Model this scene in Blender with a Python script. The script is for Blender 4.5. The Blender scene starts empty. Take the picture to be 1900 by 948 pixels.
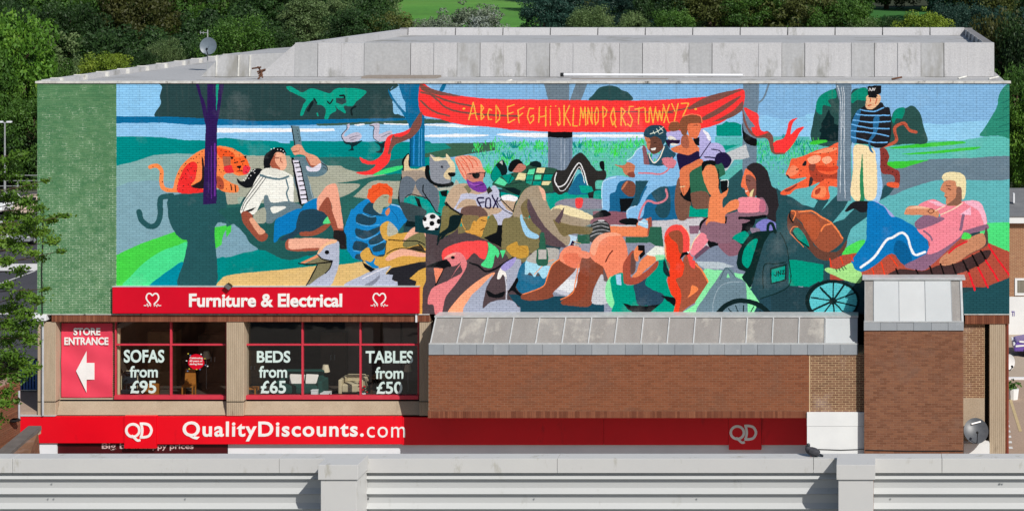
import bpy, bmesh, math, random
import numpy as np
from mathutils import Vector, Matrix
R = math.radians
scene = bpy.context.scene
# ------------------------------------------------------------------ camera, sky, sun, exposure
D, F, ZC = 60.0, 3300.0, 18.7          # metres to the mural wall, focal length in photo pixels, eye height
VX, VY = 1620.0, -65.0                 # where the view axis meets the photograph
cam_d = bpy.data.cameras.new('camera'); cam = bpy.data.objects.new('camera', cam_d)
scene.collection.objects.link(cam); scene.camera = cam
cam.location = (0, -D, ZC); cam.rotation_euler = (R(90), 0, 0)
cam_d.sensor_width = 36; cam_d.lens = F/1900*36
cam_d.shift_x = (950-VX)/1900; cam_d.shift_y = -(474-VY)/1900
cam_d.clip_start = .5; cam_d.clip_end = 4000
world = bpy.data.worlds.new('World'); scene.world = world; world.use_nodes = True
wn = world.node_tree; bg = wn.nodes['Background']
sky = wn.nodes.new('ShaderNodeTexSky'); sky.sky_type = 'NISHITA'; sky.sun_disc = False
SK, SM = .85, 1.07                      # sun slope: sideways and down per metre towards the wall
sun_dir = Vector((SK, -1, SM)).normalized()
sky.sun_elevation = math.asin(sun_dir.z); sky.sun_rotation = math.atan2(sun_dir.x, sun_dir.y)
wn.links.new(sky.outputs[0], bg.inputs[0]); bg.inputs[1].default_value = .075
sl = bpy.data.lights.new('sun', 'SUN'); sl.energy = 4.5; sl.angle = R(.5); sl.color = (1, .955, .89)
so = bpy.data.objects.new('sun', sl); scene.collection.objects.link(so)
so.rotation_euler = sun_dir.to_track_quat('Z', 'Y').to_euler()
scene.view_settings.view_transform = 'Standard'; scene.view_settings.look = 'None'
scene.view_settings.exposure = 0.0; scene.view_settings.gamma = 1
scene.cycles.max_bounces = 6; scene.cycles.transparent_max_bounces = 8
scene.cycles.caustics_reflective = False; scene.cycles.caustics_refractive = False
# ------------------------------------------------------------------ helpers
def X(px, Y=0): return (px-VX)*(D+Y)/F
def Z(py, Y=0): return ZC-(py-VY)*(D+Y)/F
def lin(h):
    out = []
    for i in (0, 2, 4):
        c = int(h[i:i+2], 16)/255
        out.append(c/12.92 if c <= .04045 else ((c+.055)/1.055)**2.4)
    return out
def link(o): scene.collection.objects.link(o); return o
def attach(o, parent):
    if parent is not None:
        o.parent = parent
        off = Vector(parent.location); p = parent.parent
        o.matrix_parent_inverse = Matrix.Translation(-off) if p is None else Matrix.Identity(4)
def thing(name, label, cat, loc=(0,0,0), group=None, kind=None):
    o = link(bpy.data.objects.new(name, None)); o.location = loc; o.empty_display_size = .2
    o['label'] = label
    if cat: o['category'] = cat
    if group: o['group'] = group
    if kind: o['kind'] = kind
    return o
def tag(o, label=None, cat=None, group=None, kind=None):
    if label: o['label'] = label
    if cat: o['category'] = cat
    if group: o['group'] = group
    if kind: o['kind'] = kind
    return o
class MB:
    def __init__(s): s.v = []; s.f = []
    def poly(s, pts):
        n = len(s.v); s.v += [tuple(p) for p in pts]; s.f.append(tuple(range(n, n+len(pts)))); return s
    def box(s, x0, x1, y0, y1, z0, z1):
        n = len(s.v)
        s.v += [(x0,y0,z0),(x1,y0,z0),(x1,y1,z0),(x0,y1,z0),(x0,y0,z1),(x1,y0,z1),(x1,y1,z1),(x0,y1,z1)]
        s.f += [tuple(n+i for i in q) for q in ((0,1,5,4),(1,2,6,5),(2,3,7,6),(3,0,4,7),(4,5,6,7),(3,2,1,0))]; return s
    def hexa(s, a, b):   # two quads, corresponding corners
        n = len(s.v); s.v += [tuple(p) for p in a]+[tuple(p) for p in b]
        s.f += [tuple(n+i for i in q) for q in ((0,1,2,3),(7,6,5,4),(0,4,5,1),(1,5,6,2),(2,6,7,3),(3,7,4,0))]; return s
    def tube(s, pts, rad, seg=8, caps=True):
        pts = [Vector(p) for p in pts]; rads = rad if isinstance(rad, (list, tuple)) else [rad]*len(pts); n0 = len(s.v)
        for i, p in enumerate(pts):
            t = (pts[min(i+1, len(pts)-1)]-pts[max(i-1, 0)]).normalized()
            a = t.cross(Vector((0,0,1)) if abs(t.z) < .9 else Vector((1,0,0))).normalized(); b = t.cross(a)
            for k in range(seg):
                th = 2*math.pi*k/seg; s.v.append(tuple(p+(a*math.cos(th)+b*math.sin(th))*rads[i]))
        for i in range(len(pts)-1):
            for k in range(seg):
                k2 = (k+1) % seg; s.f.append((n0+i*seg+k, n0+i*seg+k2, n0+(i+1)*seg+k2, n0+(i+1)*seg+k))
        if caps: s.f.append(tuple(n0+k for k in range(seg))[::-1]); s.f.append(tuple(n0+(len(pts)-1)*seg+k for k in range(seg)))
        return s
    def extrude_x(s, prof, x0, x1):   # profile [(y,z)...] swept along x, open sheet
        n = len(s.v); m = len(prof)
        for x in (x0, x1): s.v += [(x, y, z) for y, z in prof]
        s.f += [(n+i, n+i+1, n+m+i+1, n+m+i) for i in range(m-1)]; return s
    def extrude_z(s, prof, z0, z1):
        n = len(s.v); m = len(prof)
        for z in (z0, z1): s.v += [(x, y, z) for x, y in prof]
        s.f += [(n+i, n+i+1, n+m+i+1, n+m+i) for i in range(m-1)]; return s
    def build(s, name, m, parent=None, smooth=False, kind=None, bevel=0):
        me = bpy.data.meshes.new(name); me.from_pydata(s.v, [], s.f)
        for q in (m if isinstance(m, (list, tuple)) else [m]): me.materials.append(q)
        if smooth: me.polygons.foreach_set('use_smooth', [True]*len(me.polygons))
        me.update(); o = link(bpy.data.objects.new(name, me)); attach(o, parent)
        if kind: o['kind'] = kind
        if bevel:
            b = o.modifiers.new('bevel', 'BEVEL'); b.width = bevel; b.segments = 2; b.limit_method = 'ANGLE'
        return o
# ------------------------------------------------------------------ materials
def newmat(name):
    m = bpy.data.materials.new(name); m.use_nodes = True; return m, m.node_tree.nodes, m.node_tree.links, m.node_tree.nodes['Principled BSDF']
def mth(N, L, op, a, b=None):
    n = N.new('ShaderNodeMath'); n.operation = op
    for i, q in enumerate((a, b)):
        if q is None: continue
        if isinstance(q, (int, float)): n.inputs[i].default_value = q
        else: L.new(q, n.inputs[i])
    return n.outputs[0]
def mixc(N, L, fac, a, b, mode='MIX'):
    n = N.new('ShaderNodeMix'); n.data_type = 'RGBA'; n.blend_type = mode
    for i, q in ((0, fac), (6, a), (7, b)):
        if isinstance(q, (int, float)): n.inputs[i].default_value = q
        elif isinstance(q, (tuple, list)): n.inputs[i].default_value = (*q[:3], 1)
        else: L.new(q, n.inputs[i])
    return n.outputs[2]
def noise(N, L, vec, scale, detail=4, rough=.6):
    n = N.new('ShaderNodeTexNoise'); n.inputs['Scale'].default_value = scale
    n.inputs['Detail'].default_value = detail; n.inputs['Roughness'].default_value = rough
    if vec is not None: L.new(vec, n.inputs['Vector'])
    return n.outputs['Fac']
def pos(N): return N.new('ShaderNodeNewGeometry').outputs['Position']
def scaled(N, L, vec, s):
    n = N.new('ShaderNodeVectorMath'); n.operation = 'MULTIPLY'; L.new(vec, n.inputs[0]); n.inputs[1].default_value = s; return n.outputs[0]
def ramp(N, L, fac, stops):
    n = N.new('ShaderNodeValToRGB'); e = n.color_ramp.elements
    while len(e) < len(stops): e.new(.5)
    for q, (p, c) in zip(e, stops): q.position = p; q.color = (*(c if isinstance(c, (tuple, list)) else (c, c, c)), 1)
    L.new(fac, n.inputs[0]); return n.outputs[0]
def bump(N, L, B, h, strength=.3, dist=.01):
    n = N.new('ShaderNodeBump'); n.inputs['Strength'].default_value = strength; n.inputs['Distance'].default_value = dist
    L.new(h, n.inputs['Height']); L.new(n.outputs[0], B.inputs['Normal'])
def surf(name, c1, c2=None, rough=.7, sc=3.0, stretch=(1,1,1), metal=0, fine=0.0, spec=None, stain=None, bmp=.15):
    """two-tone weathered surface; stain=(colour, coverage, scale)"""
    m, N, L, B = newmat(name)
    c1 = lin(c1); c2 = lin(c2) if c2 else [q*.82 for q in c1]
    v = scaled(N, L, pos(N), stretch)
    f = ramp(N, L, noise(N, L, v, sc, 6), [(.3, 0.0), (.7, 1.0)])
    c = mixc(N, L, f, c1, c2)
    if fine:
        g = noise(N, L, v, sc*22, 3)
        c = mixc(N, L, mth(N, L, 'MULTIPLY', mth(N, L, 'SUBTRACT', g, .5), fine*2), c, (1, 1, 1), 'ADD') if False else mixc(N, L, fine, c, ramp(N, L, g, [(.3, [q*.5 for q in c1]), (.7, [min(1, q*1.3) for q in c1])]))
    if stain:
        k = ramp(N, L, noise(N, L, scaled(N, L, pos(N), (1, 1, .35)), stain[2], 5, .7), [(1-stain[1], 0.0), (min(1, 1-stain[1]+.12), 1.0)])
        c = mixc(N, L, k, c, lin(stain[0]))
    L.new(c, B.inputs['Base Color']); B.inputs['Roughness'].default_value = rough; B.inputs['Metallic'].default_value = metal
    B.inputs['Specular IOR Level'].default_value = spec if spec is not None else (.2 if rough > .5 else .4)
    if bmp: bump(N, L, B, noise(N, L, v, sc*12, 3), bmp, .01)
    return m
BW, BH = .225, .075
def brick_rand(N, L, soldier=False):
    s = N.new('ShaderNodeSeparateXYZ'); L.new(pos(N), s.inputs[0])
    xx = mth(N, L, 'ADD', s.outputs[0], s.outputs[1])
    row = mth(N, L, 'FLOOR', mth(N, L, 'DIVIDE', s.outputs[2], BH))
    if soldier: cx = mth(N, L, 'FLOOR', mth(N, L, 'DIVIDE', s.outputs[0], BH)); row = mth(N, L, 'MULTIPLY', cx, .37)
    else:
        off = mth(N, L, 'MULTIPLY', mth(N, L, 'FLOORED_MODULO', row, 2.0), BW/2)
        cx = mth(N, L, 'FLOOR', mth(N, L, 'DIVIDE', mth(N, L, 'ADD', s.outputs[0], off), BW))
    c = N.new('ShaderNodeCombineXYZ'); L.new(cx, c.inputs[0]); L.new(row, c.inputs[1])
    w = N.new('ShaderNodeTexWhiteNoise'); w.noise_dimensions = '3D'; L.new(c.outputs[0], w.inputs[0])
    return w.outputs['Value']
def brickmat(name, stops, patch=None, soldier=False, rough=.85, amp=.56):
    m, N, L, B = newmat(name)
    r = brick_rand(N, L, soldier)
    big = noise(N, L, scaled(N, L, pos(N), (.7, .7, 1.4)), 1.3, 6, .75)
    f = mth(N, L, 'ADD', mth(N, L, 'MULTIPLY', r, .30), mth(N, L, 'ADD', mth(N, L, 'MULTIPLY', big, .45), .125))
    c = ramp(N, L, f, [(.18+.64*i/(len(stops)-1), lin(h)) for i, h in enumerate(stops)])
    g = noise(N, L, pos(N), 60, 3)
    c = mixc(N, L, .35, c, mixc(N, L, 1.0, c, ramp(N, L, g, [(.3, .75), (.7, 1.0)]), 'MULTIPLY'))
    if patch:
        k = ramp(N, L, noise(N, L, pos(N), .9, 5, .7), [(.52, 0.0), (.66, 1.0)])
        c = mixc(N, L, mth(N, L, 'MULTIPLY', k, .55), c, lin(patch))
    L.new(c, B.inputs['Base Color']); B.inputs['Roughness'].default_value = rough; B.inputs['Specular IOR Level'].default_value = .12
    bump(N, L, B, g, .3, .006)
    return m
# ---- mural painting: polygons and brush strokes rasterised into a generated picture ----
TILES = {'Z':(0,0,1),'A':(0,130,3.95),'B':(0,350,3.95),'C':(420,230,4.74),'D':(420,390,4.74),'E':(720,140,4.74),
 'F':(720,270,4.74),'G':(720,400,4.74),'H':(1080,140,4.74),'I':(1080,280,4.74),'J':(1080,400,4.74),
 'K':(1440,140,4.122),'L':(1440,300,4.122),'M':(1440,400,4.122),'N':(400,140,4.74),'T':(742,334,2.803)}
MX0, MX1, MY0, MY1, MS = 208, 1876, 148, 590, 2
MW, MH = (MX1-MX0)*MS, (MY1-MY0)*MS
canvas = np.zeros((MH, MW, 3), np.float32)
def hexc(h): return np.array([int(h[i:i+2],16)/255 for i in (0,2,4)], np.float32)
def catmull(P, closed=True, n=5):
    P = np.asarray(P, float); m = len(P); out = []
    rng = range(m) if closed else range(m-1)
    for i in rng:
        if closed: p0,p1,p2,p3 = P[i-1],P[i],P[(i+1)%m],P[(i+2)%m]
        else: p0,p1,p2,p3 = P[max(i-1,0)],P[i],P[i+1],P[min(i+2,m-1)]
        for k in range(n):
            t = k/n
            out.append(.5*(2*p1+(p2-p0)*t+(2*p0-5*p1+4*p2-p3)*t*t+(3*p1-p0-3*p2+p3)*t**3))
    if not closed: out.append(P[-1])
    return np.array(out)
def fill(P, col):
    P = np.asarray(P, float)
    X = (P[:,0]-MX0)*MS; Y = (P[:,1]-MY0)*MS
    y0 = max(int(np.floor(Y.min())),0); y1 = min(int(np.ceil(Y.max()))+1,MH)
    x0 = max(int(np.floor(X.min())),0); x1 = min(int(np.ceil(X.max()))+1,MW)
    if y1<=y0 or x1<=x0: return
    d = np.zeros((y1-y0, x1-x0+1), np.int32)
    for i in range(len(X)):
        xa,ya,xb,yb = X[i-1],Y[i-1],X[i],Y[i]
        if ya==yb: continue
        if ya>yb: xa,ya,xb,yb = xb,yb,xa,ya
        r = np.arange(max(int(np.ceil(ya-.5)),y0), min(int(np.ceil(yb-.5)),y1))
        if not len(r): continue
        xs = xa+(r+.5-ya)*(xb-xa)/(yb-ya)
        c = np.clip(np.ceil(xs-.5).astype(int)-x0, 0, x1-x0)
        np.add.at(d, (r-y0, c), 1)
    mask = (np.cumsum(d,1)[:,:-1] & 1).astype(bool)
    canvas[y0:y1, x0:x1][mask] = col
def stroke(P, w, col):
    P = np.asarray(P, float)
    for i in range(len(P)-1):
        a,b = P[i],P[i+1]; t = b-a; L = np.hypot(*t)
        if L<1e-6: continue
        n = np.array([-t[1],t[0]])/L*w/2
        fill([a+n,b+n,b-n,a-n], col)
    th = np.linspace(0,2*np.pi,11)[:-1]; cs = np.c_[np.cos(th),np.sin(th)]*w/2
    if w > 1.2:
        for p in P: fill(p+cs, col)
def parse(tile, s):
    ox,oy,k = TILES[tile]
    v = np.array([float(q) for q in s.replace(',',' ').split()]).reshape(-1,2)
    return v/k+np.array([ox,oy]), k
def paint(data):
    for ln in data.strip().splitlines():
        ln = ln.split('#')[0].strip()
        if not ln: continue
        mode, tile, col, pts = ln.split(None,3)
        P,k = parse(tile, pts if mode[0] not in 'sq' else pts.split('|')[1])
        c = hexc(col)
        if mode=='p': fill(P,c)
        elif mode=='c': fill(catmull(P),c)
        elif mode=='s': stroke(catmull(P,False),float(pts.split('|')[0])/k,c)
        elif mode=='q': stroke(P,float(pts.split('|')[0])/k,c)
        elif mode=='e':   # ellipse: centre, radii
            th = np.linspace(0,2*np.pi,40); r = (P[1]-np.array(TILES[tile][:2]))
            fill(np.c_[P[0,0]+r[0]*np.cos(th),P[0,1]+r[1]*np.sin(th)],c)
        elif mode=='d':   # dots scattered along given points
            th = np.linspace(0,2*np.pi,7)[:-1]
            for p in P: fill(p+np.c_[np.cos(th),np.sin(th)]*1.1,c)
MURAL_BG = '''
p Z 84b6e0 200,140 1880,140 1880,320 200,320
p Z 8dc9f2 200,140 320,140 320,240 200,240
p Z 8ac2ea 700,150 800,150 800,262 700,262
p Z 92cdef 1400,220 1440,221 1462,222 1490,220 1496,213 1516,209 1520,262 1400,262
c K 92cdef 1110,375 1290,378 1400,360 1610,345 1810,345 1810,500 1110,505
c H 8ec6ec 1560,362 1700,375 1820,395 1960,370 1960,560 1540,560
p H 8ec6ec 1030,465 1400,320 1410,620 1030,620
c A 2c4a4c 1215,80 1190,130 1172,190 1178,250 1135,342 1300,350 1500,365 1900,385 1900,80
c N 2c4a4c 0,60 1490,60 1530,150 1555,200 1565,330 1610,345 1622,385 900,390 0,410
c N 0aa088 622,98 680,105 760,150 830,118 900,125 1000,160 1060,118 1200,115 1325,140 1280,200 1240,230 1200,275 1130,270 1145,335 1080,300 1050,262 1062,310 1010,345 985,390 957,380 970,310 935,265 890,255 865,212 800,282 770,350 745,345 768,262 792,215 700,165 640,132
p N 2c4a4c 1060,200 1140,200 1150,240 1110,260 1060,240
s N 16282c 24|850,240 815,310
s N 16282c 14|865,205 890,245
s N 16282c 12|985,230 1005,250 1030,215
s N 16282c 16|1095,180 1130,180 1135,200
s N 16282c 16|1230,275 1195,300 1200,350
s N 0aa088 14|895,335 900,355
s N 5a8cb0 8|1545,120 1560,100
p Z 0a6c9e 200,216 315,217 400,221 480,225 600,222 700,220 790,219 790,235 600,232 400,234 300,231 200,232
p N 3f5e52 880,428 1100,420 1700,395 1900,400 1900,420 1700,425 900,445
p Z 8fc6ee 200,229 300,228 350,232 480,233 600,234 700,231 1100,229 1240,245 1430,250 1430,275 200,275
p A f2f5fa 1590,430 1900,428 1900,458 1590,460
p N f2f5fa 0,465 560,468 1040,470 1050,490 700,500 0,500
c N f2f5fa 1220,435 1300,425 1310,435 1250,445
p N f2f5fa 1480,420 1700,428 1700,440 1480,430
p E f2f5fa 320,430 560,430 800,455 640,462 320,440
c E f2f5fa 300,530 600,515 880,525 800,540 500,545 300,542
c E f2f5fa 950,520 1120,508 1400,512 1400,545 1100,540
p E 3f5e52 320,385 480,390 570,420 320,425
p H f2f5fa 0,520 540,520 540,548 0,545
p E f2f5fa 1620,525 1900,520 1900,545 1620,545
p H 9ccfee 0,548 560,548 560,575 0,580
c N 008a88 -10,575 280,572 520,580 620,600 1100,602 1700,600 1900,600 1900,900 -10,900
p A 008a88 850,490 950,487 1200,495 1350,515 1900,522 1900,900 850,900
p Z 84b0b0 200,309 215,308 250,300 285,288 330,285 420,288 480,290 480,470 200,480
p E 3d6450 320,600 940,590 940,660 700,695 560,720 320,720
p E 1a8a80 320,600 500,598 560,640 320,690
p E 6cc0c6 940,588 2000,588 2000,1000 560,1000 560,740 720,695 940,660
p H 63c2b0 0,580 500,575 560,560 560,1000 0,1000
p H 5cbab8 1170,540 2000,540 2000,1100 1170,1100
p H 008f80 1180,440 1230,432 1268,405 1290,414 1340,412 1400,434 1405,535 1180,535
p H 0a9a88 1240,615 1390,610 1260,660
p K 5fbdb5 0,488 1120,500 1400,500 1600,470 1800,458 1800,900 0,900
p L 62b6bb 0,0 1800,0 1800,480 1000,600 0,600
p Z 62b6bb 1330,300 1640,300 1640,470 1330,470
c K 6b8190 890,715 1000,670 1200,642 1500,632 1820,625 1820,790 1300,798 1150,822 1000,870 860,915 780,760
c K 3fc83c 900,548 1200,515 1420,505 1425,522 1150,550 905,560
c K 3fc83c 960,603 1200,580 1530,546 1520,566 1200,600
c K 3fc83c 850,665 1000,655 1160,648 1130,660 1030,690 960,712 880,705
c K 2d8a74 1830,60 1760,75 1715,130 1698,180 1690,240 1640,330 1590,410 1560,465 1700,462 1830,455
s K 1f6e62 7|1830,150 1760,200 1720,210
s K 1f6e62 7|1830,210 1740,260
s K 1f6e62 6|1830,280 1720,330 1660,340
s K 1f6e62 6|1830,350 1700,400
s K 1f6e62 6|1830,410 1680,440
p L 4fe07f 1560,470 1810,462 1810,700 1560,640
c L 4fdc5a 470,725 560,640 680,600 680,720 560,730
p L b0513f 350,735 600,700 700,690 980,690 1200,640 1500,590 1620,620 1810,700 1810,900 1810,960 350,960
p M 23525a 1430,592 1590,550 1810,465 1810,800 1430,800
p Z 24454f 1470,520 1640,520 1640,590 1400,590 1400,560
'''
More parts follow.
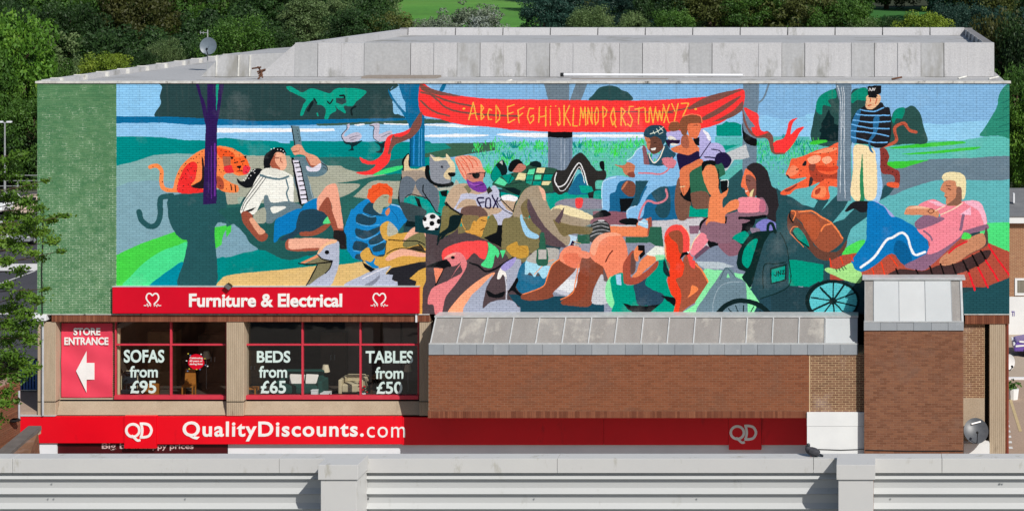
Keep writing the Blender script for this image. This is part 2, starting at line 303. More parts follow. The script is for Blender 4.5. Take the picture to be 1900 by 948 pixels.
MURAL_LEFT = '''
c B 82aab8 830,0 1600,0 1900,200 1896,450 1580,540 1300,700 830,700
p Z a0b5a6 395,286 480,289 560,290 640,310 745,330 745,372 640,372 450,378 420,385 395,352
p B 48d44a 826,500 920,455 1040,400 1200,345 1300,310 1600,280 1705,262 1690,320 1640,400 1570,445 1370,500 905,712 826,712
p B 7fa6b8 1600,440 1640,400 1690,320 1705,262 1760,290 1896,430 1896,450 1700,490 1580,520
c B 4be092 900,720 960,640 1060,540 1180,460 1290,420 1375,398 1350,540 1230,620 1110,720
c B 008ea4 1100,720 1180,640 1250,590 1345,540 1330,720
p B 008a94 1575,522 1700,490 1780,462 1896,440 1896,640 1575,680
p Z 008a88 400,480 470,462 560,470 640,500 640,560 400,560
c B 28595f 1250,60 1232,180 1245,250 1285,325 1330,370 1372,392 1345,540 1310,720 1582,720 1575,280 1705,262 1740,150 1860,-10 1500,20
s B 28595f 40|1018,170 1040,235 1100,278 1150,260 1175,190 1172,110 1185,65 1260,55
p B 9fb4a4 1672,80 1750,50 1800,-20 1845,-20 1790,60 1755,120 1680,112
c C a9ac9b 100,285 200,282 330,280 600,290 900,365 1000,368 1080,405 1290,445 1440,460 1540,480 1530,660 1240,665 1000,650 500,720 130,640 100,712 10,712 0,440 190,430
c C 2f6a66 600,285 1100,290 1560,300 1560,375 1400,400 1290,445 1180,430 1060,400 1000,368 890,366 740,330
p C 008a88 560,150 1650,160 1620,290 1400,330 1100,290 560,300
c C 2c6660 970,522 1100,505 1260,470 1400,450 1540,440 1540,500 1300,500 1215,550 1150,610 1100,645 960,665 1080,615 1175,532
c C 3ddc7c 1290,452 1400,395 1545,368 1530,400 1400,440
p C 2c6660 0,712 130,702 500,700 1000,655 1100,640 1240,660 1240,960 0,960
p C 2c6660 1240,660 1530,660 1560,800 1560,960 1200,960
p C 00948c 1600,620 1900,620 1900,800 1620,790
c D 255c5a -20,60 50,130 130,190 200,280 280,345 400,385 480,425 560,440 640,425 700,400 820,380 1060,350 1060,200 900,-20 0,-20
p D 008a86 0,405 150,370 250,345 340,355 480,425 560,440 640,425 800,385 1000,300 1060,340 1190,440 1190,480 900,540 500,530 0,590
c D 7fa6b8 40,130 90,140 160,210 210,290 275,345 150,375 -30,410 -30,230
p D 48d44a 0,150 45,130 40,190 0,240
c D e0bd7c -40,600 60,565 200,548 500,522 780,490 1000,478 1190,455 1500,420 1720,400 1860,330 1840,680 1000,690 0,700
p D d9a84e 1600,420 1840,300 1850,400 1820,520 1740,660 1725,920 1690,920 1690,670 1600,670
p D 54464a 1840,400 1870,520 1780,600 1740,700 1725,930 1950,930 1950,400
p D 54464a 1840,280 1870,240 1900,220 1900,420 1840,420
# cheetah
s A fb9050 30|1100,712 1150,702 1185,740 1182,800 1192,860 1240,882 1300,880
c A fb8a4c 1285,895 1272,850 1300,755 1340,690 1420,620 1500,578 1600,558 1680,568 1750,600 1800,640 1832,720 1805,765 1740,775 1700,752 1655,760 1640,790 1700,830 1745,850 1740,897 1640,892 1590,865 1500,895
c A f03030 1305,897 1325,770 1365,700 1415,672 1445,700 1430,800 1400,850 1480,872 1490,897
c A 2a2226 1400,855 1440,830 1480,790 1478,640 1495,690 1500,860
c A f05a28 1590,570 1700,600 1720,640 1690,655 1610,640
p A a86a50 1630,630 1690,638 1690,700 1640,705
c A e8303a 1640,710 1700,700 1720,745 1660,755
c A fa6a30 1692,650 1750,640 1790,632 1812,660 1832,720 1800,765 1740,755 1705,725
c A ec3548 1790,700 1835,715 1815,760 1780,755
c A b05038 1590,780 1630,800 1640,870 1595,862
p A 1e1a1e 1685,635 1712,640 1700,660
p A 1e1a1e 1785,635 1808,625 1803,652
s A 1e1a1e 8|1718,680 1742,676
s A 1e1a1e 8|1768,672 1790,668
c A 1e1a1e 1735,708 1770,702 1756,725
s A 1e1a1e 5|1755,722 1755,738 1735,745
s A 1e1a1e 5|1755,738 1778,742
s A 1e1a1e 8|1690,840 1698,880
s A 1e1a1e 8|1722,845 1728,890
d A 402020 1350,700 1380,740 1340,790 1420,650 1460,620 1450,680 1310,800 1300,850 1390,690 1330,740 1530,600 1620,590 1640,620 1700,615 1660,600 1600,700 1620,750 1180,760 1190,820 1230,880 1120,712
d A 402020 1440,740 1360,760 1400,790 1380,840 1450,880 1720,660 1760,655 1780,690 1300,870
# purple tree
c A 0fa184 1578,90 1618,90 1600,270 1580,310
p A 331e5c 1518,90 1582,90 1584,300 1595,340 1590,480 1588,960 1490,960 1508,400 1520,330
p B 331e5c 1490,-10 1588,-10 1584,110 1490,118
c A 331e5c 1432,90 1455,95 1475,180 1500,230 1522,330 1520,420 1503,390 1490,330 1462,200
c A 331e5c 1608,90 1640,90 1625,200 1608,310 1590,390 1575,330 1590,280
s A 5c2c88 7|1548,560 1550,940
s A 6c2f96 12|1574,540 1574,920
s A 4a2676 5|1530,600 1530,900
d A 402020 1310,760 1330,800 1345,850 1360,800 1375,730 1400,720 1340,880 1400,830 1425,740 1360,690 1400,650 1440,640 1480,600 1500,640 1560,590 1600,650 1650,600 1680,600 1720,590 1755,625 1610,730 1640,740 1615,850 1660,870 1700,860 1770,735 1800,700 1815,720
s A 1e1a1e 4|1800,745 1815,755
# keytar player
c C 5f7d8a 690,290 800,300 880,370 890,410 840,455 740,465 700,430
p C 64808a 568,15 640,20 668,200 600,200
s C 1c2428 9|572,20 604,190
d C 1c2428 625,60 630,90 636,120 642,150
c C 1a1c22 330,395 333,290 380,240 440,208 500,213 527,270 500,262 440,258 405,310 385,380 350,402
c C 1a1c22 305,395 240,398 200,440 172,492 130,508 92,478 108,525 170,562 230,552 290,500 320,430
d C f4f4f4 205,430 225,415 250,402 185,455 170,478 150,492 195,480 215,455 250,430 395,222 420,215 450,225 480,228 500,240 512,262 240,415 160,500
c C f0b294 440,250 510,268 526,310 530,372 505,405 465,404 420,392 385,360 405,310
c C ac5e48 400,310 440,255 428,300 438,350 475,402 420,400 388,365
s C 7c3a30 7|432,298 460,300
s C a05a48 9|478,300 480,330 495,340
p C 667f8a 600,290 682,290 705,430 772,650 735,668 655,722 590,500
p C 14181c 568,298 592,296 700,600 722,660 662,724 640,700
p C e6e2f0 585,318 640,322 716,692 664,704
q C 14181c 9|642,330 722,690
q C 14181c 10|600,345 645,340
q C 14181c 10|612,385 655,380
q C 14181c 10|622,425 662,420
q C 14181c 10|630,465 672,460
q C 14181c 10|638,505 680,500
q C 14181c 10|646,545 690,540
q C 14181c 10|652,585 698,580
q C 14181c 10|656,625 706,620
q C 14181c 10|660,662 712,657
s C a8bcc4 6|730,520 760,650
c C e3a184 572,212 620,182 662,190 700,250 790,285 832,340 800,382 740,372 700,290 640,270 600,275 578,240
s C a05a48 9|585,245 640,240
s C a05a48 14|705,300 740,365 800,378
c C e4e0ee 700,372 760,385 830,345 825,400 780,420 715,412
s C 14181c 6|835,345 880,375 890,410
s C 14181c 5|850,380 878,402
c C f2f2ea 292,440 345,392 480,408 575,455 590,520 588,690 540,695 400,705 330,660 290,720 245,795 128,785 150,690 210,590 262,480
c C e6e6dc 300,430 350,392 440,395 540,440 570,460 500,470 400,455
s C 5c7883 18|300,450 380,475 480,485 545,462
s C 5c7883 13|525,490 545,560 530,610 552,690
c C 6a8089 330,640 365,632 400,690 560,682 665,728 600,770 520,800 440,835 400,872 345,862 335,740
c C f2f2ea 390,735 450,725 528,730 480,762 415,788
s C 14181c 5|350,470 270,580 180,700 145,775
s C 14181c 5|325,465 240,580 160,690 135,760
s C 14181c 5|300,460 220,570 150,670
p C 14181c 140,775 262,732 225,765 160,785
c C a9ac9b 240,800 335,735 345,862 260,870
c D 9b523f 132,30 180,8 232,50 225,100 290,180 362,212 348,262 290,272 210,190 150,115
c D e8a888 202,80 238,70 290,140 342,190 290,215 235,145
p D a9ac9b 240,60 330,10 345,90 272,100
c C 0c7cc0 430,850 520,805 640,765 700,695 800,655 805,752 640,790 600,900 520,960 430,1000
c D 0c7cc0 415,265 430,130 480,60 620,-10 660,0 640,90 600,180 480,230 440,278
c C 26485a 640,790 720,750 800,755 892,800 850,875 760,960 620,960
c D 26485a 645,60 760,70 850,110 780,170 650,200 560,255 470,262 520,220 605,170
c D 9a523e 650,192 760,182 860,128 925,112 870,175 780,222 660,226
c D 5ce08a 848,116 895,52 918,112
c C f0aa90 800,755 800,660 835,605 890,542 965,532 992,640 1028,900 1020,1010 985,1000 940,860 925,700 880,655 840,740
c C 9b523f 812,752 880,648 920,690 945,850 1000,1010 950,960 900,830 850,775
c D f0aa90 930,-10 1000,-10 1028,150 985,168 945,60
c D 9b523f 895,-10 930,10 965,110 985,160 1025,160 1020,195 950,190 925,100
p D 2a2628 945,178 1048,180 1055,345 1000,342 992,285 940,240
c D f2b49a 548,255 700,245 860,250 975,265 900,310 800,340 570,348 545,300
c D a85c48 522,280 550,252 545,310 575,345 800,330 790,356 640,362 545,352 518,320
# swan front
c D b5bcd0 795,392 830,330 900,285 970,268 992,300 990,470 960,570 900,670 700,670 780,590 880,510 930,450 870,440 820,420
c D f4bf95 798,388 830,325 900,275 970,260 962,286 880,312 825,372
p D e8956c 640,468 795,392 812,412 690,468
p D 7f7a5c 700,470 810,412 920,446 900,462 790,478
c D 7f7a5c 800,482 925,458 885,540 800,600 715,655
s D 16161a 11|635,465 720,478 850,462 930,455
s D 16161a 9|930,450 910,510 870,555
s D 16161a 10|800,480 760,560 700,668
s D 16161a 10|800,390 850,432 932,446
e D 16161a 885,370 19,18
c D b5bcd0 1040,670 1200,570 1340,510 1410,478 1445,492 1400,560 1460,565 1480,620 1508,628 1508,672
c D 858a9c 1210,662 1290,615 1350,570 1330,620 1270,668
s D eceaf2 8|1200,600 1330,535 1420,500
p D 2c2c33 1405,560 1450,510 1500,490 1620,462 1760,450 1825,378 1812,480 1690,530 1610,602 1672,622 1662,672 1508,672 1505,625 1480,620 1455,612 1465,570
# red haired sitter
c C 1684c8 1050,970 1085,810 1160,705 1262,660 1350,760 1450,708 1530,725 1592,830 1540,890 1450,870 1360,960
p D 1684c8 1062,352 1050,120 1100,-10 1500,-10 1592,80 1512,185 1432,92 1350,150 1402,260 1390,385 1320,402 1290,385 1262,330 1180,380 1195,452 1110,420
c C 24485c 1200,770 1255,690 1330,700 1330,780 1400,805 1300,805
c C 24485c 1148,800 1200,790 1300,825 1300,862 1200,885 1150,860
c D 24485c 1145,50 1200,45 1305,52 1310,112 1220,140 1145,112
c D 24485c 1140,160 1240,180 1352,142 1330,200 1220,250 1145,225
c D 24485c 1110,330 1140,270 1240,298 1222,342 1150,362
c D 24485c 1255,265 1390,190 1390,255 1290,312
c D 24485c 1290,325 1390,285 1382,345 1300,368
c D 24485c 1150,385 1190,395 1185,440 1130,420
s C 5ab4ec 7|1200,790 1260,815 1310,812
s C 5ab4ec 7|1145,870 1230,898 1345,888
s D 5ab4ec 7|1140,235 1220,258 1330,215
s D 5ab4ec 7|1115,352 1200,365 1260,330
s D 5ab4ec 7|1270,310 1340,295 1390,265
s C a8d4f4 8|1450,708 1530,735 1590,832
s C 0e5a90 5|1450,760 1500,820 1510,880
c C ee5a2c 1250,650 1246,605 1270,570 1300,540 1350,524 1420,540 1458,580 1460,625 1440,655 1400,620 1350,640 1340,685 1280,694
e C ee5a2c 1268,590 22,22
e C ee5a2c 1262,640 24,26
e C ee5a2c 1300,556 24,20
e C ee5a2c 1345,538 26,18
e C ee5a2c 1400,545 26,20
e C ee5a2c 1440,580 24,24
e C ee5a2c 1300,680 24,18
s C c8401c 6|1290,600 1330,580 1350,550
s C c8401c 6|1380,560 1420,575 1440,610
c C a9aa92 1345,642 1425,622 1442,700 1420,730 1380,735 1362,790 1310,762 1290,715
c C d8855a 1432,640 1455,640 1450,700 1425,690
c C d8855a 1398,772 1432,738 1436,780 1412,808
s C 5a6048 6|1385,645 1415,642
c D d9a84e 1350,150 1430,98 1500,200 1600,195 1640,240 1560,280 1400,265
c D b8b8a8 1418,225 1432,102 1512,190
c D d9a84e 1178,385 1205,350 1252,328 1285,390 1390,400 1420,262 1560,270 1700,300 1830,315 1830,420 1640,468 1480,502 1440,490 1320,510 1200,440
c D 1684c8 1220,440 1270,455 1310,415 1300,470 1340,500 1310,515 1250,480
p D 16161a 1195,455 1310,520 1270,545 1215,500
c D f0b49a 1555,275 1590,205 1650,150 1740,128 1805,150 1822,210 1832,322 1780,332 1752,235 1690,215 1610,265
c D 7f7a52 1560,280 1650,215 1735,200 1758,335 1700,300 1640,318 1560,325
c D 4a4030 1590,345 1700,310 1745,350 1760,372 1700,365
c D f0b49a 1400,425 1460,370 1560,340 1700,370 1812,388 1720,412 1560,400 1430,445
s D 16161a 8|1425,260 1560,268 1680,272 1745,305
s D 16161a 8|1690,295 1735,335
s D 16161a 8|1410,385 1480,345 1600,335 1720,350
'''
MURAL_TREE = '''
c E 0c6a98 95,70 140,70 160,160 172,240 150,240 120,170
c E 0c6a98 5,120 60,220 155,330 155,375 100,300 20,190
p E 0c6a98 148,70 290,70 275,300 320,335 325,805 190,805 190,480 155,360
c E 0c6a98 450,140 480,78 512,78 485,138
s E 2a8cd4 12|230,430 225,780
s E 58b4ec 5|275,470 272,800
s E 58b4ec 5|296,470 296,800
s E 083e62 8|200,500 200,800
# swans on the lake
c C 12363c 1030,150 1100,170 1195,145 1150,185 1115,205 1120,235 1070,235 1095,220 1090,190 1050,180
c C c2bdd0 1020,130 1015,90 1060,40 1055,12 1085,2 1080,40 1040,85 1040,115 1100,85 1160,75 1192,110 1150,155 1060,160
s C 1e2a34 6|1060,15 1060,45 1015,95 1020,130 1060,165 1140,162
s C 6a6878 5|1080,130 1130,110 1165,105
s C 6a6878 5|1090,145 1140,130
c C 12363c 1300,155 1360,170 1400,150 1390,200 1375,225 1370,255 1310,250 1350,230 1345,190
c C c2bdd0 1295,110 1300,30 1290,20 1250,18 1300,-5 1345,0 1345,60 1345,90 1420,65 1460,70 1440,140 1350,158 1310,140
s C 1e2a34 6|1260,18 1300,25 1290,80 1300,130 1340,160
s C 6a6878 5|1360,120 1420,90 1450,85
'''
MURAL_MID = '''
p Z 54464a 790,395 1000,395 1000,600 790,600
p Z 7f7650 850,380 1000,380 1000,470 850,470
p Z 8d93a6 1060,430 1490,430 1490,600 1000,600 1000,520
p Z 7d8aa0 1290,470 1380,470 1400,560 1290,560
p E 6e7f8c 1370,70 1592,70 1592,225 1412,225
p E 6e7f8c 1652,70 1755,70 1695,225 1598,225
p E 75869a 1405,500 1622,500 1618,900 1405,900
p E 16161a 1405,495 1622,495 1621,545 1560,552 1405,545
s E 5f7088 10|1425,560 1422,860
s E a4b0c0 6|1520,560 1525,850
s E a4b0c0 6|1555,560 1550,850
s E 5f7088 8|1600,560 1600,850
c H 2b5052 78,225 100,170 150,112 215,94 300,98 350,130 408,155 428,225
p H 6f8496 1418,70 1557,70 1555,240 1535,370 1535,960 1408,960 1412,500
s H 6f8496 16|1550,245 1600,195 1640,80
p Z 009c90 745,352 905,352 960,362 1140,352 1140,420 960,420 800,420 760,405 745,380
p F 0aa08c 1380,425 1900,395 1900,480 1600,470 1480,500 1420,570 1380,520
c F 8a8798 1480,500 1590,468 1900,480 1900,600 1780,620 1600,560 1480,545
p Z 6f8a90 1000,388 1130,388 1130,420 1000,420
p Z 8a5a68 1100,392 1345,392 1345,440 1100,425
p Z c8c6cc 1210,410 1350,405 1350,470 1210,470
# banner
c E fb3b3b 283,72 370,112 460,142 640,180 900,208 1200,213 1500,217 2200,222 2600,205 2900,175 3120,122 3120,290 3050,340 2900,430 2700,480 2450,497 1900,500 1400,496 1100,480 900,455 620,430 460,385 285,325
c E 7e5048 283,74 330,98 450,140 640,182 500,180 400,165 310,140 285,110
s E 7e5048 16|290,150 380,170 500,215 600,245 760,275
s E 7e5048 16|370,165 440,225 520,290 650,325 900,350 1150,360
s E 7e5048 16|290,225 340,275 420,325 540,358
c H 7e5048 1418,122 1250,148 1110,185 1000,240 930,290 960,300 1080,265 1200,220 1350,155
c H 7e5048 1400,180 1280,240 1180,300 1060,370 1080,395 1200,340 1330,250
c H 7e5048 1412,230 1330,310 1200,385 1150,410 1290,380 1390,325 1415,290
s H 7e5048 12|700,330 880,300 1000,265
s H 7e5048 9|0,330 380,322 800,330
c C 7e5048 1700,-60 1720,-20 1690,60 1600,135 1480,190 1430,300 1380,390 1400,300 1460,130 1600,60
c C fb3b3b 1690,-40 1660,10 1560,70 1440,100 1400,150 1380,250 1320,312 1250,328 1172,293 1195,340 1250,358 1315,360 1250,412 1140,428 1200,448 1290,442 1370,395 1440,310 1450,130 1540,115 1640,50
s C 7e5048 20|1470,110 1450,180 1430,260
c E 7e5048 285,325 240,390 205,450 175,560 240,520 285,440 300,340
c H 16161a 1408,420 1430,500 1500,548 1536,565 1530,622 1470,610 1420,570
c H 7e5048 1408,280 1440,400 1480,480 1560,510 1630,490 1680,540 1690,620 1790,680 1740,695 1670,680 1630,560 1530,550 1460,490 1420,400
c H fb3b3b 1425,285 1490,310 1550,350 1555,430 1580,490 1640,500 1530,535 1490,460 1520,450 1460,370
s H fb3b3b 48|1700,610 1760,650 1815,620 1870,520
c K fb3b3b -10,510 60,480 88,400 105,350 165,325 128,365 112,450 160,408 215,395 180,440 135,520 70,590 -10,590
s K 7e5048 10|-10,596 60,596
# dog
c F 12181c 128,200 120,150 140,105 185,72 190,190 160,240 110,340 100,430 108,520 150,555 120,560 92,500 90,430 105,330
c F e0c8a0 140,190 145,130 182,80 184,190 250,208 330,190 340,290 240,340 150,290
c F a59688 120,240 150,225 330,230 440,380 440,560 380,500 320,462 200,440 150,450
c F 66727f 108,330 130,285 175,270 225,300 238,340 200,440 150,452 120,560 98,430
c F 66727f 238,340 290,285 350,300 420,370 445,400 440,580 400,540 360,480 312,462
p F 009f96 150,470 232,448 268,555 300,562 215,615 170,570
p F 009f96 295,470 365,500 432,592 340,560
s F 12181c 10|310,350 310,410 370,500 420,580 460,600
s F 12181c 8|150,460 205,430 330,462
p F 12181c 232,450 275,470 300,562 270,552
s F 12181c 38|348,190 345,255 385,315 460,345 560,338
c F b5b8ac 440,372 560,360 600,300 620,350 560,430 520,395 450,400
p F 12181c 455,405 520,395 520,450 475,445
c F 8c919b 365,120 375,78 440,112 510,108 520,78 580,160 592,245 560,262 550,325 440,335 375,285
c F e8d8b0 368,80 400,105 440,103 505,108 512,72 560,130 588,165 585,225 540,180 510,130 430,138 395,125
c F dcc8a0 488,262 520,210 560,190 592,230 540,245 550,300 500,290
c F 12181c 526,245 560,238 594,245 585,270 545,274
s F 12181c 6|555,272 555,320
e F 3a3c48 474,190 12,12
c F 3c4d52 105,500 220,520 335,575 310,640 250,685 170,655 120,560
p F 12282c 165,660 300,690 250,720 150,710
# lying man
c F 12282c 900,260 950,170 1000,128 1022,140 1050,230 1000,290 930,320
c F 008f80 905,265 950,180 1000,280 935,320
p F c0c0c0 975,150 1005,130 1012,170
c F 2f5a48 915,340 1000,270 1100,240 1200,190 1300,188 1482,208 1475,300 1455,402 1380,410 1150,440 1000,380
p F 12282c 1000,370 1100,370 1170,400 1150,445
p F e8dca8 1150,240 1232,250 1200,312 1118,302
p F e8dca8 1312,195 1388,200 1370,245 1300,242
p F 5ce0a8 1240,212 1295,205 1280,262 1220,262
p F 5ce0a8 1292,258 1350,255 1342,302 1288,300
p F 008f80 1372,250 1452,252 1430,310 1360,308
p F 008f80 1268,312 1350,312 1348,352 1268,348
p F 12a088 1210,265 1280,262 1262,345 1215,330
p F e8dca8 1355,315 1438,315 1412,348 1350,348
p F 5ce0a8 935,330 980,280 1052,330 1022,358
p F 008f80 1000,270 1072,248 1112,290 1062,342
s F 12282c 5|1100,240 1060,330
s F 12282c 6|1232,200 1205,320
s F 12282c 6|1300,195 1268,345
s F 12282c 6|1385,200 1345,350
s F 12282c 5|1210,262 1460,250
s F 12282c 5|1120,305 1450,312
s F 12282c 5|1040,345 1180,320
c F 2f5a48 1190,200 1230,150 1330,145 1345,190 1260,200
c F 12282c 1250,160 1300,135 1345,165 1330,195 1260,180
p F 5ce0a8 1205,165 1250,140 1245,165 1215,185
c F 14181c 1055,210 1085,140 1150,122 1192,170 1150,165 1115,212 1085,232
c F c07a6a 1105,215 1150,162 1200,172 1212,200 1165,236 1100,232
c F 33302f 1440,300 1480,222 1560,212 1620,115 1690,63 1740,100 1830,218 1910,222 1910,300 1828,312 1822,405 1765,355 1700,232 1660,222 1600,370 1520,432 1462,402
c F 1b6a90 1600,372 1690,242 1750,350 1790,420 1600,432
p F 0aa08c 1680,350 1790,360 1812,420 1700,420
p F 14181c 1755,420 1812,400 1805,465 1765,465
s F f2f2f4 10|1482,240 1465,310 1500,362 1560,335 1620,230 1680,155 1722,230 1752,345
s F f2f2f4 6|1480,330 1512,395 1560,385 1620,290 1680,190 1710,250 1728,330
c F 14181c 1900,140 1900,220 1870,200 1860,150
c F f03c3c 1648,470 1712,466 1702,545 1656,545
# hat man
c F c3a98f 500,520 530,420 590,350 690,335 760,400 880,400 950,500 900,620 700,620 560,600
c F 2a2c2c 540,600 660,610 600,720 540,760 480,790 540,700
c F c2c4da 530,530 620,440 700,420 790,430 880,400 930,350 975,400 990,480 1110,600 1010,700 940,705 880,560 700,600 640,610 560,575
c F c3a98f 520,470 580,400 640,420 600,520 560,560 505,505
c F c3a98f 600,560 660,480 760,480 800,545 900,540 1000,560 960,600 860,600 700,540
p F 7f7a5c 665,362 705,345 735,400 708,425
p F 3a3c30 868,385 892,358 920,400 878,430
c F f2f2f6 985,452 1060,435 1145,470 1100,500 1000,480
p F c3a98f 990,480 1130,490 1095,590 1040,560
s F 16161a 7|985,420 990,480 960,500 1010,560 1100,600 1120,510 1150,470
s F 241c48 13|825,552 785,470 840,462
s F 241c48 11|800,505 845,498
s F 241c48 13|865,470 858,540 900,545 895,468 865,470
s F 241c48 13|915,440 965,545
s F 241c48 13|965,462 925,550
s F 16161a 12|495,510 560,570 640,608
c F f0a288 588,112 630,92 690,88 760,97 812,135 832,190 852,242 770,250 705,250 690,312 640,255 608,175
s F dd5a40 7|610,120 650,180 690,260 690,300
s F dd5a40 7|640,100 690,160 720,230
s F dd5a40 7|670,95 730,150 750,200
s F dd5a40 6|700,95 770,140 790,180
s F dd5a40 6|600,140 630,210 670,280
s F dd5a40 6|650,140 700,190
c F c98070 700,250 845,236 836,310 866,375 830,400 750,380 705,330
c F 7a3a9c 692,300 740,322 830,320 868,372 862,402 810,412 745,392 702,345
s F b060c8 9|715,330 760,350 810,345
s F 3a2060 8|770,360 840,340
c F 14181c 740,250 805,250 795,288 755,286
s F 14181c 6|700,252 860,238
s F 14181c 9|852,240 848,275
# trousers
c F 7f7650 1000,770 1030,700 1110,600 1200,640 1340,640 1380,800 1280,890 1220,960 995,960
c F a99878 1095,600 1150,470 1200,390 1270,355 1342,360 1382,430 1400,510 1450,600 1480,690 1565,790 1545,880 1450,850 1370,760 1330,650 1245,560 1230,620 1180,640
c F 7f7650 1170,560 1180,500 1210,470 1240,480 1200,590
c F 5f4c50 1225,462 1270,540 1350,640 1400,740 1440,830 1560,870 1540,895 1420,880 1330,830 1330,710 1240,612 1205,540
c F 5f4c50 1020,750 1030,700 1100,620 1060,700
c F 9fd0ee 1168,588 1200,670 1250,750 1325,790 1312,818 1235,808 1188,750 1162,650
c F f5b494 1300,362 1345,362 1385,430 1385,470 1350,430
c F a99878 1430,590 1550,530 1800,650 1720,712 1600,705 1520,685 1460,645
c F f0e2b4 1432,572 1480,530 1552,528 1700,570 1795,635 1780,665 1640,625 1552,602 1560,540
p F 5f4048 1450,645 1555,540 1545,600 1520,688
c F 7f7650 1480,700 1600,712 1780,718 1775,775 1700,768 1620,760 1560,792
p F 14181c 1785,625 1900,560 1900,640 1790,640
c F 2c6048 1700,790 1900,790 1900,870 1700,870
p F bcd8ec 1565,780 1665,800 1640,885 1540,880
p F 241c48 1555,825 1590,830 1575,885 1540,880
p F 241c48 1620,835 1645,840 1635,880 1600,880
s F d8b890 6|1660,830 1700,840
s F d8b890 6|1650,850 1690,860
'''
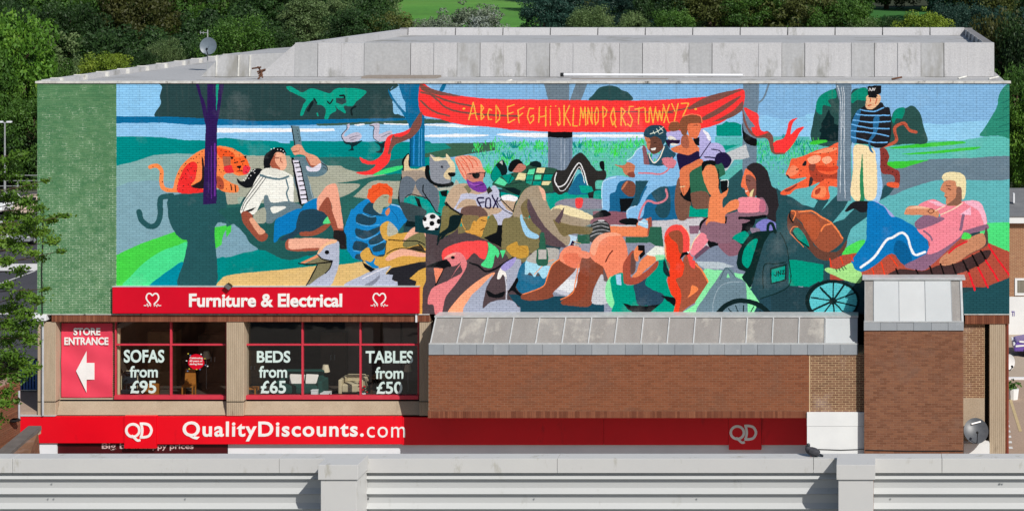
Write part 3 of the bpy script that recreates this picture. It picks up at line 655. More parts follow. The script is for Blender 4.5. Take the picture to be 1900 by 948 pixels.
MURAL_FRONT = '''
p Z 14424a 770,400 830,400 830,440 770,430
# ball
e C f2f2f4 1805,860 78,76
e C 16161a 1815,815 26,20
e C 16161a 1808,875 22,20
e C 16161a 1745,835 16,20
e C 16161a 1868,858 18,22
e C 16161a 1768,915 20,12
e C 16161a 1850,925 18,10
# seated in the front
c G 7f7650 990,300 1000,80 1060,20 1340,60 1335,160 1250,300 1235,420 1130,390 1050,375
c F 7d7549 465,700 470,620 500,530 640,605 640,690 580,760 520,790 450,820
c F 7d7549 820,770 870,660 920,610 965,700 945,800 860,822 790,800
p F 14181c 860,820 950,790 965,700 1005,700 990,890 900,850
s F 12282c 24|640,620 600,720 500,780 440,870
p G 54464a 425,420 425,290 455,215 560,175 700,142 800,188 880,220 1000,290 1060,380 1040,560 1000,700 840,880 300,880 305,640 380,470
c F 7a5a4a 638,600 650,552 720,530 820,540 872,592 866,632 780,640 650,625
c F 8a7a50 645,615 780,620 790,660 745,690 720,765 670,745 645,640
s F d9a04a 6|650,650 665,720 690,760
c F d9a04a 780,665 800,642 868,622 872,660 850,720 838,750 815,805 740,775 690,765 725,730 745,680
s F 5a3020 7|820,668 855,675
s F 5a3020 7|820,750 845,732
s F b07830 7|745,690 755,720
c G fb5050 480,390 478,315 540,268 640,235 750,222 850,224 878,250 872,330 850,385 810,372 755,330 690,392 662,352 600,328 520,362
c G 4fdf8c 880,233 960,290 978,330 965,372 940,350 915,455 850,452 818,430 860,378 885,290
p G 4fdf8c 985,305 1036,303 1005,378
c G c99a40 1048,270 1130,230 1150,262 1225,268 1238,330 1205,372 1100,362 1050,310
s G a87830 5|1150,262 1215,300
s G a87830 5|1130,290 1220,325
s G 14181c 16|720,415 790,440 860,490 940,470 1020,420 1100,370
c G f4f0ea 960,555 970,500 1000,450 1050,480 1045,560 1010,520 985,555
c G a8adc0 1000,470 1060,400 1165,385 1155,500 1110,580 1050,660 1045,560 1035,500
c G a59cd8 990,460 1040,408 1125,368 1095,440 1030,485
s G c8cad6 12|1040,750 1042,620 1030,540
c G 14181c 868,655 940,690 1022,668 1010,712 940,724 880,702
c G f8a880 520,870 620,722 740,610 860,528 942,498 900,560 800,650 722,730 680,870
c G a4abbe 685,870 720,722 800,640 925,515 870,620 845,720 835,812 900,762 1000,740 1100,750 1140,800 1165,812 1155,870
c G e88488 490,380 560,330 630,323 682,380 692,440 650,525 580,622 505,722 470,870 415,870 400,790 348,770 380,650 460,600 540,562 600,470 645,405 600,438 550,442 520,395
c G 54464a 655,400 640,430 600,480 560,540 540,560 650,500 640,440
c G f4b0a0 490,378 540,340 600,332 560,360 520,372
e G 14181c 570,368 17,14
c G 14181c 335,455 400,418 500,388 525,395 555,445 500,462 470,520 425,612 415,600 480,465
p G f59070 402,460 488,466 420,598
c G 1c6b90 1125,590 1160,450 1225,405 1225,520 1410,540 1370,630 1200,685 1140,650
p G 1a4a5c 1060,690 1190,700 1320,745 1460,710 1900,700 1900,870 1160,870 1165,812 1100,750
c G a8dcf0 1203,500 1218,385 1310,380 1430,415 1445,450 1400,530 1360,552 1320,500 1290,540 1250,500 1220,520
c G b5b2ac 1218,395 1260,340 1310,300 1400,283 1500,298 1490,380 1440,440 1340,430
p G 2c6048 1340,155 1382,155 1386,280 1402,300 1402,430 1310,426 1308,300 1330,280
p G b8b5b0 1315,300 1386,302 1384,395 1313,392
c G 14181c 1050,685 1105,590 1132,545 1148,570 1122,640 1195,705 1150,702 1090,660
c G c6c8d4 1455,670 1500,600 1560,550 1660,458 1722,480 1700,600 1660,690 1580,712
p G e4e6ea 1480,640 1560,560 1700,560 1670,660 1600,680
s G 9aa0ae 8|1460,672 1560,705 1660,690
c G 8a4a36 1515,385 1570,430 1652,462 1600,532 1510,620 1450,680 1452,712 1350,742 1200,742 1178,692 1350,630 1400,540 1435,440
c G f39070 1505,385 1530,308 1600,264 1690,280 1722,330 1722,400 1690,455 1640,462 1570,435
c G e87a5c 1540,350 1600,330 1690,345 1700,440 1620,455 1560,420
s G f98a50 9|1510,380 1440,440 1400,540 1360,625 1185,692
p Z 9a9aa8 1075,448 1110,445 1112,470 1080,470
c J f08a5c 240,95 380,92 470,100 490,60 600,20 608,60 578,182 400,185 240,185
p J c8c8cc 250,80 470,85 475,98 250,95
s J b86a50 6|250,183 575,183
p J a8d4f0 492,62 545,25 598,58 580,115 490,85
s J e8f4fa 8|500,50 590,80
c J 9a5040 580,30 612,20 600,120 575,180 580,100
p J 2e6550 385,190 580,188 598,100 700,98 716,275 640,262 600,238 380,240
p J 2e6550 -40,165 70,180 70,245 -40,250
p J 8d93a6 380,238 600,240 650,270 560,345 390,340
c J 2e3234 68,215 72,110 105,55 175,38 235,75 248,160 180,165 100,230
s J d0d0d4 5|90,80 160,60 225,72
s J d0d0d4 5|78,112 160,90 240,108
s J d0d0d4 5|75,150 160,125 246,138
s J d0d0d4 5|72,185 130,160 180,158
s J c8c8cc 16|150,45 190,45
c J 8a4a36 10,360 110,380 195,405 190,500 225,575 150,570 100,650 75,790 -70,795 -190,770 -110,690 -40,600 -20,450
c J 8f4630 -30,500 40,440 60,560 20,700 -60,760 -180,768 -100,700 -50,620
s J f98a50 9|-30,430 -60,590 -85,680 -190,740
c J c8cad0 90,770 110,640 172,515 215,590 212,700 225,770
c J f38a68 68,310 100,220 180,160 260,148 335,170 382,235 402,345 370,430 360,530 260,535 225,575 190,460 110,405 72,360
c J f8a888 72,310 105,215 180,160 290,150 340,175 230,185 155,240 112,350
s J 7a3a2c 12|268,308 235,350 208,405
c J f39070 -30,360 -10,310 70,330 60,375
c J 6a5a5c 190,470 215,520 225,575 190,565
c F 9fd0ee 1168,588 1200,670 1250,750 1325,790 1312,818 1235,808 1188,750 1162,650
# girl lying with phone
p J 8be8a8 850,870 1060,740 1140,640 1060,500 1080,465 1230,488 1245,540 1150,700 1030,870
p J b8c4cc 990,410 1000,380 1240,400 1360,440 1240,470 1080,470
c J 8be8a8 205,680 215,590 262,535 275,700 292,760 278,825 222,765
c J 009880 250,560 300,515 365,510 385,605 470,602 600,522 660,400 740,365 765,520 742,560 775,650 842,712 815,880 300,880 285,760 268,700
c J 2c4a60 455,610 540,545 580,520 555,600 620,650 722,702 682,782 560,790 490,782 465,680
p J 14181c 358,768 430,788 560,795 686,778 600,850 540,862 460,855 400,820
p J 14181c 690,702 842,722 812,796
p J a8d4f0 294,518 342,513 346,612 305,606
c J a8503e 365,570 360,440 400,360 452,305 475,390 440,470 435,545 560,490 662,398 660,455 565,550 470,605 385,600
c J 6a4a44 425,480 432,350 460,330 470,390 470,480 435,520
c J f08a5c 437,540 480,490 510,405 580,345 645,348 650,400 560,475 500,532
c J f08a5c 455,320 490,262 520,280 545,310 500,350 492,402 466,392
p J 14181c 490,260 552,262 553,342 512,382 500,352 538,310 495,305
p J e4ebe0 558,342 645,268 725,282 722,365 650,362
p J 9be4b0 645,345 735,348 720,385 650,398
c J 8a6458 738,385 790,378 828,430 812,482 770,472
c J f4a070 725,230 745,230 755,330 740,390 728,330
c J a0563f 820,560 890,500 890,380 930,345 962,440 1002,410 1062,500 1142,640 1060,722 930,805 840,870 860,700
c J ee4224 722,215 760,150 840,230 872,330 870,380 898,430 880,530 825,560 862,650 872,720 840,880 798,880 825,740 780,685 750,560 775,440 745,385 738,270
c J f8504a 722,200 742,130 800,83 880,88 930,150 946,220 945,330 992,390 990,465 950,440 925,350 885,330 878,210 840,150 770,150
c J 9a5038 762,155 840,128 882,170 885,330 855,322 835,245 790,210
s J ffc8a0 6|880,88 932,150 948,230 944,310
s J f98a50 14|1000,425 1060,490 1095,560 1140,630
c J f98a50 968,612 1022,650 932,720 950,680
c J 12343a 720,385 752,460 772,530 745,532 714,480
c J 14181c 858,385 880,330 935,318 935,342 900,350
p J f4f4f4 920,315 945,320 935,335
# pink leg sitter with phone
c J 7d8aa0 980,370 1100,300 1200,262 1400,270 1365,440 1220,410 1000,400
c J 8c6070 1195,255 1300,215 1400,255 1395,330 1290,352
p J 8a6478 940,90 1035,88 1022,158 950,162
c J f08a98 950,300 1035,155 1112,190 1090,250 990,355
s J f4e0b0 7|1035,160 985,220 955,295
p J 6a5064 985,355 1090,262 1130,280 1000,385
c J 8c6878 1110,60 1270,70 1390,40 1400,140 1330,185 1300,240 1190,240 1100,200
'''
MURAL_CENTRE = '''
p Z 2b565c 1330,335 1375,310 1400,380 1480,380 1480,470 1330,470
p I 2b565c 1205,255 1400,148 1500,400 1400,430 1280,445 1200,380
p H c4c8cc 1260,685 1440,608 1480,742 1340,742 1250,870
p H 5cb8b0 1205,870 1410,765 1410,815 1240,960
p H 6f8496 1412,740 1536,700 1536,1000 1412,1000
p I 1a6490 220,400 330,260 470,260 860,180 870,560 830,612 560,612 480,560 235,540
c I 23505f 610,360 700,310 760,330 780,480 750,580 680,585 640,520 660,460
p I 14181c 330,420 462,415 458,532 340,535
p I c8c6cc 620,615 900,600 1050,585 1100,620 1030,665 900,680 720,660 620,650
p I 8a5a68 90,570 240,530 400,540 400,660 60,640
# denim man
s I 0e3a4a 7|470,264 540,262
c H 86bde8 390,765 440,730 475,660 540,622 560,700 600,800 500,800 440,795
c H 86bde8 460,960 465,850 490,790 560,765 640,795 740,760 770,700 840,690 862,780 855,960
c H 2a5266 590,680 640,770 730,610 775,655 825,690 790,740 700,795 620,790 560,780
c H 8a5a62 528,622 562,640 592,805 552,808 540,720
c H 8a5a62 700,770 760,740 820,760 800,820 740,800
s H c4e4f8 9|395,750 445,715 480,660 530,630
c H 6a4538 558,535 640,525 712,590 705,650 640,692 590,662 565,590
c H c87a58 548,535 590,548 600,600 585,660 565,600
c H 26485a 545,530 560,470 620,438 700,443 742,490 742,560 712,612 690,560 640,535 600,550
s H e4ead8 7|600,515 660,495 715,455
s H e4ead8 6|625,490 640,515
s H e4ead8 6|655,470 675,505
s H e4ead8 6|680,455 710,490
s H e4ead8 5|675,520 715,500
p H f4f4f0 603,645 652,635 640,662 612,660
s H 2a1a18 5|575,590 600,590
s H 2a1a18 5|630,592 655,590
s H f4ecd8 10|590,690 605,740 635,770 680,730 722,630
c H c87a5a 283,788 370,790 400,762 462,792 462,855 420,885 370,860 350,815
c H 8a4a3c 400,862 460,850 462,900 420,900
c I 86bde8 170,310 195,255 260,225 340,218 460,235 460,170 492,118 640,130 770,145 825,215 812,282 720,302 620,360 560,430 540,560 490,602 400,595 390,540 425,492 490,478 540,380 582,268 450,262 330,272 290,360 245,385 238,525 182,532 172,420
p I 23505f 470,264 585,264 520,380 490,478 420,492 465,400
c I d8808e 700,75 760,60 830,90 800,150 740,140
s I d8808e 14|500,195 600,198 690,205 760,160 790,60
s I d8808e 18|500,590 520,520 575,440 650,462 720,440 748,400 738,340
s I c4e4f8 8|180,500 175,320 200,262 300,228
s I c4e4f8 8|395,560 400,520 470,485
c I 14181c 78,585 180,520 242,542 242,572 90,592
c I 14181c 328,612 400,592 488,600 472,662 350,640
c I 7a4a3c 345,335 385,268 462,282 460,392 400,395
c I c87a58 345,335 390,268 400,280 360,335
# seated woman
c H b5b0e0 745,505 860,488 885,560 862,605 830,610 765,570
c H e4e0d8 755,545 800,540 850,600 790,620
c H 2c1c40 735,570 770,640 780,600 850,600 860,570 830,570
c H e07c52 780,645 870,605 880,540 930,525 1000,600 1035,670 940,702 840,685
c H a8604a 870,600 880,535 930,540 940,630 900,640
c H 241c48 838,690 940,702 1022,665 1035,735 960,770 870,835 845,780
c H b5b0e0 1028,475 1100,500 1135,560 1110,640 1040,722 1030,600
c H f2f0f8 1060,480 1110,505 1132,560 1115,575 1090,530
c H b5b0e0 1050,730 1110,610 1200,598 1262,675 1190,762 1080,748
c H 241c48 1190,690 1262,682 1315,742 1275,815 1200,800 1165,760
s H 241c48 12|1080,718 1150,725 1200,735
s H 241c48 9|1140,650 1200,660 1240,690
s H 241c48 8|1130,590 1080,660 1030,735
p H 14181c 975,560 1030,545 1030,620 1000,610
c H e57850 935,430 1032,425 1045,470 1035,505 1010,552 960,550 935,512
c H 8a5238 856,430 885,370 960,348 1040,365 1052,420 940,425 925,500 905,535 872,505
c H 8a5238 758,462 790,410 850,415 862,470 825,492 775,488
s H f98a60 7|880,365 960,343 1040,358 1055,420
s H f98a60 5|765,415 840,405
s H 2a1a2c 6|985,440 1015,442
c I 2f6a50 955,170 1060,105 1190,120 1230,110 1260,200 1210,240 1120,380 1000,365 955,400
c I 7a5648 830,290 860,240 900,400 955,450 942,560 900,612 840,592 812,450
c I 7a5648 960,370 1100,365 1135,505 1000,512 960,440
p I 009c84 948,480 1000,512 1110,508 1105,585 940,582
p I 14181c 860,380 950,300 960,452 900,430
c I e07c52 862,170 960,108 1040,72 1062,118 950,190 948,300 925,360 900,392 885,385 865,320
s I 8a4a30 5|880,300 895,380
c I ea8c5c 1056,190 1080,145 1112,123 1170,140 1198,230 1198,350 1135,392 1082,290
s I 14181c 8|1196,160 1205,260 1200,350
s I f4e0b0 6|862,318 905,312
c I 14181c 1060,100 1160,85 1170,130 1100,120 1060,180
# long haired woman
c I f07850 1448,155 1528,215 1535,345 1480,405 1440,372 1430,332 1398,308 1420,210
c I 84544c 1450,210 1525,250 1535,370 1500,430 1465,350 1440,280
s I 2a1a18 5|1440,255 1480,265
p I f4d0c0 1435,345 1465,350 1440,365
c I e8d8a0 1470,420 1480,365 1512,335 1500,380 1495,430
c I 322c30 1448,150 1500,108 1560,112 1630,180 1672,310 1740,360 1758,450 1752,600 1700,625 1640,612 1600,500 1535,410 1530,260 1500,200
c I 8c6878 1550,415 1612,440 1628,565 1440,585 1230,575 1190,570 1380,525
c I f0909e 1368,450 1395,410 1560,418 1565,510 1540,540 1440,545 1375,535
c I c47088 1570,430 1610,450 1610,530 1560,530
c I ee8a5a 1108,570 1118,440 1138,392 1195,330 1222,380 1282,330 1272,392 1240,425 1240,500 1300,445 1370,430 1372,505 1262,560 1255,668 1088,662
p I 14181c 1218,265 1282,260 1278,345 1232,372 1222,340
s I f4f4f4 5|1218,262 1282,260 1280,320
c I 8c6878 1030,690 1085,600 1100,665 1255,665 1270,585 1392,590 1395,680 1320,730 1300,770 1395,800 1385,860 1220,830 1120,780
s I 14181c 28|1385,592 1500,590 1610,575
s I 14181c 13|1268,585 1262,680 1300,748 1380,712
c I 14181c 1025,690 1045,620 1112,583 1060,640 1040,690
c I 14181c 1380,690 1420,620 1520,600 1500,670 1430,720
c I 8c6878 1390,600 1480,612 1400,640
c I 14181c 1105,790 1180,768 1225,802 1170,862 1120,845
p I a8d4f0 1148,785 1192,705 1186,812
c I 7f7fc8 1530,645 1620,598 1725,655 1720,705 1560,702
s I 14181c 20|1180,825 1280,790 1400,825 1460,880
'''
MURAL_RIGHT = '''
p L b0513f 1000,620 1620,560 1620,800 1000,800
p Z 28525a 1400,470 1540,440 1540,530 1400,530
p Z 8be8a8 1290,560 1330,500 1385,510 1400,545 1360,600 1290,600
p J 284a58 1480,640 1900,380 1900,870 1400,870 1240,860
p J 009c84 1822,388 1910,400 1910,612 1822,600
p M 00997f 60,330 200,345 362,375 362,490 290,548 90,535
p M 26454f -40,545 100,538 240,552 330,500 330,600 280,780 -40,780
# dark shadows of cat and man
p L 28525a 0,390 50,255 120,272 200,330 290,352 318,300 265,262 405,262 400,300 345,378 470,250 560,285 520,360 430,470 520,440 600,360 730,320 710,400 640,440 570,520 500,720 360,760 100,750 0,700
p L 28525a 770,310 830,180 905,200 860,260
p L 28525a 60,340 140,300 0,200 40,450
# bag
c L 6a4438 110,390 260,560 300,650 460,690 540,600 520,680 430,750 330,745 240,660 180,580 90,520
c L a0543a 108,385 180,372 290,400 420,470 512,582 480,640 400,690 330,665 270,600 200,470
c L b85a38 190,400 300,420 340,500 300,600 240,540 200,470
s L f88a50 12|175,385 270,378 340,420 430,475 508,585
s L f88a50 12|345,530 370,490 420,475
s L f88a50 9|120,375 150,390 130,450
s L 14181c 10|108,385 105,430 130,465
c L 008f7c 130,535 160,503 215,555 255,650 210,640 150,580
s L f88a50 6|105,540 130,500 165,500
s L f88a50 6|105,545 160,600 210,650
s L 14181c 9|125,540 170,600 250,655
# rucksacks
c J 8d7b90 1480,110 1560,120 1560,170 1510,170
c J 009c84 1325,190 1430,135 1470,190 1420,245 1380,235
p J 10302f 1358,420 1375,320 1420,240 1480,160 1540,140 1690,130 1660,250 1560,420 1490,620 1470,640 1405,540 1438,492 1370,465
c J 009c84 1405,400 1430,290 1490,220 1545,208 1520,300 1475,440 1440,455
p J 2b4f58 1490,630 1540,440 1600,240 1650,160 1700,140 1745,150 1790,250 1818,380 1818,622 1580,732
s J 10302f 8|1745,150 1792,250 1818,390 1818,620 1570,730
s J 10302f 24|1632,145 1640,80 1672,72 1700,150
s J 10302f 9|1592,640 1600,440 1700,425 1790,410
p J 10302f 1652,462 1798,425 1795,572 1658,606
p J 00a08c 1665,475 1785,443 1783,560 1668,592
s J 10302f 7|1685,520 1705,530 1712,495
s J 10302f 7|1725,530 1725,490 1745,520 1748,480
s J 10302f 7|1760,485 1778,480 1762,515 1782,508
c J 6e8794 1020,870 1090,700 1180,570 1225,500 1268,452 1330,480 1352,540 1420,570 1452,650 1465,870
p J 8be8a8 1438,590 1462,620 1560,762 1500,870 1460,870 1450,720
p J 8be8a8 1268,548 1284,505 1302,545
s J 98aab4 7|1150,850 1155,760 1200,640 1280,590 1410,580
s J 4a606c 7|1215,560 1270,460 1350,545
s J 122a2c 42|1180,880 1250,800 1340,755 1420,748 1520,770 1600,815 1660,880
q J 122a2c 8|1420,870 1420,790
q J 122a2c 8|1380,870 1350,790
q J 122a2c 8|1340,870 1285,815
q J 122a2c 8|1470,870 1510,800
q J 122a2c 8|1530,870 1570,835
# bushes and second cat
c K 2c5250 278,510 285,340 310,230 335,160 440,108 490,120 490,510
c K 0a8a72 305,270 330,165 440,108 462,170 400,190 420,240 360,230 350,300
p K 0e2c30 328,505 345,440 330,420 350,400 345,370 370,330 390,290 402,262 420,300 445,330 445,370 480,385 480,505
c K 2c5250 560,500 570,150 640,100 700,108 720,260 640,300 600,500
c K 0a8a72 575,150 640,100 700,108 690,190 620,190 580,215
c K 2e5450 850,520 880,330 920,258 980,255 1040,232 1085,265 1112,320 1130,400 1155,515 1000,525
c K 0a8a72 885,335 915,262 985,250 965,330 920,330 900,370
c K 3fc83c 255,525 290,500 380,495 385,512 300,530
s K 3fc83c 6|320,480 330,510
s K 3fc83c 6|280,480 290,510
s K 0a8a84 7|205,540 212,610
s K 0a8a84 7|235,510 270,580
s K 0a8a84 7|190,560 205,610
s K c05c44 24|815,545 890,522 922,490 905,420 925,385 980,368 1015,415 1070,435
s K 8a3a30 6|905,440 918,480
s K 8a3a30 6|960,372 990,380
c K 8a3a34 790,570 840,565 866,620 850,680 900,710 945,745 942,845 905,862 848,842 905,815 895,765 800,735
c K e8603c 855,820 935,820 930,862 850,845
c K f2643e 75,750 98,700 118,640 160,632 230,608 300,578 400,550 490,532 490,830 402,850 405,945 280,938 280,880 335,818 250,852 150,872 100,912 38,910 50,880 150,830 235,780 130,792 85,778
c K f48a64 120,690 160,700 170,740 110,775 80,755
c K fa9a70 230,615 400,555 470,560 400,590 280,600
c K b04430 250,690 290,670 330,740 420,760 480,740 480,790 380,790 330,820 270,790
c K fa8a5c 285,880 330,850 380,860 370,930 290,930
c K 3c3438 260,780 282,790 275,830 250,850
c K 2c2c30 78,758 95,768 108,788 150,795 130,798 88,782
c K 26262c 200,690 215,660 232,655 228,690
s K 3a2020 7|155,722 172,715
c K 8a4438 250,690 300,680 290,730 260,720
d K 3a2020 300,610 340,600 360,640 400,590 420,640 440,680 380,680 330,660 400,720 450,720 310,760 350,770 420,770 360,800 400,820 280,640 460,600 440,560 190,730 180,760 820,600 840,640 810,650 830,690 860,720 890,740 920,760
p K 6f8394 452,70 578,70 572,200 572,960 466,960 482,200
p L 6f8394 466,-10 572,-10 560,285 520,280 470,262
s K d4dce4 5|470,80 490,160 498,400 490,900
s K d4dce4 5|515,90 522,200 520,600 528,940
s K d4dce4 4|500,90 508,180 512,400
c K fbb08c 240,640 300,610 340,620 330,660 270,680
c K fbb08c 350,640 400,620 430,650 380,680
c K d8482c 300,700 350,690 420,700 470,690 470,720 400,735 330,730
c K b04430 300,880 340,860 330,900 300,910
c K 8a3a30 60,880 110,860 160,830 150,850 90,890
c K 9cc8ee 738,560 790,548 800,740 815,840 790,960 735,960 760,800
c K 9cc8ee 578,520 600,530 600,640 585,740
c K 2f8a5c 640,600 662,590 680,780 672,970 638,970
c K f6e0b2 602,535 740,560 762,640 772,720 770,900 745,950 700,955 678,930 668,800 660,600 648,700 640,800 642,950 600,955 570,900 572,840 590,700
c K 26262c 640,258 700,225 800,208 830,240 870,260 882,400 862,520 780,556 700,530 620,520 578,500 578,350 610,285
c K 2a6a98 610,285 645,262 640,330 612,430 615,515 575,500 575,380
c K 2a6a98 745,330 790,320 770,440 720,520 745,595 715,570 705,500 740,440
s K 6fb4ec 10|642,262 740,278 822,248
s K 6fb4ec 10|610,298 720,308 870,305
s K 6fb4ec 10|590,342 720,360 872,352
s K 6fb4ec 10|580,375 700,402 865,410
s K 6fb4ec 10|575,425 680,435 760,445 862,465
s K 6fb4ec 10|575,470 690,500 760,515 850,512
c K e8b890 700,155 790,150 800,190 775,230 730,262 688,248 688,195
s K 1c1c20 9|708,165 772,160
s K c04830 8|720,180 722,200
s K c04830 9|705,232 725,228
s K c04830 6|770,180 760,220
p K 1c1c20 700,84 806,78 802,140 772,150 765,175 712,170 700,135
s K f0f0f0 5|712,118 718,98 730,118
s K f0f0f0 5|738,98 736,118
s K f0f0f0 5|745,100 748,118 758,98
c L 24242a 528,372 600,305 725,308 722,350 690,385 640,385 600,360 545,382
p L 28525a 500,470 690,385 720,320 700,420 560,520
# reclining man
p L 0a6ea8 700,310 720,305 700,600 690,560
c L a8a8e0 755,305 800,320 860,370 915,435 880,430 820,370
c L 0c78bc 695,420 712,310 765,310 830,350 880,420 935,428 1060,498 1140,570 1165,630 1160,690 1060,770 985,795 885,702 760,790 660,842 590,825 575,765 640,670 690,590
c L 0a5e94 930,600 1000,640 1040,760 985,795 900,690
s L f4f4f6 19|648,808 750,730 840,605 890,580 965,543 1010,590 1030,660 1065,712 1140,690
c L a8e48c 372,830 400,808 470,822 545,785 582,775 602,820 652,850 645,925 560,918 440,868
s L 14403c 6|455,820 468,840
s L 14403c 6|478,812 492,835
s L 14403c 6|502,805 516,828
s L 14403c 6|522,798 535,820
c L 8c6680 1160,700 1290,640 1380,580 1440,535 1520,540 1612,490 1612,520 1440,570 1300,690 1200,780 1120,832 980,800 1070,745
c L 5a4844 1590,560 1610,500 1622,620 1590,655 1480,710 1400,760 1380,780 1470,690 1580,640
c L f28a9a 1085,340 1200,288 1300,330 1420,305 1530,298 1582,350 1612,480 1520,540 1445,530 1390,590 1250,682 1158,705 1172,620 1080,520 1120,460 1250,440 1230,380
c L f8b8cc 1530,300 1585,350 1612,478 1590,480 1550,380 1440,310
p L f8c0d4 1405,405 1490,345 1490,410
c L f8b8cc 1160,300 1230,305 1300,340 1240,340 1200,320
c L 8c6680 1058,482 1085,440 1160,402 1285,432 1250,462 1160,500 1095,518
s L 8c6680 22|1432,410 1412,520
s L 8c6680 14|1130,530 1180,570 1192,600
c L 8c6680 1430,535 1480,515 1612,478 1612,500 1500,548
c L d08a68 1290,150 1370,148 1395,200 1425,195 1420,290 1402,335 1308,335 1300,282 1285,262 1290,238 1258,215
c L 8c6250 1382,200 1425,190 1420,290 1402,330 1330,335 1305,330 1372,275
c L efe0b0 1268,120 1290,90 1340,78 1410,88 1450,130 1448,250 1425,290 1415,200 1380,190 1370,150 1310,142 1282,150
s L 6a3c30 6|1300,185 1335,188
s L 6a3c30 8|1315,205 1335,215
s L 6a3c30 5|1290,270 1310,275
c L d8906c 985,385 1010,345 1080,338 1190,360 1245,385 1232,430 1180,412 1000,405
c L f4c0a0 990,360 1080,340 1180,358 1080,360
s L 5a2c24 5|1160,380 1185,360 1208,378 1185,395 1160,380
s L f4dcc0 8|1220,375 1290,340
s L f4dcc0 8|1260,405 1350,365 1425,318
c L 4a3434 850,880 950,820 1120,835 1250,790 1380,775 1560,690 1640,680 1610,750 1470,830 1300,875 1100,900
c L c88a68 1248,772 1275,722 1400,640 1520,562 1590,555 1595,640 1480,705 1380,772 1290,795
s L a06048 5|1270,760 1310,745
s L a06048 5|1260,775 1320,770
c L 4fdc5a 1420,590 1440,540 1490,560 1480,590
s L e82030 12|1320,700 1380,650 1460,610
s L 14100f 12|915,820 945,880
s L 14100f 12|1070,825 1095,880
s L 14100f 12|1175,800 1200,880
s L 14100f 12|1258,780 1290,880
s L 14100f 12|1350,785 1380,865
s L 14100f 14|1430,755 1475,850
s L 14100f 14|1500,715 1545,800
s L 14100f 14|1565,680 1605,750
s L f02030 14|1475,850 1520,980
s L f02030 14|1545,810 1620,960
s L f02030 14|1605,755 1700,910
s L f02030 14|1625,640 1690,740 1810,900
s L f04020 9|410,740 422,800
s L f04020 9|490,725 510,780
s L f04020 9|575,720 590,760
s L f04020 9|735,810 750,870
s L f04020 9|805,770 835,880
s L f04020 9|870,720 930,800
# wheel
e M 122a2c 430,652 208,162
e M 5cc4cc 438,652 182,138
e M 122a2c 435,652 30,26
q M 122a2c 10|435,652 438,515
q M 122a2c 14|435,652 520,530
q M 122a2c 10|435,652 605,590
q M 122a2c 10|435,652 618,695
q M 122a2c 10|435,652 545,770
q M 122a2c 12|435,652 452,800
q M 122a2c 10|435,652 345,770
q M 122a2c 14|435,652 255,735
q M 122a2c 10|435,652 270,625
q M 122a2c 16|435,652 340,550
'''
MURAL_FIX = '''
c T a69680 592,190 618,110 655,48 715,30 752,55 760,115 800,180 842,255 885,300 872,342 828,322 780,275 722,198 690,135 668,100 652,150 672,205 640,180
c T f0b89c 722,34 752,55 758,105 745,100 735,70
c T 7a6c48 640,185 628,140 650,108 668,100 676,140 668,195
c T 5c4a50 668,98 692,138 728,205 782,272 862,342 828,348 762,312 742,270 702,232 672,180 662,130
c T a69680 788,160 830,132 850,170 985,205 962,242 880,232 812,200
c T f2e2b2 800,150 830,130 870,138 995,182 990,208 900,190 850,172 835,150
c T 7a6c48 800,205 860,228 960,245 1002,248 985,282 900,280 850,292 815,245
p T 5c4a50 805,212 855,140 848,185 828,228
c T 6e544e 318,172 330,148 380,136 425,145 452,168 450,190 405,186 330,188
c T 86744e 320,186 405,186 400,210 382,215 368,228 350,262 328,258 322,215
c T d9a04a 372,238 385,212 400,215 415,196 450,188 454,212 443,236 436,256 420,288 395,286 340,268 352,262 378,262
s T d9a04a 4|321,200 326,232 340,256
s T 4a2a20 4|422,208 446,214
s T 4a2a20 4|420,262 436,252
s T a87028 3|376,228 384,222 386,240
c T b07c34 400,286 420,288 412,292 360,276
s T 14181c 9|240,118 270,150 325,182
c T 12282c 262,190 320,184 312,215 268,262 215,292 196,330 200,285 250,245
p T 14181c 436,300 502,272 532,232 528,352 462,312
s T 14181c 5|520,60 525,95 545,120 590,165
s T 14181c 5|590,165 600,125 622,85
c T f4f4f8 530,88 565,76 612,92 600,112 560,104
s T d8b890 4|905,318 940,330
s T d8b890 4|900,332 932,342
s T f8a070 4|700,490 760,430 800,415
c T 2e6550 730,280 750,280 752,345 768,368 768,440 714,440 714,365 728,345
p T bcb8b4 720,362 762,362 762,412 720,412
'''
FONT = {'A':'0,10 5,0 9,10|1,7 8,6','B':'1,10 1,0 8,2 1,5 9,8 1,10','C':'9,2 4,1 1,5 3,9 9,9','D':'1,10 1,0 8,4 7,8 1,10','E':'9,0 1,1 2,10 10,8|1,5 8,4',
'F':'10,0 1,2 3,10|2,6 8,4','G':'9,1 3,1 0,6 4,10 9,8 9,5 5,6','H':'1,0 0,9|9,0 9,11|0,6 9,5','I':'5,0 5,10','J':'6,0 8,9 3,10 1,8','K':'2,0 2,10|9,0 3,5 10,10',
'L':'2,0 1,10 9,10','M':'0,10 2,0 5,6 8,0 9,10','N':'0,10 1,0 9,10 8,0','O':'5,0 1,4 3,10 8,8 8,2 5,0','P':'2,11 1,0 9,2 7,5 2,6','Q':'5,0 0,5 4,10 9,7 5,0|6,8 10,11','R':'1,10 1,0 8,2 2,5 9,10',
'S':'9,1 3,1 2,4 8,7 5,10 0,9','T':'0,1 10,0|5,0 4,10','U':'1,0 3,9 8,9 9,0','V':'0,0 5,10 10,0','W':'0,0 3,10 5,2 8,10 10,0','X':'0,0 9,10|9,0 1,10','Y':'0,0 5,5|10,0 4,12','Z':'0,0 9,0 2,10 8,10'}
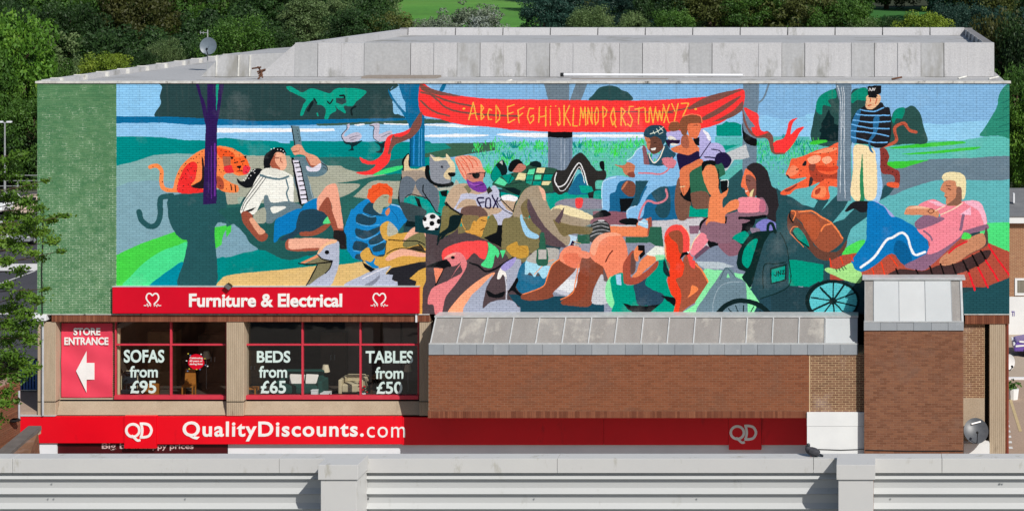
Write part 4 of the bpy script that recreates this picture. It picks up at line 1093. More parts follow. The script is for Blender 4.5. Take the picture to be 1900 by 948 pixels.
LET = '''A E 710 790 240 390|B E 815 848 260 390|C E 872 915 285 400|D E 945 995 265 415|E E 1042 1115 262 420|F E 1135 1195 280 420|G E 1225 1285 278 425
H E 1325 1395 280 430|I E 1408 1445 300 440|J E 1485 1520 290 445|K E 1535 1605 265 440|L E 1622 1670 290 445|M E 1685 1745 280 440|N E 1755 1800 285 430
O E 1812 1858 280 435|P H 178 222 275 435|Q H 250 300 285 440|R H 340 390 285 440|S H 400 455 255 450|T H 465 540 285 430|U H 548 598 290 425|V H 600 648 280 420
W H 648 712 290 400|X H 712 772 260 420|Y H 788 845 250 380|Z H 872 945 248 360'''
def paint_letters():
    c = hexc('fcb64a')
    for it in LET.replace('\n','|').split('|'):
        ch,t,x0,x1,y0,y1 = it.split(); x0,x1,y0,y1 = map(float,(x0,x1,y0,y1)); ox,oy,k = TILES[t]
        for st in FONT[ch].split('|'):
            P = np.array([float(q) for q in st.replace(',',' ').split()]).reshape(-1,2)
            P = np.c_[ox+(x0+P[:,0]/10*(x1-x0))/k, oy+(y0+P[:,1]/10*(y1-y0))/k]
            stroke(P, 2.3, c)
    for x,y in ((860,202),(1021,198),(1031,197),(1290,203)): stroke([(x,y),(x+1.2,y)], 3.6 if x in (860,1290) else 1.8, c)
def meadow():
    r = random.Random(5)
    cols = [hexc(h) for h in ('35d070','1aa07c','58e08a','0a9a8e','3fd43c','8adcd8')]
    for i in range(1500):
        x = r.uniform(870,1240) if i%3 else r.uniform(1400,1520); y = 264+abs(r.gauss(0,1))*26
        if y > 345 or (x<918 and y<282): continue
        c = cols[r.randrange(5 if i%2 else 6)]; h = r.uniform(2,6)
        stroke([(x,y),(x+r.uniform(-2,2),y-h)], r.uniform(.6,1.4), c)
    for x,y,w in ((885,275,7),(918,272,12),(970,274,9),(1000,275,8),(1090,270,14),(1110,280,12),(1155,272,16),(1180,268,20),(940,300,16),(930,310,12),(905,318,9),(1140,285,8)):
        for k in range(34):
            a = x+r.gauss(0,w*.6); b = y+r.gauss(0,4)
            stroke([(a,b),(a+r.uniform(-3,3),b-r.uniform(3,9))], 1.2, cols[r.choice((0,4,4,2))])
    for x,y in ((943,295),(1072,275),(955,275),(1460,262),(1480,270)):
        for k in range(16):
            a = r.uniform(-1,1); stroke([(x+a*4,y),(x+a*12,y-r.uniform(6,13))], 1.1, hexc('0a8a84'))
def paint_all():
    paint(MURAL_BG); paint(MURAL_LEFT); meadow(); paint(MURAL_TREE); paint(MURAL_MID); paint_letters()
    paint(MURAL_CENTRE); paint(MURAL_FRONT); paint(MURAL_FIX); paint(MURAL_RIGHT)
# ------------------------------------------------------------------ mural picture and its wall materials
canvas[:] = hexc('2a4a50'); paint_all()
lum_ = canvas.mean(2, keepdims=True); canvas *= np.clip(.72+lum_*.9, 0, 1)   # dark colours multiplied down for contrast
img = bpy.data.images.new('mural_paint', MW, MH, alpha=False)
buf = np.ones((MH, MW, 4), np.float32); buf[..., :3] = canvas[::-1]
img.pixels.foreach_set(buf.ravel()); img.update(); img.pack(); del buf
XG = X(216)                              # left of this line the wall is plain green
def mural_mat(name, joint):
    m, N, L, B = newmat(name); p = pos(N)
    mp = N.new('ShaderNodeMapping'); L.new(p, mp.inputs[0])
    w = X(MX1)-X(MX0); h = Z(MY0)-Z(MY1)
    cmb = N.new('ShaderNodeCombineXYZ'); s = N.new('ShaderNodeSeparateXYZ'); L.new(p, s.inputs[0])
    wob = mth(N, L, 'MULTIPLY', mth(N, L, 'SUBTRACT', noise(N, L, p, 5, 3), .5), .05)
    L.new(mth(N, L, 'DIVIDE', mth(N, L, 'SUBTRACT', mth(N, L, 'ADD', s.outputs[0], wob), X(MX0)), w), cmb.inputs[0])
    L.new(mth(N, L, 'DIVIDE', mth(N, L, 'SUBTRACT', mth(N, L, 'ADD', s.outputs[2], wob), Z(MY1)), h), cmb.inputs[1])
    t = N.new('ShaderNodeTexImage'); t.image = img; t.extension = 'EXTEND'; L.new(cmb.outputs[0], t.inputs[0])
    hsv = N.new('ShaderNodeHueSaturation'); L.new(t.outputs[0], hsv.inputs['Color'])
    rnd = brick_rand(N, L)
    val = mth(N, L, 'ADD', mth(N, L, 'MULTIPLY', mth(N, L, 'SUBTRACT', rnd, .5), .10), 1.0)
    brush = mth(N, L, 'MULTIPLY', mth(N, L, 'SUBTRACT', noise(N, L, p, 2.2, 5, .65), .5), .22)
    L.new(mth(N, L, 'ADD', val, brush), hsv.inputs['Value']); hsv.inputs['Saturation'].default_value = 1.0
    top_ = ramp(N, L, mth(N, L, 'DIVIDE', mth(N, L, 'SUBTRACT', s.outputs[2], 12.6), 2.2), [(.2, 0.0), (1, 1.0)])
    strk = ramp(N, L, noise(N, L, scaled(N, L, p, (3.5, 1, .22)), 2.0, 5, .7), [(.54, 0.0), (.68, 1.0)])
    fade = ramp(N, L, noise(N, L, p, .45, 6, .7), [(.55, 0.0), (.72, .12)])
    art = mixc(N, L, fade, hsv.outputs[0], (.62, .66, .66))
    art = mixc(N, L, mth(N, L, 'MULTIPLY', mth(N, L, 'MULTIPLY', top_, strk), .28), art, (.12, .13, .12))
    # plain green end bay, paler worn patches and bare white joints
    gn = noise(N, L, p, .8, 5, .7)
    green = ramp(N, L, gn, [(.3, lin('4a7852')), (.5, lin('527f58')), (.7, lin('5d8961'))])
    green = mixc(N, L, .25, green, ramp(N, L, rnd, [(0, lin('3f7450')), (1, lin('7a9c74'))]))
    if joint:
        sx = ramp(N, L, mth(N, L, 'DIVIDE', mth(N, L, 'SUBTRACT', s.outputs[2], 6.9), 8.0), [(0, .13), (.45, .09), (1, 0.0)])
        k = ramp(N, L, mth(N, L, 'ADD', noise(N, L, scaled(N, L, p, (1, 1, .8)), 2.6, 7, .85), sx), [(.53, 0.0), (.66, .85)])
        green = mixc(N, L, k, mixc(N, L, 1.0, green, (.8, .8, .8), 'MULTIPLY'), lin('dbe8d2'))
        art = mixc(N, L, 1.0, art, (.58, .60, .64), 'MULTIPLY')  # shade of the recessed joints multiplied into the mural colour
    isg = mth(N, L, 'LESS_THAN', mth(N, L, 'ADD', s.outputs[0], mth(N, L, 'MULTIPLY', wob, .5)), XG)
    c = mixc(N, L, isg, art, green)
    chip = ramp(N, L, noise(N, L, p, 26, 2), [(.75, 0.0), (.80, .8)])
    c = mixc(N, L, chip, c, mixc(N, L, 1.0, c, (.55, .55, .55), 'MULTIPLY'))
    L.new(c, B.inputs['Base Color']); B.inputs['Roughness'].default_value = .7; B.inputs['Specular IOR Level'].default_value = .03
    bump(N, L, B, noise(N, L, p, 70, 3), .25, .005)
    return m
M = {}
M['mural_brick'] = mural_mat('painted_brick', False); M['mural_joint'] = mural_mat('painted_mortar', True)
M['tower_brick'] = brickmat('red_brick', ('603f2e', '724b38', '805642', '8b5f47', '704a38'), patch='7d6052')
M['oriel_brick'] = brickmat('orange_brick', ('6b412d', '7e4b34', '8d573d', '7c4c35', 'a26c4a'), patch='735040')
M['mortar_brown'] = surf('brown_mortar', '8c6a56', '96735e', .9)
M['pale_brick'] = brickmat('brown_brick', ('674d3c', '7c5b48', '8a6852', '745644', '917260'), patch='a08c84')
M['mortar_pale'] = surf('pale_mortar', 'dcc29a', 'c8ae88', .9)
M['soldier'] = brickmat('soldier_brick', ('5e3526', '744534', '8a5640', '9a6a50'), soldier=True)
M['membrane'] = surf('roof_membrane', 'bbbbbd', 'b3b3b6', .6, sc=.9, stain=('8f8f8c', .44, 1.1), bmp=.8, fine=.22)
M['membrane2'] = surf('roof_membrane_dull', 'aeafb1', 'a5a6a8', .65, sc=.5, stain=('8d8c88', .44, .5), bmp=.06, fine=.2)
M['edge_white'] = surf('roof_edge_trim', 'dcdcd8', 'b4b2ac', .6, sc=4, stain=('6a6862', .42, 4))
M['concrete'] = surf('ribbed_concrete', 'b5a48e', 'a3927c', .9, sc=2.5, stretch=(3, 3, .5), fine=.3, stain=('8a7a68', .38, 2))
M['concrete_band'] = surf('cast_concrete', 'b2a28d', 'a08f7a', .9, sc=1.6, fine=.3, stain=('857766', .38, 1.5))
M['sign_red'] = surf('gloss_red_sign', 'd40426', 'c80424', .34, sc=.7, bmp=0, stain=('bc1028', .36, 2))
M['sign_red2'] = surf('bright_red_fascia', 'ea041e', 'dc041c', .4, sc=.6, bmp=.03, stain=('c4081c', .38, 1.5))
M['dark_red'] = surf('maroon_panel', '4a0710', '3d060d', .5, bmp=0)
M['white_sign'] = surf('white_letters', 'f4f2f0', 'e8e6e4', .4, bmp=0)
M['grey_letters'] = surf('grey_letters', 'd0b0b0', 'c4a4a4', .5, bmp=0)
M['frame_red'] = surf('red_window_frame', 'cf3c4c', 'c23446', .4, sc=5, bmp=.05)
M['vinyl'] = surf('pale_window_vinyl', 'd6e8e4', 'c6dcd8', .4, bmp=0)
M['banner'] = surf('red_banner_cloth', 'e4485e', 'dc4058', .7, sc=1.2, bmp=.1)
M['lead'] = surf('lead_flashing', 'a0a5aa', '92979d', .5, sc=1.5, stretch=(1, 1, .6), metal=0, stain=('b8bcc0', .40, 1.2))
M['lead2'] = surf('lead_flashing_blue', '979da3', '8a9097', .5, sc=1.5, metal=0, stain=('aab0b6', .38, 1.2))
M['zinc_old'] = surf('aged_glazed_panel', '94918e', '837f7c', .55, sc=1.1, stretch=(2, 1, .5), stain=('a8a49d', .46, 1.1), fine=.25)
M['zinc_rib'] = surf('pale_metal_seam', 'bfc2c4', 'aaadae', .45, sc=5, bmp=.05)
M['zinc_white'] = surf('white_roof_panel', 'b9bdbf', 'b1b5b7', .5, sc=.9, stain=('b2b5b7', .36, 1.2), bmp=.08)
M['white_paint'] = surf('white_render', 'e6e8e8', 'dcdedf', .6, sc=1, bmp=.1)
M['white_cool'] = surf('white_cladding', 'e6e8ec', 'dadde2', .5, sc=.8, bmp=.05)
M['dark'] = surf('dark_recess', '1c1917', '151312', .9, bmp=0)
M['black'] = surf('black_metal', '17181a', '0f1012', .45, bmp=0)
M['dish'] = surf('dark_grey_dish', '53575c', '484c52', .4, sc=8, bmp=0)
M['dish_blue'] = surf('blue_grey_dish', '66727d', '5c6872', .4, sc=8, bmp=0)
M['galv'] = surf('galvanised_steel', 'b4b8ba', 'a0a4a6', .4, metal=.4, bmp=.05)
M['pipe'] = surf('grey_downpipe', 'b8bcc2', 'a4a8ae', .45, bmp=0)
M['coping'] = surf('cream_coping', 'c2c2c0', 'bababa', .5, sc=.8, stain=('a5a39a', .42, 6), bmp=.06)
M['cladding'] = surf('ribbed_cladding', 'b9bbbb', 'b1b3b3', .5, sc=.7, stretch=(.4, 1, 2), stain=('a8a9a6', .38, 6), bmp=.05)
M['asphalt'] = surf('asphalt', '4a4a50', '404046', .9, sc=.35, fine=.3, bmp=.2)
M['paving'] = surf('brown_paving', 'ab9584', '9c8878', .9, sc=.5, fine=.3, stain=('8e7c6e', .4, .3))
M['ground'] = surf('earth_and_grass', '4a5a2c', '3c4a26', .95, sc=.1, fine=.3)
M['field'] = surf('mown_meadow', '4f8a26', '3f7a20', .95, sc=.02, fine=.35, stretch=(1, .3, 1))
M['road_paint'] = surf('road_marking', 'dededc', 'c8c8c6', .8, sc=3, stain=('8a8a8c', .38, 4))
M['street'] = surf('street_slabs', 'b4a594', 'a89a8a', .9, sc=.4, fine=.2)
def glass():
    m, N, L, B = newmat('window_glass'); N.remove(B); out = N['Material Output']
    t = N.new('ShaderNodeBsdfTransparent'); t.inputs[0].default_value = (.88, .9, .9, 1)
    g = N.new('ShaderNodeBsdfGlossy'); g.inputs['Roughness'].default_value = .02; g.inputs[0].default_value = (1, 1, 1, 1)
    lw_ = N.new('ShaderNodeLayerWeight'); lw_.inputs[0].default_value = .5
    fr_ = mth(N, L, 'ADD', mth(N, L, 'MULTIPLY', mth(N, L, 'POWER', lw_.outputs['Facing'], 4.0), .8), .07)
    mx = N.new('ShaderNodeMixShader'); L.new(fr_, mx.inputs[0]); L.new(t.outputs[0], mx.inputs[1]); L.new(g.outputs[0], mx.inputs[2])
    bn = N.new('ShaderNodeBump'); bn.inputs['Strength'].default_value = .06; bn.inputs['Distance'].default_value = .05
    L.new(noise(N, L, pos(N), .8, 2), bn.inputs['Height']); L.new(bn.outputs[0], g.inputs['Normal'])
    L.new(mx.outputs[0], out.inputs[0]); return m
M['glass'] = glass()
# ------------------------------------------------------------------ brickwork
def brick_cells(x0, x1, z0, z1):
    r0 = math.floor(z0/BH+1e-6); r1 = math.ceil(z1/BH-1e-6)
    for r in range(r0, r1):
        off = BW/2 if r % 2 else 0
        k0 = math.floor((x0+off)/BW); k1 = math.ceil((x1+off)/BW)
        for k in range(k0, k1):
            a = max(k*BW-off, x0)+.006; b = min((k+1)*BW-off, x1)-.006
            c = max(r*BH, z0)+.0055; d = min((r+1)*BH, z1)-.0055
            if b-a > .02 and d-c > .015: yield a, b, c, d
_br = random.Random(3)
def brick_mesh(cells, y, depth=.014, holes=()):
    mb = MB()
    for a, b, c, d in cells:
        if any(a < h[1] and b > h[0] and c < h[3] and d > h[2] for h in holes): continue
        yy = y+_br.uniform(-.002, .002); n = len(mb.v); e = .0006
        mb.v += [(a+e,yy,c+e),(b-e,yy,c+e),(b-e,yy,d-e),(a+e,yy,d-e),(a,y+depth,c),(b,y+depth,c),(b,y+depth,d),(a,y+depth,d)]
        mb.f += [(n,n+1,n+2,n+3),(n+4,n+5,n+1,n),(n+5,n+6,n+2,n+1),(n+6,n+7,n+3,n+2),(n+7,n+4,n,n+3)]
    return mb
def brick_wall(name, x0, x1, z0, z1, y, thick, mb_mat, mo_mat, parent, single=0, rec=.004):
    w = MB().box(x0, x1, y+rec, y+thick, z0, z1).build(name, mo_mat, parent)
    cells = list(brick_cells(x0, x1, z0, z1))
    if single:
        cells.sort(key=lambda c: -c[3]); own = cells[:single]; cells = cells[single:]
        proto = {}
        for a, b, c, d in own:
            key = (round(b-a, 3), round(d-c, 3))
            if key not in proto:
                mb = brick_mesh([(0, b-a, 0, d-c)], 0); me = bpy.data.meshes.new('brick'); me.from_pydata(mb.v, [], mb.f); me.materials.append(mb_mat); proto[key] = me
            o = link(bpy.data.objects.new('brick', proto[key])); attach(o, w)
            o.location = (a, y+_br.uniform(-.003, .002), c); o.matrix_parent_inverse = Matrix.Identity(4)
            o.parent = w; o.location = (a, o.location[1], c)
    brick_mesh(cells, y).build('brick', mb_mat, w, kind='stuff')
    return w
def soldier(name, x0, x1, z0, z1, y, thick, parent):
    w = MB().box(x0, x1, y+.01, y+thick, z0, z1).build(name, M['mortar_brown'], parent)
    mb = MB(); k = math.floor(x0/BH)
    while k*BH < x1:
        a = max(k*BH, x0)+.004; b = min((k+1)*BH, x1)-.004
        if b-a > .015: mb.box(a, b, y+_br.uniform(-.002, .002), y+.02, z0+.003, z1-.003)
        k += 1
    mb.build('soldier_brick', M['soldier'], w, kind='stuff'); return w
# ------------------------------------------------------------------ lettering
def text(s, x0, x1, z0, z1, y, mat, name, parent, bold=0.0, space=1.0, shear=0.0, depth=.015):
    cu = bpy.data.curves.new('t', 'FONT'); cu.body = s; cu.offset = bold; cu.shear = shear; cu.space_character = space; cu.resolution_u = 4; cu.extrude = .02
    o = bpy.data.objects.new('t', cu); scene.collection.objects.link(o)
    dg = bpy.context.evaluated_depsgraph_get(); me = bpy.data.meshes.new_from_object(o.evaluated_get(dg))
    bpy.data.objects.remove(o); bpy.data.curves.remove(cu)
    co = np.empty(len(me.vertices)*3, np.float32); me.vertices.foreach_get('co', co); co = co.reshape(-1, 3)
    mn, mx = co.min(0), co.max(0); out = np.empty_like(co)
    out[:, 0] = x0+(co[:, 0]-mn[0])/(mx[0]-mn[0])*(x1-x0)
    out[:, 2] = z0+(co[:, 1]-mn[1])/(mx[1]-mn[1])*(z1-z0)
    out[:, 1] = np.where(co[:, 2] > (mn[2]+mx[2])/2, y-depth, y)
    me.vertices.foreach_set('co', out.ravel()); me.materials.clear(); me.materials.append(mat); me.update(); me.name = name
    ob = link(bpy.data.objects.new(name, me)); attach(ob, parent); return ob
def ribbon(mb, pts, w, y, depth=.012, closed=False):
    P = np.array(pts, float); n = len(P); Lp = []; Rp = []
    for i in range(n):
        a = P[i-1] if (i > 0 or closed) else P[i]; b = P[(i+1) % n] if (i < n-1 or closed) else P[i]
        t = b-a; t = t/np.hypot(*t); nn = np.array([-t[1], t[0]])*w/2; Lp.append(P[i]+nn); Rp.append(P[i]-nn)
    rng = range(n) if closed else range(n-1)
    for i in rng:
        j = (i+1) % n; q = (Lp[i], Rp[i], Rp[j], Lp[j])
        mb.hexa([(p[0], y-depth, p[1]) for p in q], [(p[0], y, p[1]) for p in q])
def pxr(mb, pts, wpx, y, closed=False, smooth=True, depth=.012):
    p = [(a, b) for a, b in pts]
    if smooth: p = catmull(p, closed, 5)
    s = (D+y)/F; ribbon(mb, [(X(a, y), Z(b, y)) for a, b in p], wpx*s, y, depth, closed)
def qd_logo(cx, cy, y, mat, parent, s=1.0):   # ring with a tail, then a D
    mb = MB()
    th = np.linspace(0, 2*np.pi, 41)[:-1]
    pxr(mb, [(cx-11.5*s+11.8*s*math.cos(t), cy+11.3*s*math.sin(t)) for t in th], 4.6*s, y, True, False)
    pxr(mb, [(cx-14*s, cy+9*s), (cx-8*s, cy+14*s), (cx-3*s, cy+18*s), (cx+2*s, cy+17*s)], 4.2*s, y-.004)
    pxr(mb, [(cx+1*s, cy-12*s), (cx+10*s, cy-12*s), (cx+18*s, cy-9*s), (cx+22*s, cy), (cx+18*s, cy+9*s), (cx+10*s, cy+12*s), (cx+1*s, cy+12*s)], 4.6*s, y)
    pxr(mb, [(cx+3.5*s, cy-12*s), (cx+5.5*s, cy), (cx+3.5*s, cy+12*s)], 4.4*s, y-.004)
    return mb.build('emblem', mat, parent)
def heart_logo(cx, cy, y, mat, parent):
    mb = MB()
    pxr(mb, [(cx-4, cy+8), (cx-9, cy+2), (cx-11.5, cy-4), (cx-9, cy-10.5), (cx-4, cy-11.5), (cx, cy-8), (cx+4, cy-11.5), (cx+9, cy-10.5), (cx+11.5, cy-4), (cx+9, cy+2), (cx+3, cy+8)], 2.5, y)
    pxr(mb, [(cx-3, cy+8), (cx-3.5, cy+12), (cx-6, cy+9), (cx-8, cy+13), (cx-10, cy+7), (cx-12, cy+11), (cx-16, cy+10.5)], 1.5, y-.003, smooth=False)
    pxr(mb, [(cx+3, cy+8), (cx+3.5, cy+12), (cx+6, cy+9), (cx+8, cy+13), (cx+10, cy+8), (cx+12, cy+11), (cx+16, cy+10.5)], 1.5, y-.003, smooth=False)
    return mb.build('emblem', mat, parent)
# ================================================================== THE SHOP BUILDING
XL, XR = X(69), X(1873); ZT, ZB = Z(155), Z(583)
shop = thing('shop_building', 'long two storey shop with painted mural upper wall, brick bay and grey flat roof', 'building', (XL, 0, 0))
mw = brick_wall('mural_wall', XL, XR, ZB, ZT, 0, .3, M['mural_brick'], M['mural_joint'], shop)
mw['label'] = 'upper brick wall painted with a lakeside park mural and a plain green left end'
MB().box(XL-.05, XR+.05, -.04, .3, ZT, ZT+.07).build('roof_edge_trim', M['edge_white'], shop)
# thin crack and cable on the green bay
MB().tube([(X(80), -.02, Z(400)), (X(80.5), -.02, Z(440)), (X(78), -.02, Z(500)), (X(79), -.02, Z(585))], .022, 5).build('cable', M['black'], shop)
# roof slab and inner side walls
YB = 19.0
MB().box(XL, XR, .3, YB, ZT-.4, ZT-.06).build('roof', M['membrane2'], shop)
MB().box(XL, XL+.3, .3, YB, 0, ZT-.4).box(XR-.3, XR, .3, YB, 0, ZT-.4).box(XL+.3, XR-.3, YB-.3, YB, -3, ZT-.4).build('side_wall', M['tower_brick'], shop)
rnd = random.Random(11)
# bright edge upstand down the left side
lk = MB(); lk.box(XL, XL+.32, .3, YB, ZT-.06, ZT+.1); lk.build('edge_upstand', M['membrane'], shop)
for k in range(10):
    y = 1+k*1.8; MB().box(XL-.03, XL+.42, y, y+.1, ZT-.06, ZT+.125).build('membrane_lap', M['edge_white'], shop)
# raised roof block
Y1, Y2 = 4.4, 18.6; BX0, BX1 = X(548, Y1), X(1845, Y1); ZR = Z(81, Y1); ZD = ZR-.26
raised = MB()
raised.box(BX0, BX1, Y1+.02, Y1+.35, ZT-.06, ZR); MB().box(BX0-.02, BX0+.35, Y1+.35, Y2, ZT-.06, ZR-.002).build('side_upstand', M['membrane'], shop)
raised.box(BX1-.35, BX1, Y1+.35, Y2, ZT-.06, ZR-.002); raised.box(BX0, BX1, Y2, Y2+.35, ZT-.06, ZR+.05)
M['shade_and_mark'] = surf('lap_shade_and_mark', '6e6e70', '88888a', .8, sc=3, bmp=0)  # dark core in the sheet gaps paints the lap shadows; also colours water marks
rs = raised.build('raised_roof', M['shade_and_mark'], shop)
MB().box(BX0+.35, BX1-.35, Y1+.35, Y2, ZT, ZD).build('roof_deck', M['membrane2'], rs)
# lap joints: sheets of membrane dressed over the upstand, each a little proud of the next
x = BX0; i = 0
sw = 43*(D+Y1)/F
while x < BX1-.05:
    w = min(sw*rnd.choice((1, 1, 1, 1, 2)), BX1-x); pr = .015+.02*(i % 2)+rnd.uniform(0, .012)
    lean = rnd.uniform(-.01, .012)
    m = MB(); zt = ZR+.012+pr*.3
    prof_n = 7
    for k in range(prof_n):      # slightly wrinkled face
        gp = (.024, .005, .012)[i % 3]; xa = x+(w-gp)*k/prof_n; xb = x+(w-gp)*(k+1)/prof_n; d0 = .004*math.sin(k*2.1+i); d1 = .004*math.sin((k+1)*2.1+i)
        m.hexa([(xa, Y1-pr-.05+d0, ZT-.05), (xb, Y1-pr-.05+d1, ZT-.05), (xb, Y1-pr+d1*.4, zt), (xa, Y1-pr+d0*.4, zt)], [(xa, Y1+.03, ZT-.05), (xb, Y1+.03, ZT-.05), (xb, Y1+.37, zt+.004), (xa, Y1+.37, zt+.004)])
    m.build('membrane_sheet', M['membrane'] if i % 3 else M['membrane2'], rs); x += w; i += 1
x = BX0+.4
while x < BX1-.6:                 # sheets on the inner face of the rear upstand
    w = 88*(D+Y2)/F; xe = min(x+w-.05, BX1-.36)
    MB().hexa([(x, Y2-.08, ZD), (xe, Y2-.08, ZD), (xe, Y2-.02, ZR+.06), (x, Y2-.02, ZR+.06)], [(x, Y2+.37, ZD), (xe, Y2+.37, ZD), (xe, Y2+.37, ZR+.065), (x, Y2+.37, ZR+.065)]).build('membrane_sheet', M['membrane'], rs)
    x += w
for k in range(5):                # folds on the right inner face
    y = Y1+1.4+k*2.6; MB().hexa([(BX1-.44, y, ZD), (BX1-.36, y, ZD), (BX1-.34, y, ZR+.02), (BX1-.36, y, ZR+.02)], [(BX1-.42, y+.9, ZD), (BX1-.36, y+.9, ZD), (BX1-.34, y+1.6, ZR+.02), (BX1-.36, y+1.6, ZR+.02)]).build('membrane_fold', M['membrane2'], rs)
# slanted left end and the lower roof step beside it
za = Z(98, Y1); xa0, xa1 = X(376, Y1), X(512, Y1)
MB().poly([(X(478, Y1), Y1-.02, ZT-.05), (BX0+.02, Y1-.06, ZT-.05), (BX0+.02, Y1-.02, ZR)]).poly([(X(478, Y1), Y1-.02, ZT-.05), (BX0+.02, Y1-.02, ZR), (BX0+.02, Y1+6, ZR), (X(478, Y1), Y1+6, ZT-.05)]).build('roof_slope', M['membrane'], rs)
step = MB().hexa([(X(373, Y1), Y1, ZT-.05), (BX0, Y1, ZT-.05), (BX0, Y1+.1, za), (X(410, Y1), Y1+.1, za-.1)], [(X(373, Y1), Y1+5, ZT-.05), (BX0, Y1+9, ZT-.05), (BX0, Y1+9, za), (X(410, Y1), Y1+5, za-.1)]).build('roof_step', M['membrane2'], rs)
for px in (400, 441, 462):
    MB().hexa([(X(px, Y1), Y1-.03, ZT-.04), (X(px+2.2, Y1), Y1-.03, ZT-.04), (X(px+2.2, Y1), Y1+.05, za-.1), (X(px, Y1), Y1+.05, za-.1)], [(X(px, Y1), Y1+.02, ZT-.04), (X(px+2.2, Y1), Y1+.02, ZT-.04), (X(px+2.2, Y1), Y1+.15, za-.1), (X(px, Y1), Y1+.15, za-.1)]).build('membrane_lap', M['edge_white'], rs)
for k in range(9):
    q = X(560+k*140+rnd.uniform(-40, 40), 3.6); MB().box(q, q+rnd.uniform(.4, 1.6), 4.05+rnd.uniform(0, .2), 4.36, ZT-.06, ZT-.052).build('water_mark', M['shade_and_mark'] if k % 3 == 0 else M['membrane2'], shop)
# pipe, junk and stains on the roof
pp = MB().tube([(X(1045, 3.7), 3.7, Z(139, 3.7)), (X(1378, 3.7), 3.7, Z(140, 3.7))], .045, 8).build('roof_pipe', M['white_cool'])
tag(pp, 'long thin white pipe lying on the flat roof against the raised part', 'pipe')
MB().tube([(X(1040, 3.7), 3.7, Z(139, 3.7)), (X(1046, 3.7), 3.7, Z(139, 3.7))], .07, 8).build('pipe_end', M['black'], pp)
M['rust'] = surf('rusty_scrap', '6b4a3a', '4a342a', .9, bmp=0); M['stain'] = surf('roof_stain', '857c74', '938b84', .9, sc=6)
jk = thing('roof_scrap', 'small heap of rusty brown scrap on the roof left of the raised block', 'scrap', (X(483, 3), 3, ZT))
for k in range(7):
    a = rnd.uniform(0, 3); c = Vector((X(483, 3)+rnd.uniform(-.12, .12), 3+rnd.uniform(-.1, .1), ZT+.05+.05*k)); d = Vector((math.cos(a)*.16, .03, math.sin(a)*.1))
    MB().tube([c-d, c+d], .03, 5).build('scrap_piece', M['rust'], jk)
m = MB(); m.box(X(672, 3.5), X(810, 3.5), 3.4, 4.2, ZT-.06, ZT+.02); m.build('batten', M['stain'], shop)
MB().box(X(1060, 3.3), X(1240, 3.3), 3.0, 3.5, ZT-.06, ZT-.055).build('batten', M['stain'], shop)
for k, (px, yy, ln) in enumerate(((1655, 2.6, .35), (1778, 3, .3), (1835, 2.8, .35), (963, 7, .3), (934, 1.0, .25))):
    MB().tube([(X(px, yy), yy, ZT-.03 if yy < 5 else ZD+.02), (X(px, yy)+ln, yy+.2, ZT+.03 if yy < 5 else ZD+.06)], .035, 6).build('lifted_flap', M['rust'] if k == 0 else M['edge_white'], shop)
# ------------------------------------------------------------------ first floor: lintel, columns, windows
ZL0 = Z(597); ZS0, ZS1 = Z(745), Z(738)
soldier('brick_lintel', X(96), X(797), ZL0, ZB-.01, -.005, .3, shop)
soldier('brick_lintel', X(1791), X(1873), Z(601), ZB-.01, -.005, .3, shop)
MB().box(X(70), X(797), -.03, .0, ZB-.012, ZB+.012).build('drip_edge', M['edge_white'], shop)
MB().box(X(1789), X(1874), -.03, .0, ZB-.012, ZB+.012).build('drip_edge', M['edge_white'], shop)
MB().box(X(62), X(88), -.12, .3, Z(594), ZB-.015).build('bearing_block', M['white_cool'], shop, bevel=.01)
def ribbed(name, px0, px1, z0, z1, y, depth=.5, n=None):
    x0, x1 = X(px0, y), X(px1, y); n = n or max(4, int((x1-x0)/.062)); prof = []
    for k in range(n):
        a = x0+(x1-x0)*k/n; w = (x1-x0)/n
        prof += [(a, y+.009), (a+w*.2, y), (a+w*.8, y), (a+w, y+.009)]
    prof = [(x0, y+depth)]+prof+[(x1, y+depth)]
    return MB().extrude_z(prof, z0, z1).build(name, M['concrete'], shop)
for a, b, zt_, zb_ in ((69.5, 103, ZL0, Z(771)), (420, 452, ZL0, Z(771)), (778, 800, ZL0, Z(771)), (1836, 1865, Z(601), 0)):
    ribbed('concrete_column', a, b, zb_, zt_-.004, .02)
    if zb_ > 1: MB().box(X(a)-.01, X(b)+.01, .005, .3, Z(745.5), Z(744.5)).build('joint', M['dark'], shop)
MB().tube([(X(81), -.06, Z(586)), (X(81), -.06, Z(770))], .035, 8).build('downpipe', M['pipe'], shop)
MB().tube([(X(1869.5), .05, Z(603)), (X(1869.5), .05, .2)], .04, 8).build('downpipe', surf('red_brown_pipe', '8a4030', '763628', .5, bmp=0), shop)
# concrete band below the windows
MB().hexa([(X(103), .1, Z(771)), (X(797), .1, Z(771)), (X(797), .34, ZS0+.03), (X(103), .34, ZS0+.03)], [(X(103), .5, Z(771)), (X(797), .5, Z(771)), (X(797), .6, ZS0+.03), (X(103), .6, ZS0+.03)]).build('concrete_band', M['concrete_band'], shop)
brick_wall('brick_infill', X(103, .42), X(213, .42), Z(740, .42), ZL0+.1, .42, .2, M['pale_brick'], M['mortar_pale'], shop)
brick_wall('brick_infill', X(1787, .14), X(1827, .14), Z(738, .14), Z(601)+.05, .14, .2, M['pale_brick'], M['mortar_pale'], shop)
MB().box(X(1787, .1), X(1827, .1), .1, .5, 0, Z(738, .1)-.01).build('concrete_panel', M['concrete_band'], shop)
MB().box(X(1827, .4), X(1836, .4), .55, .6, 0, Z(601)).build('recess', M['dark'], shop)
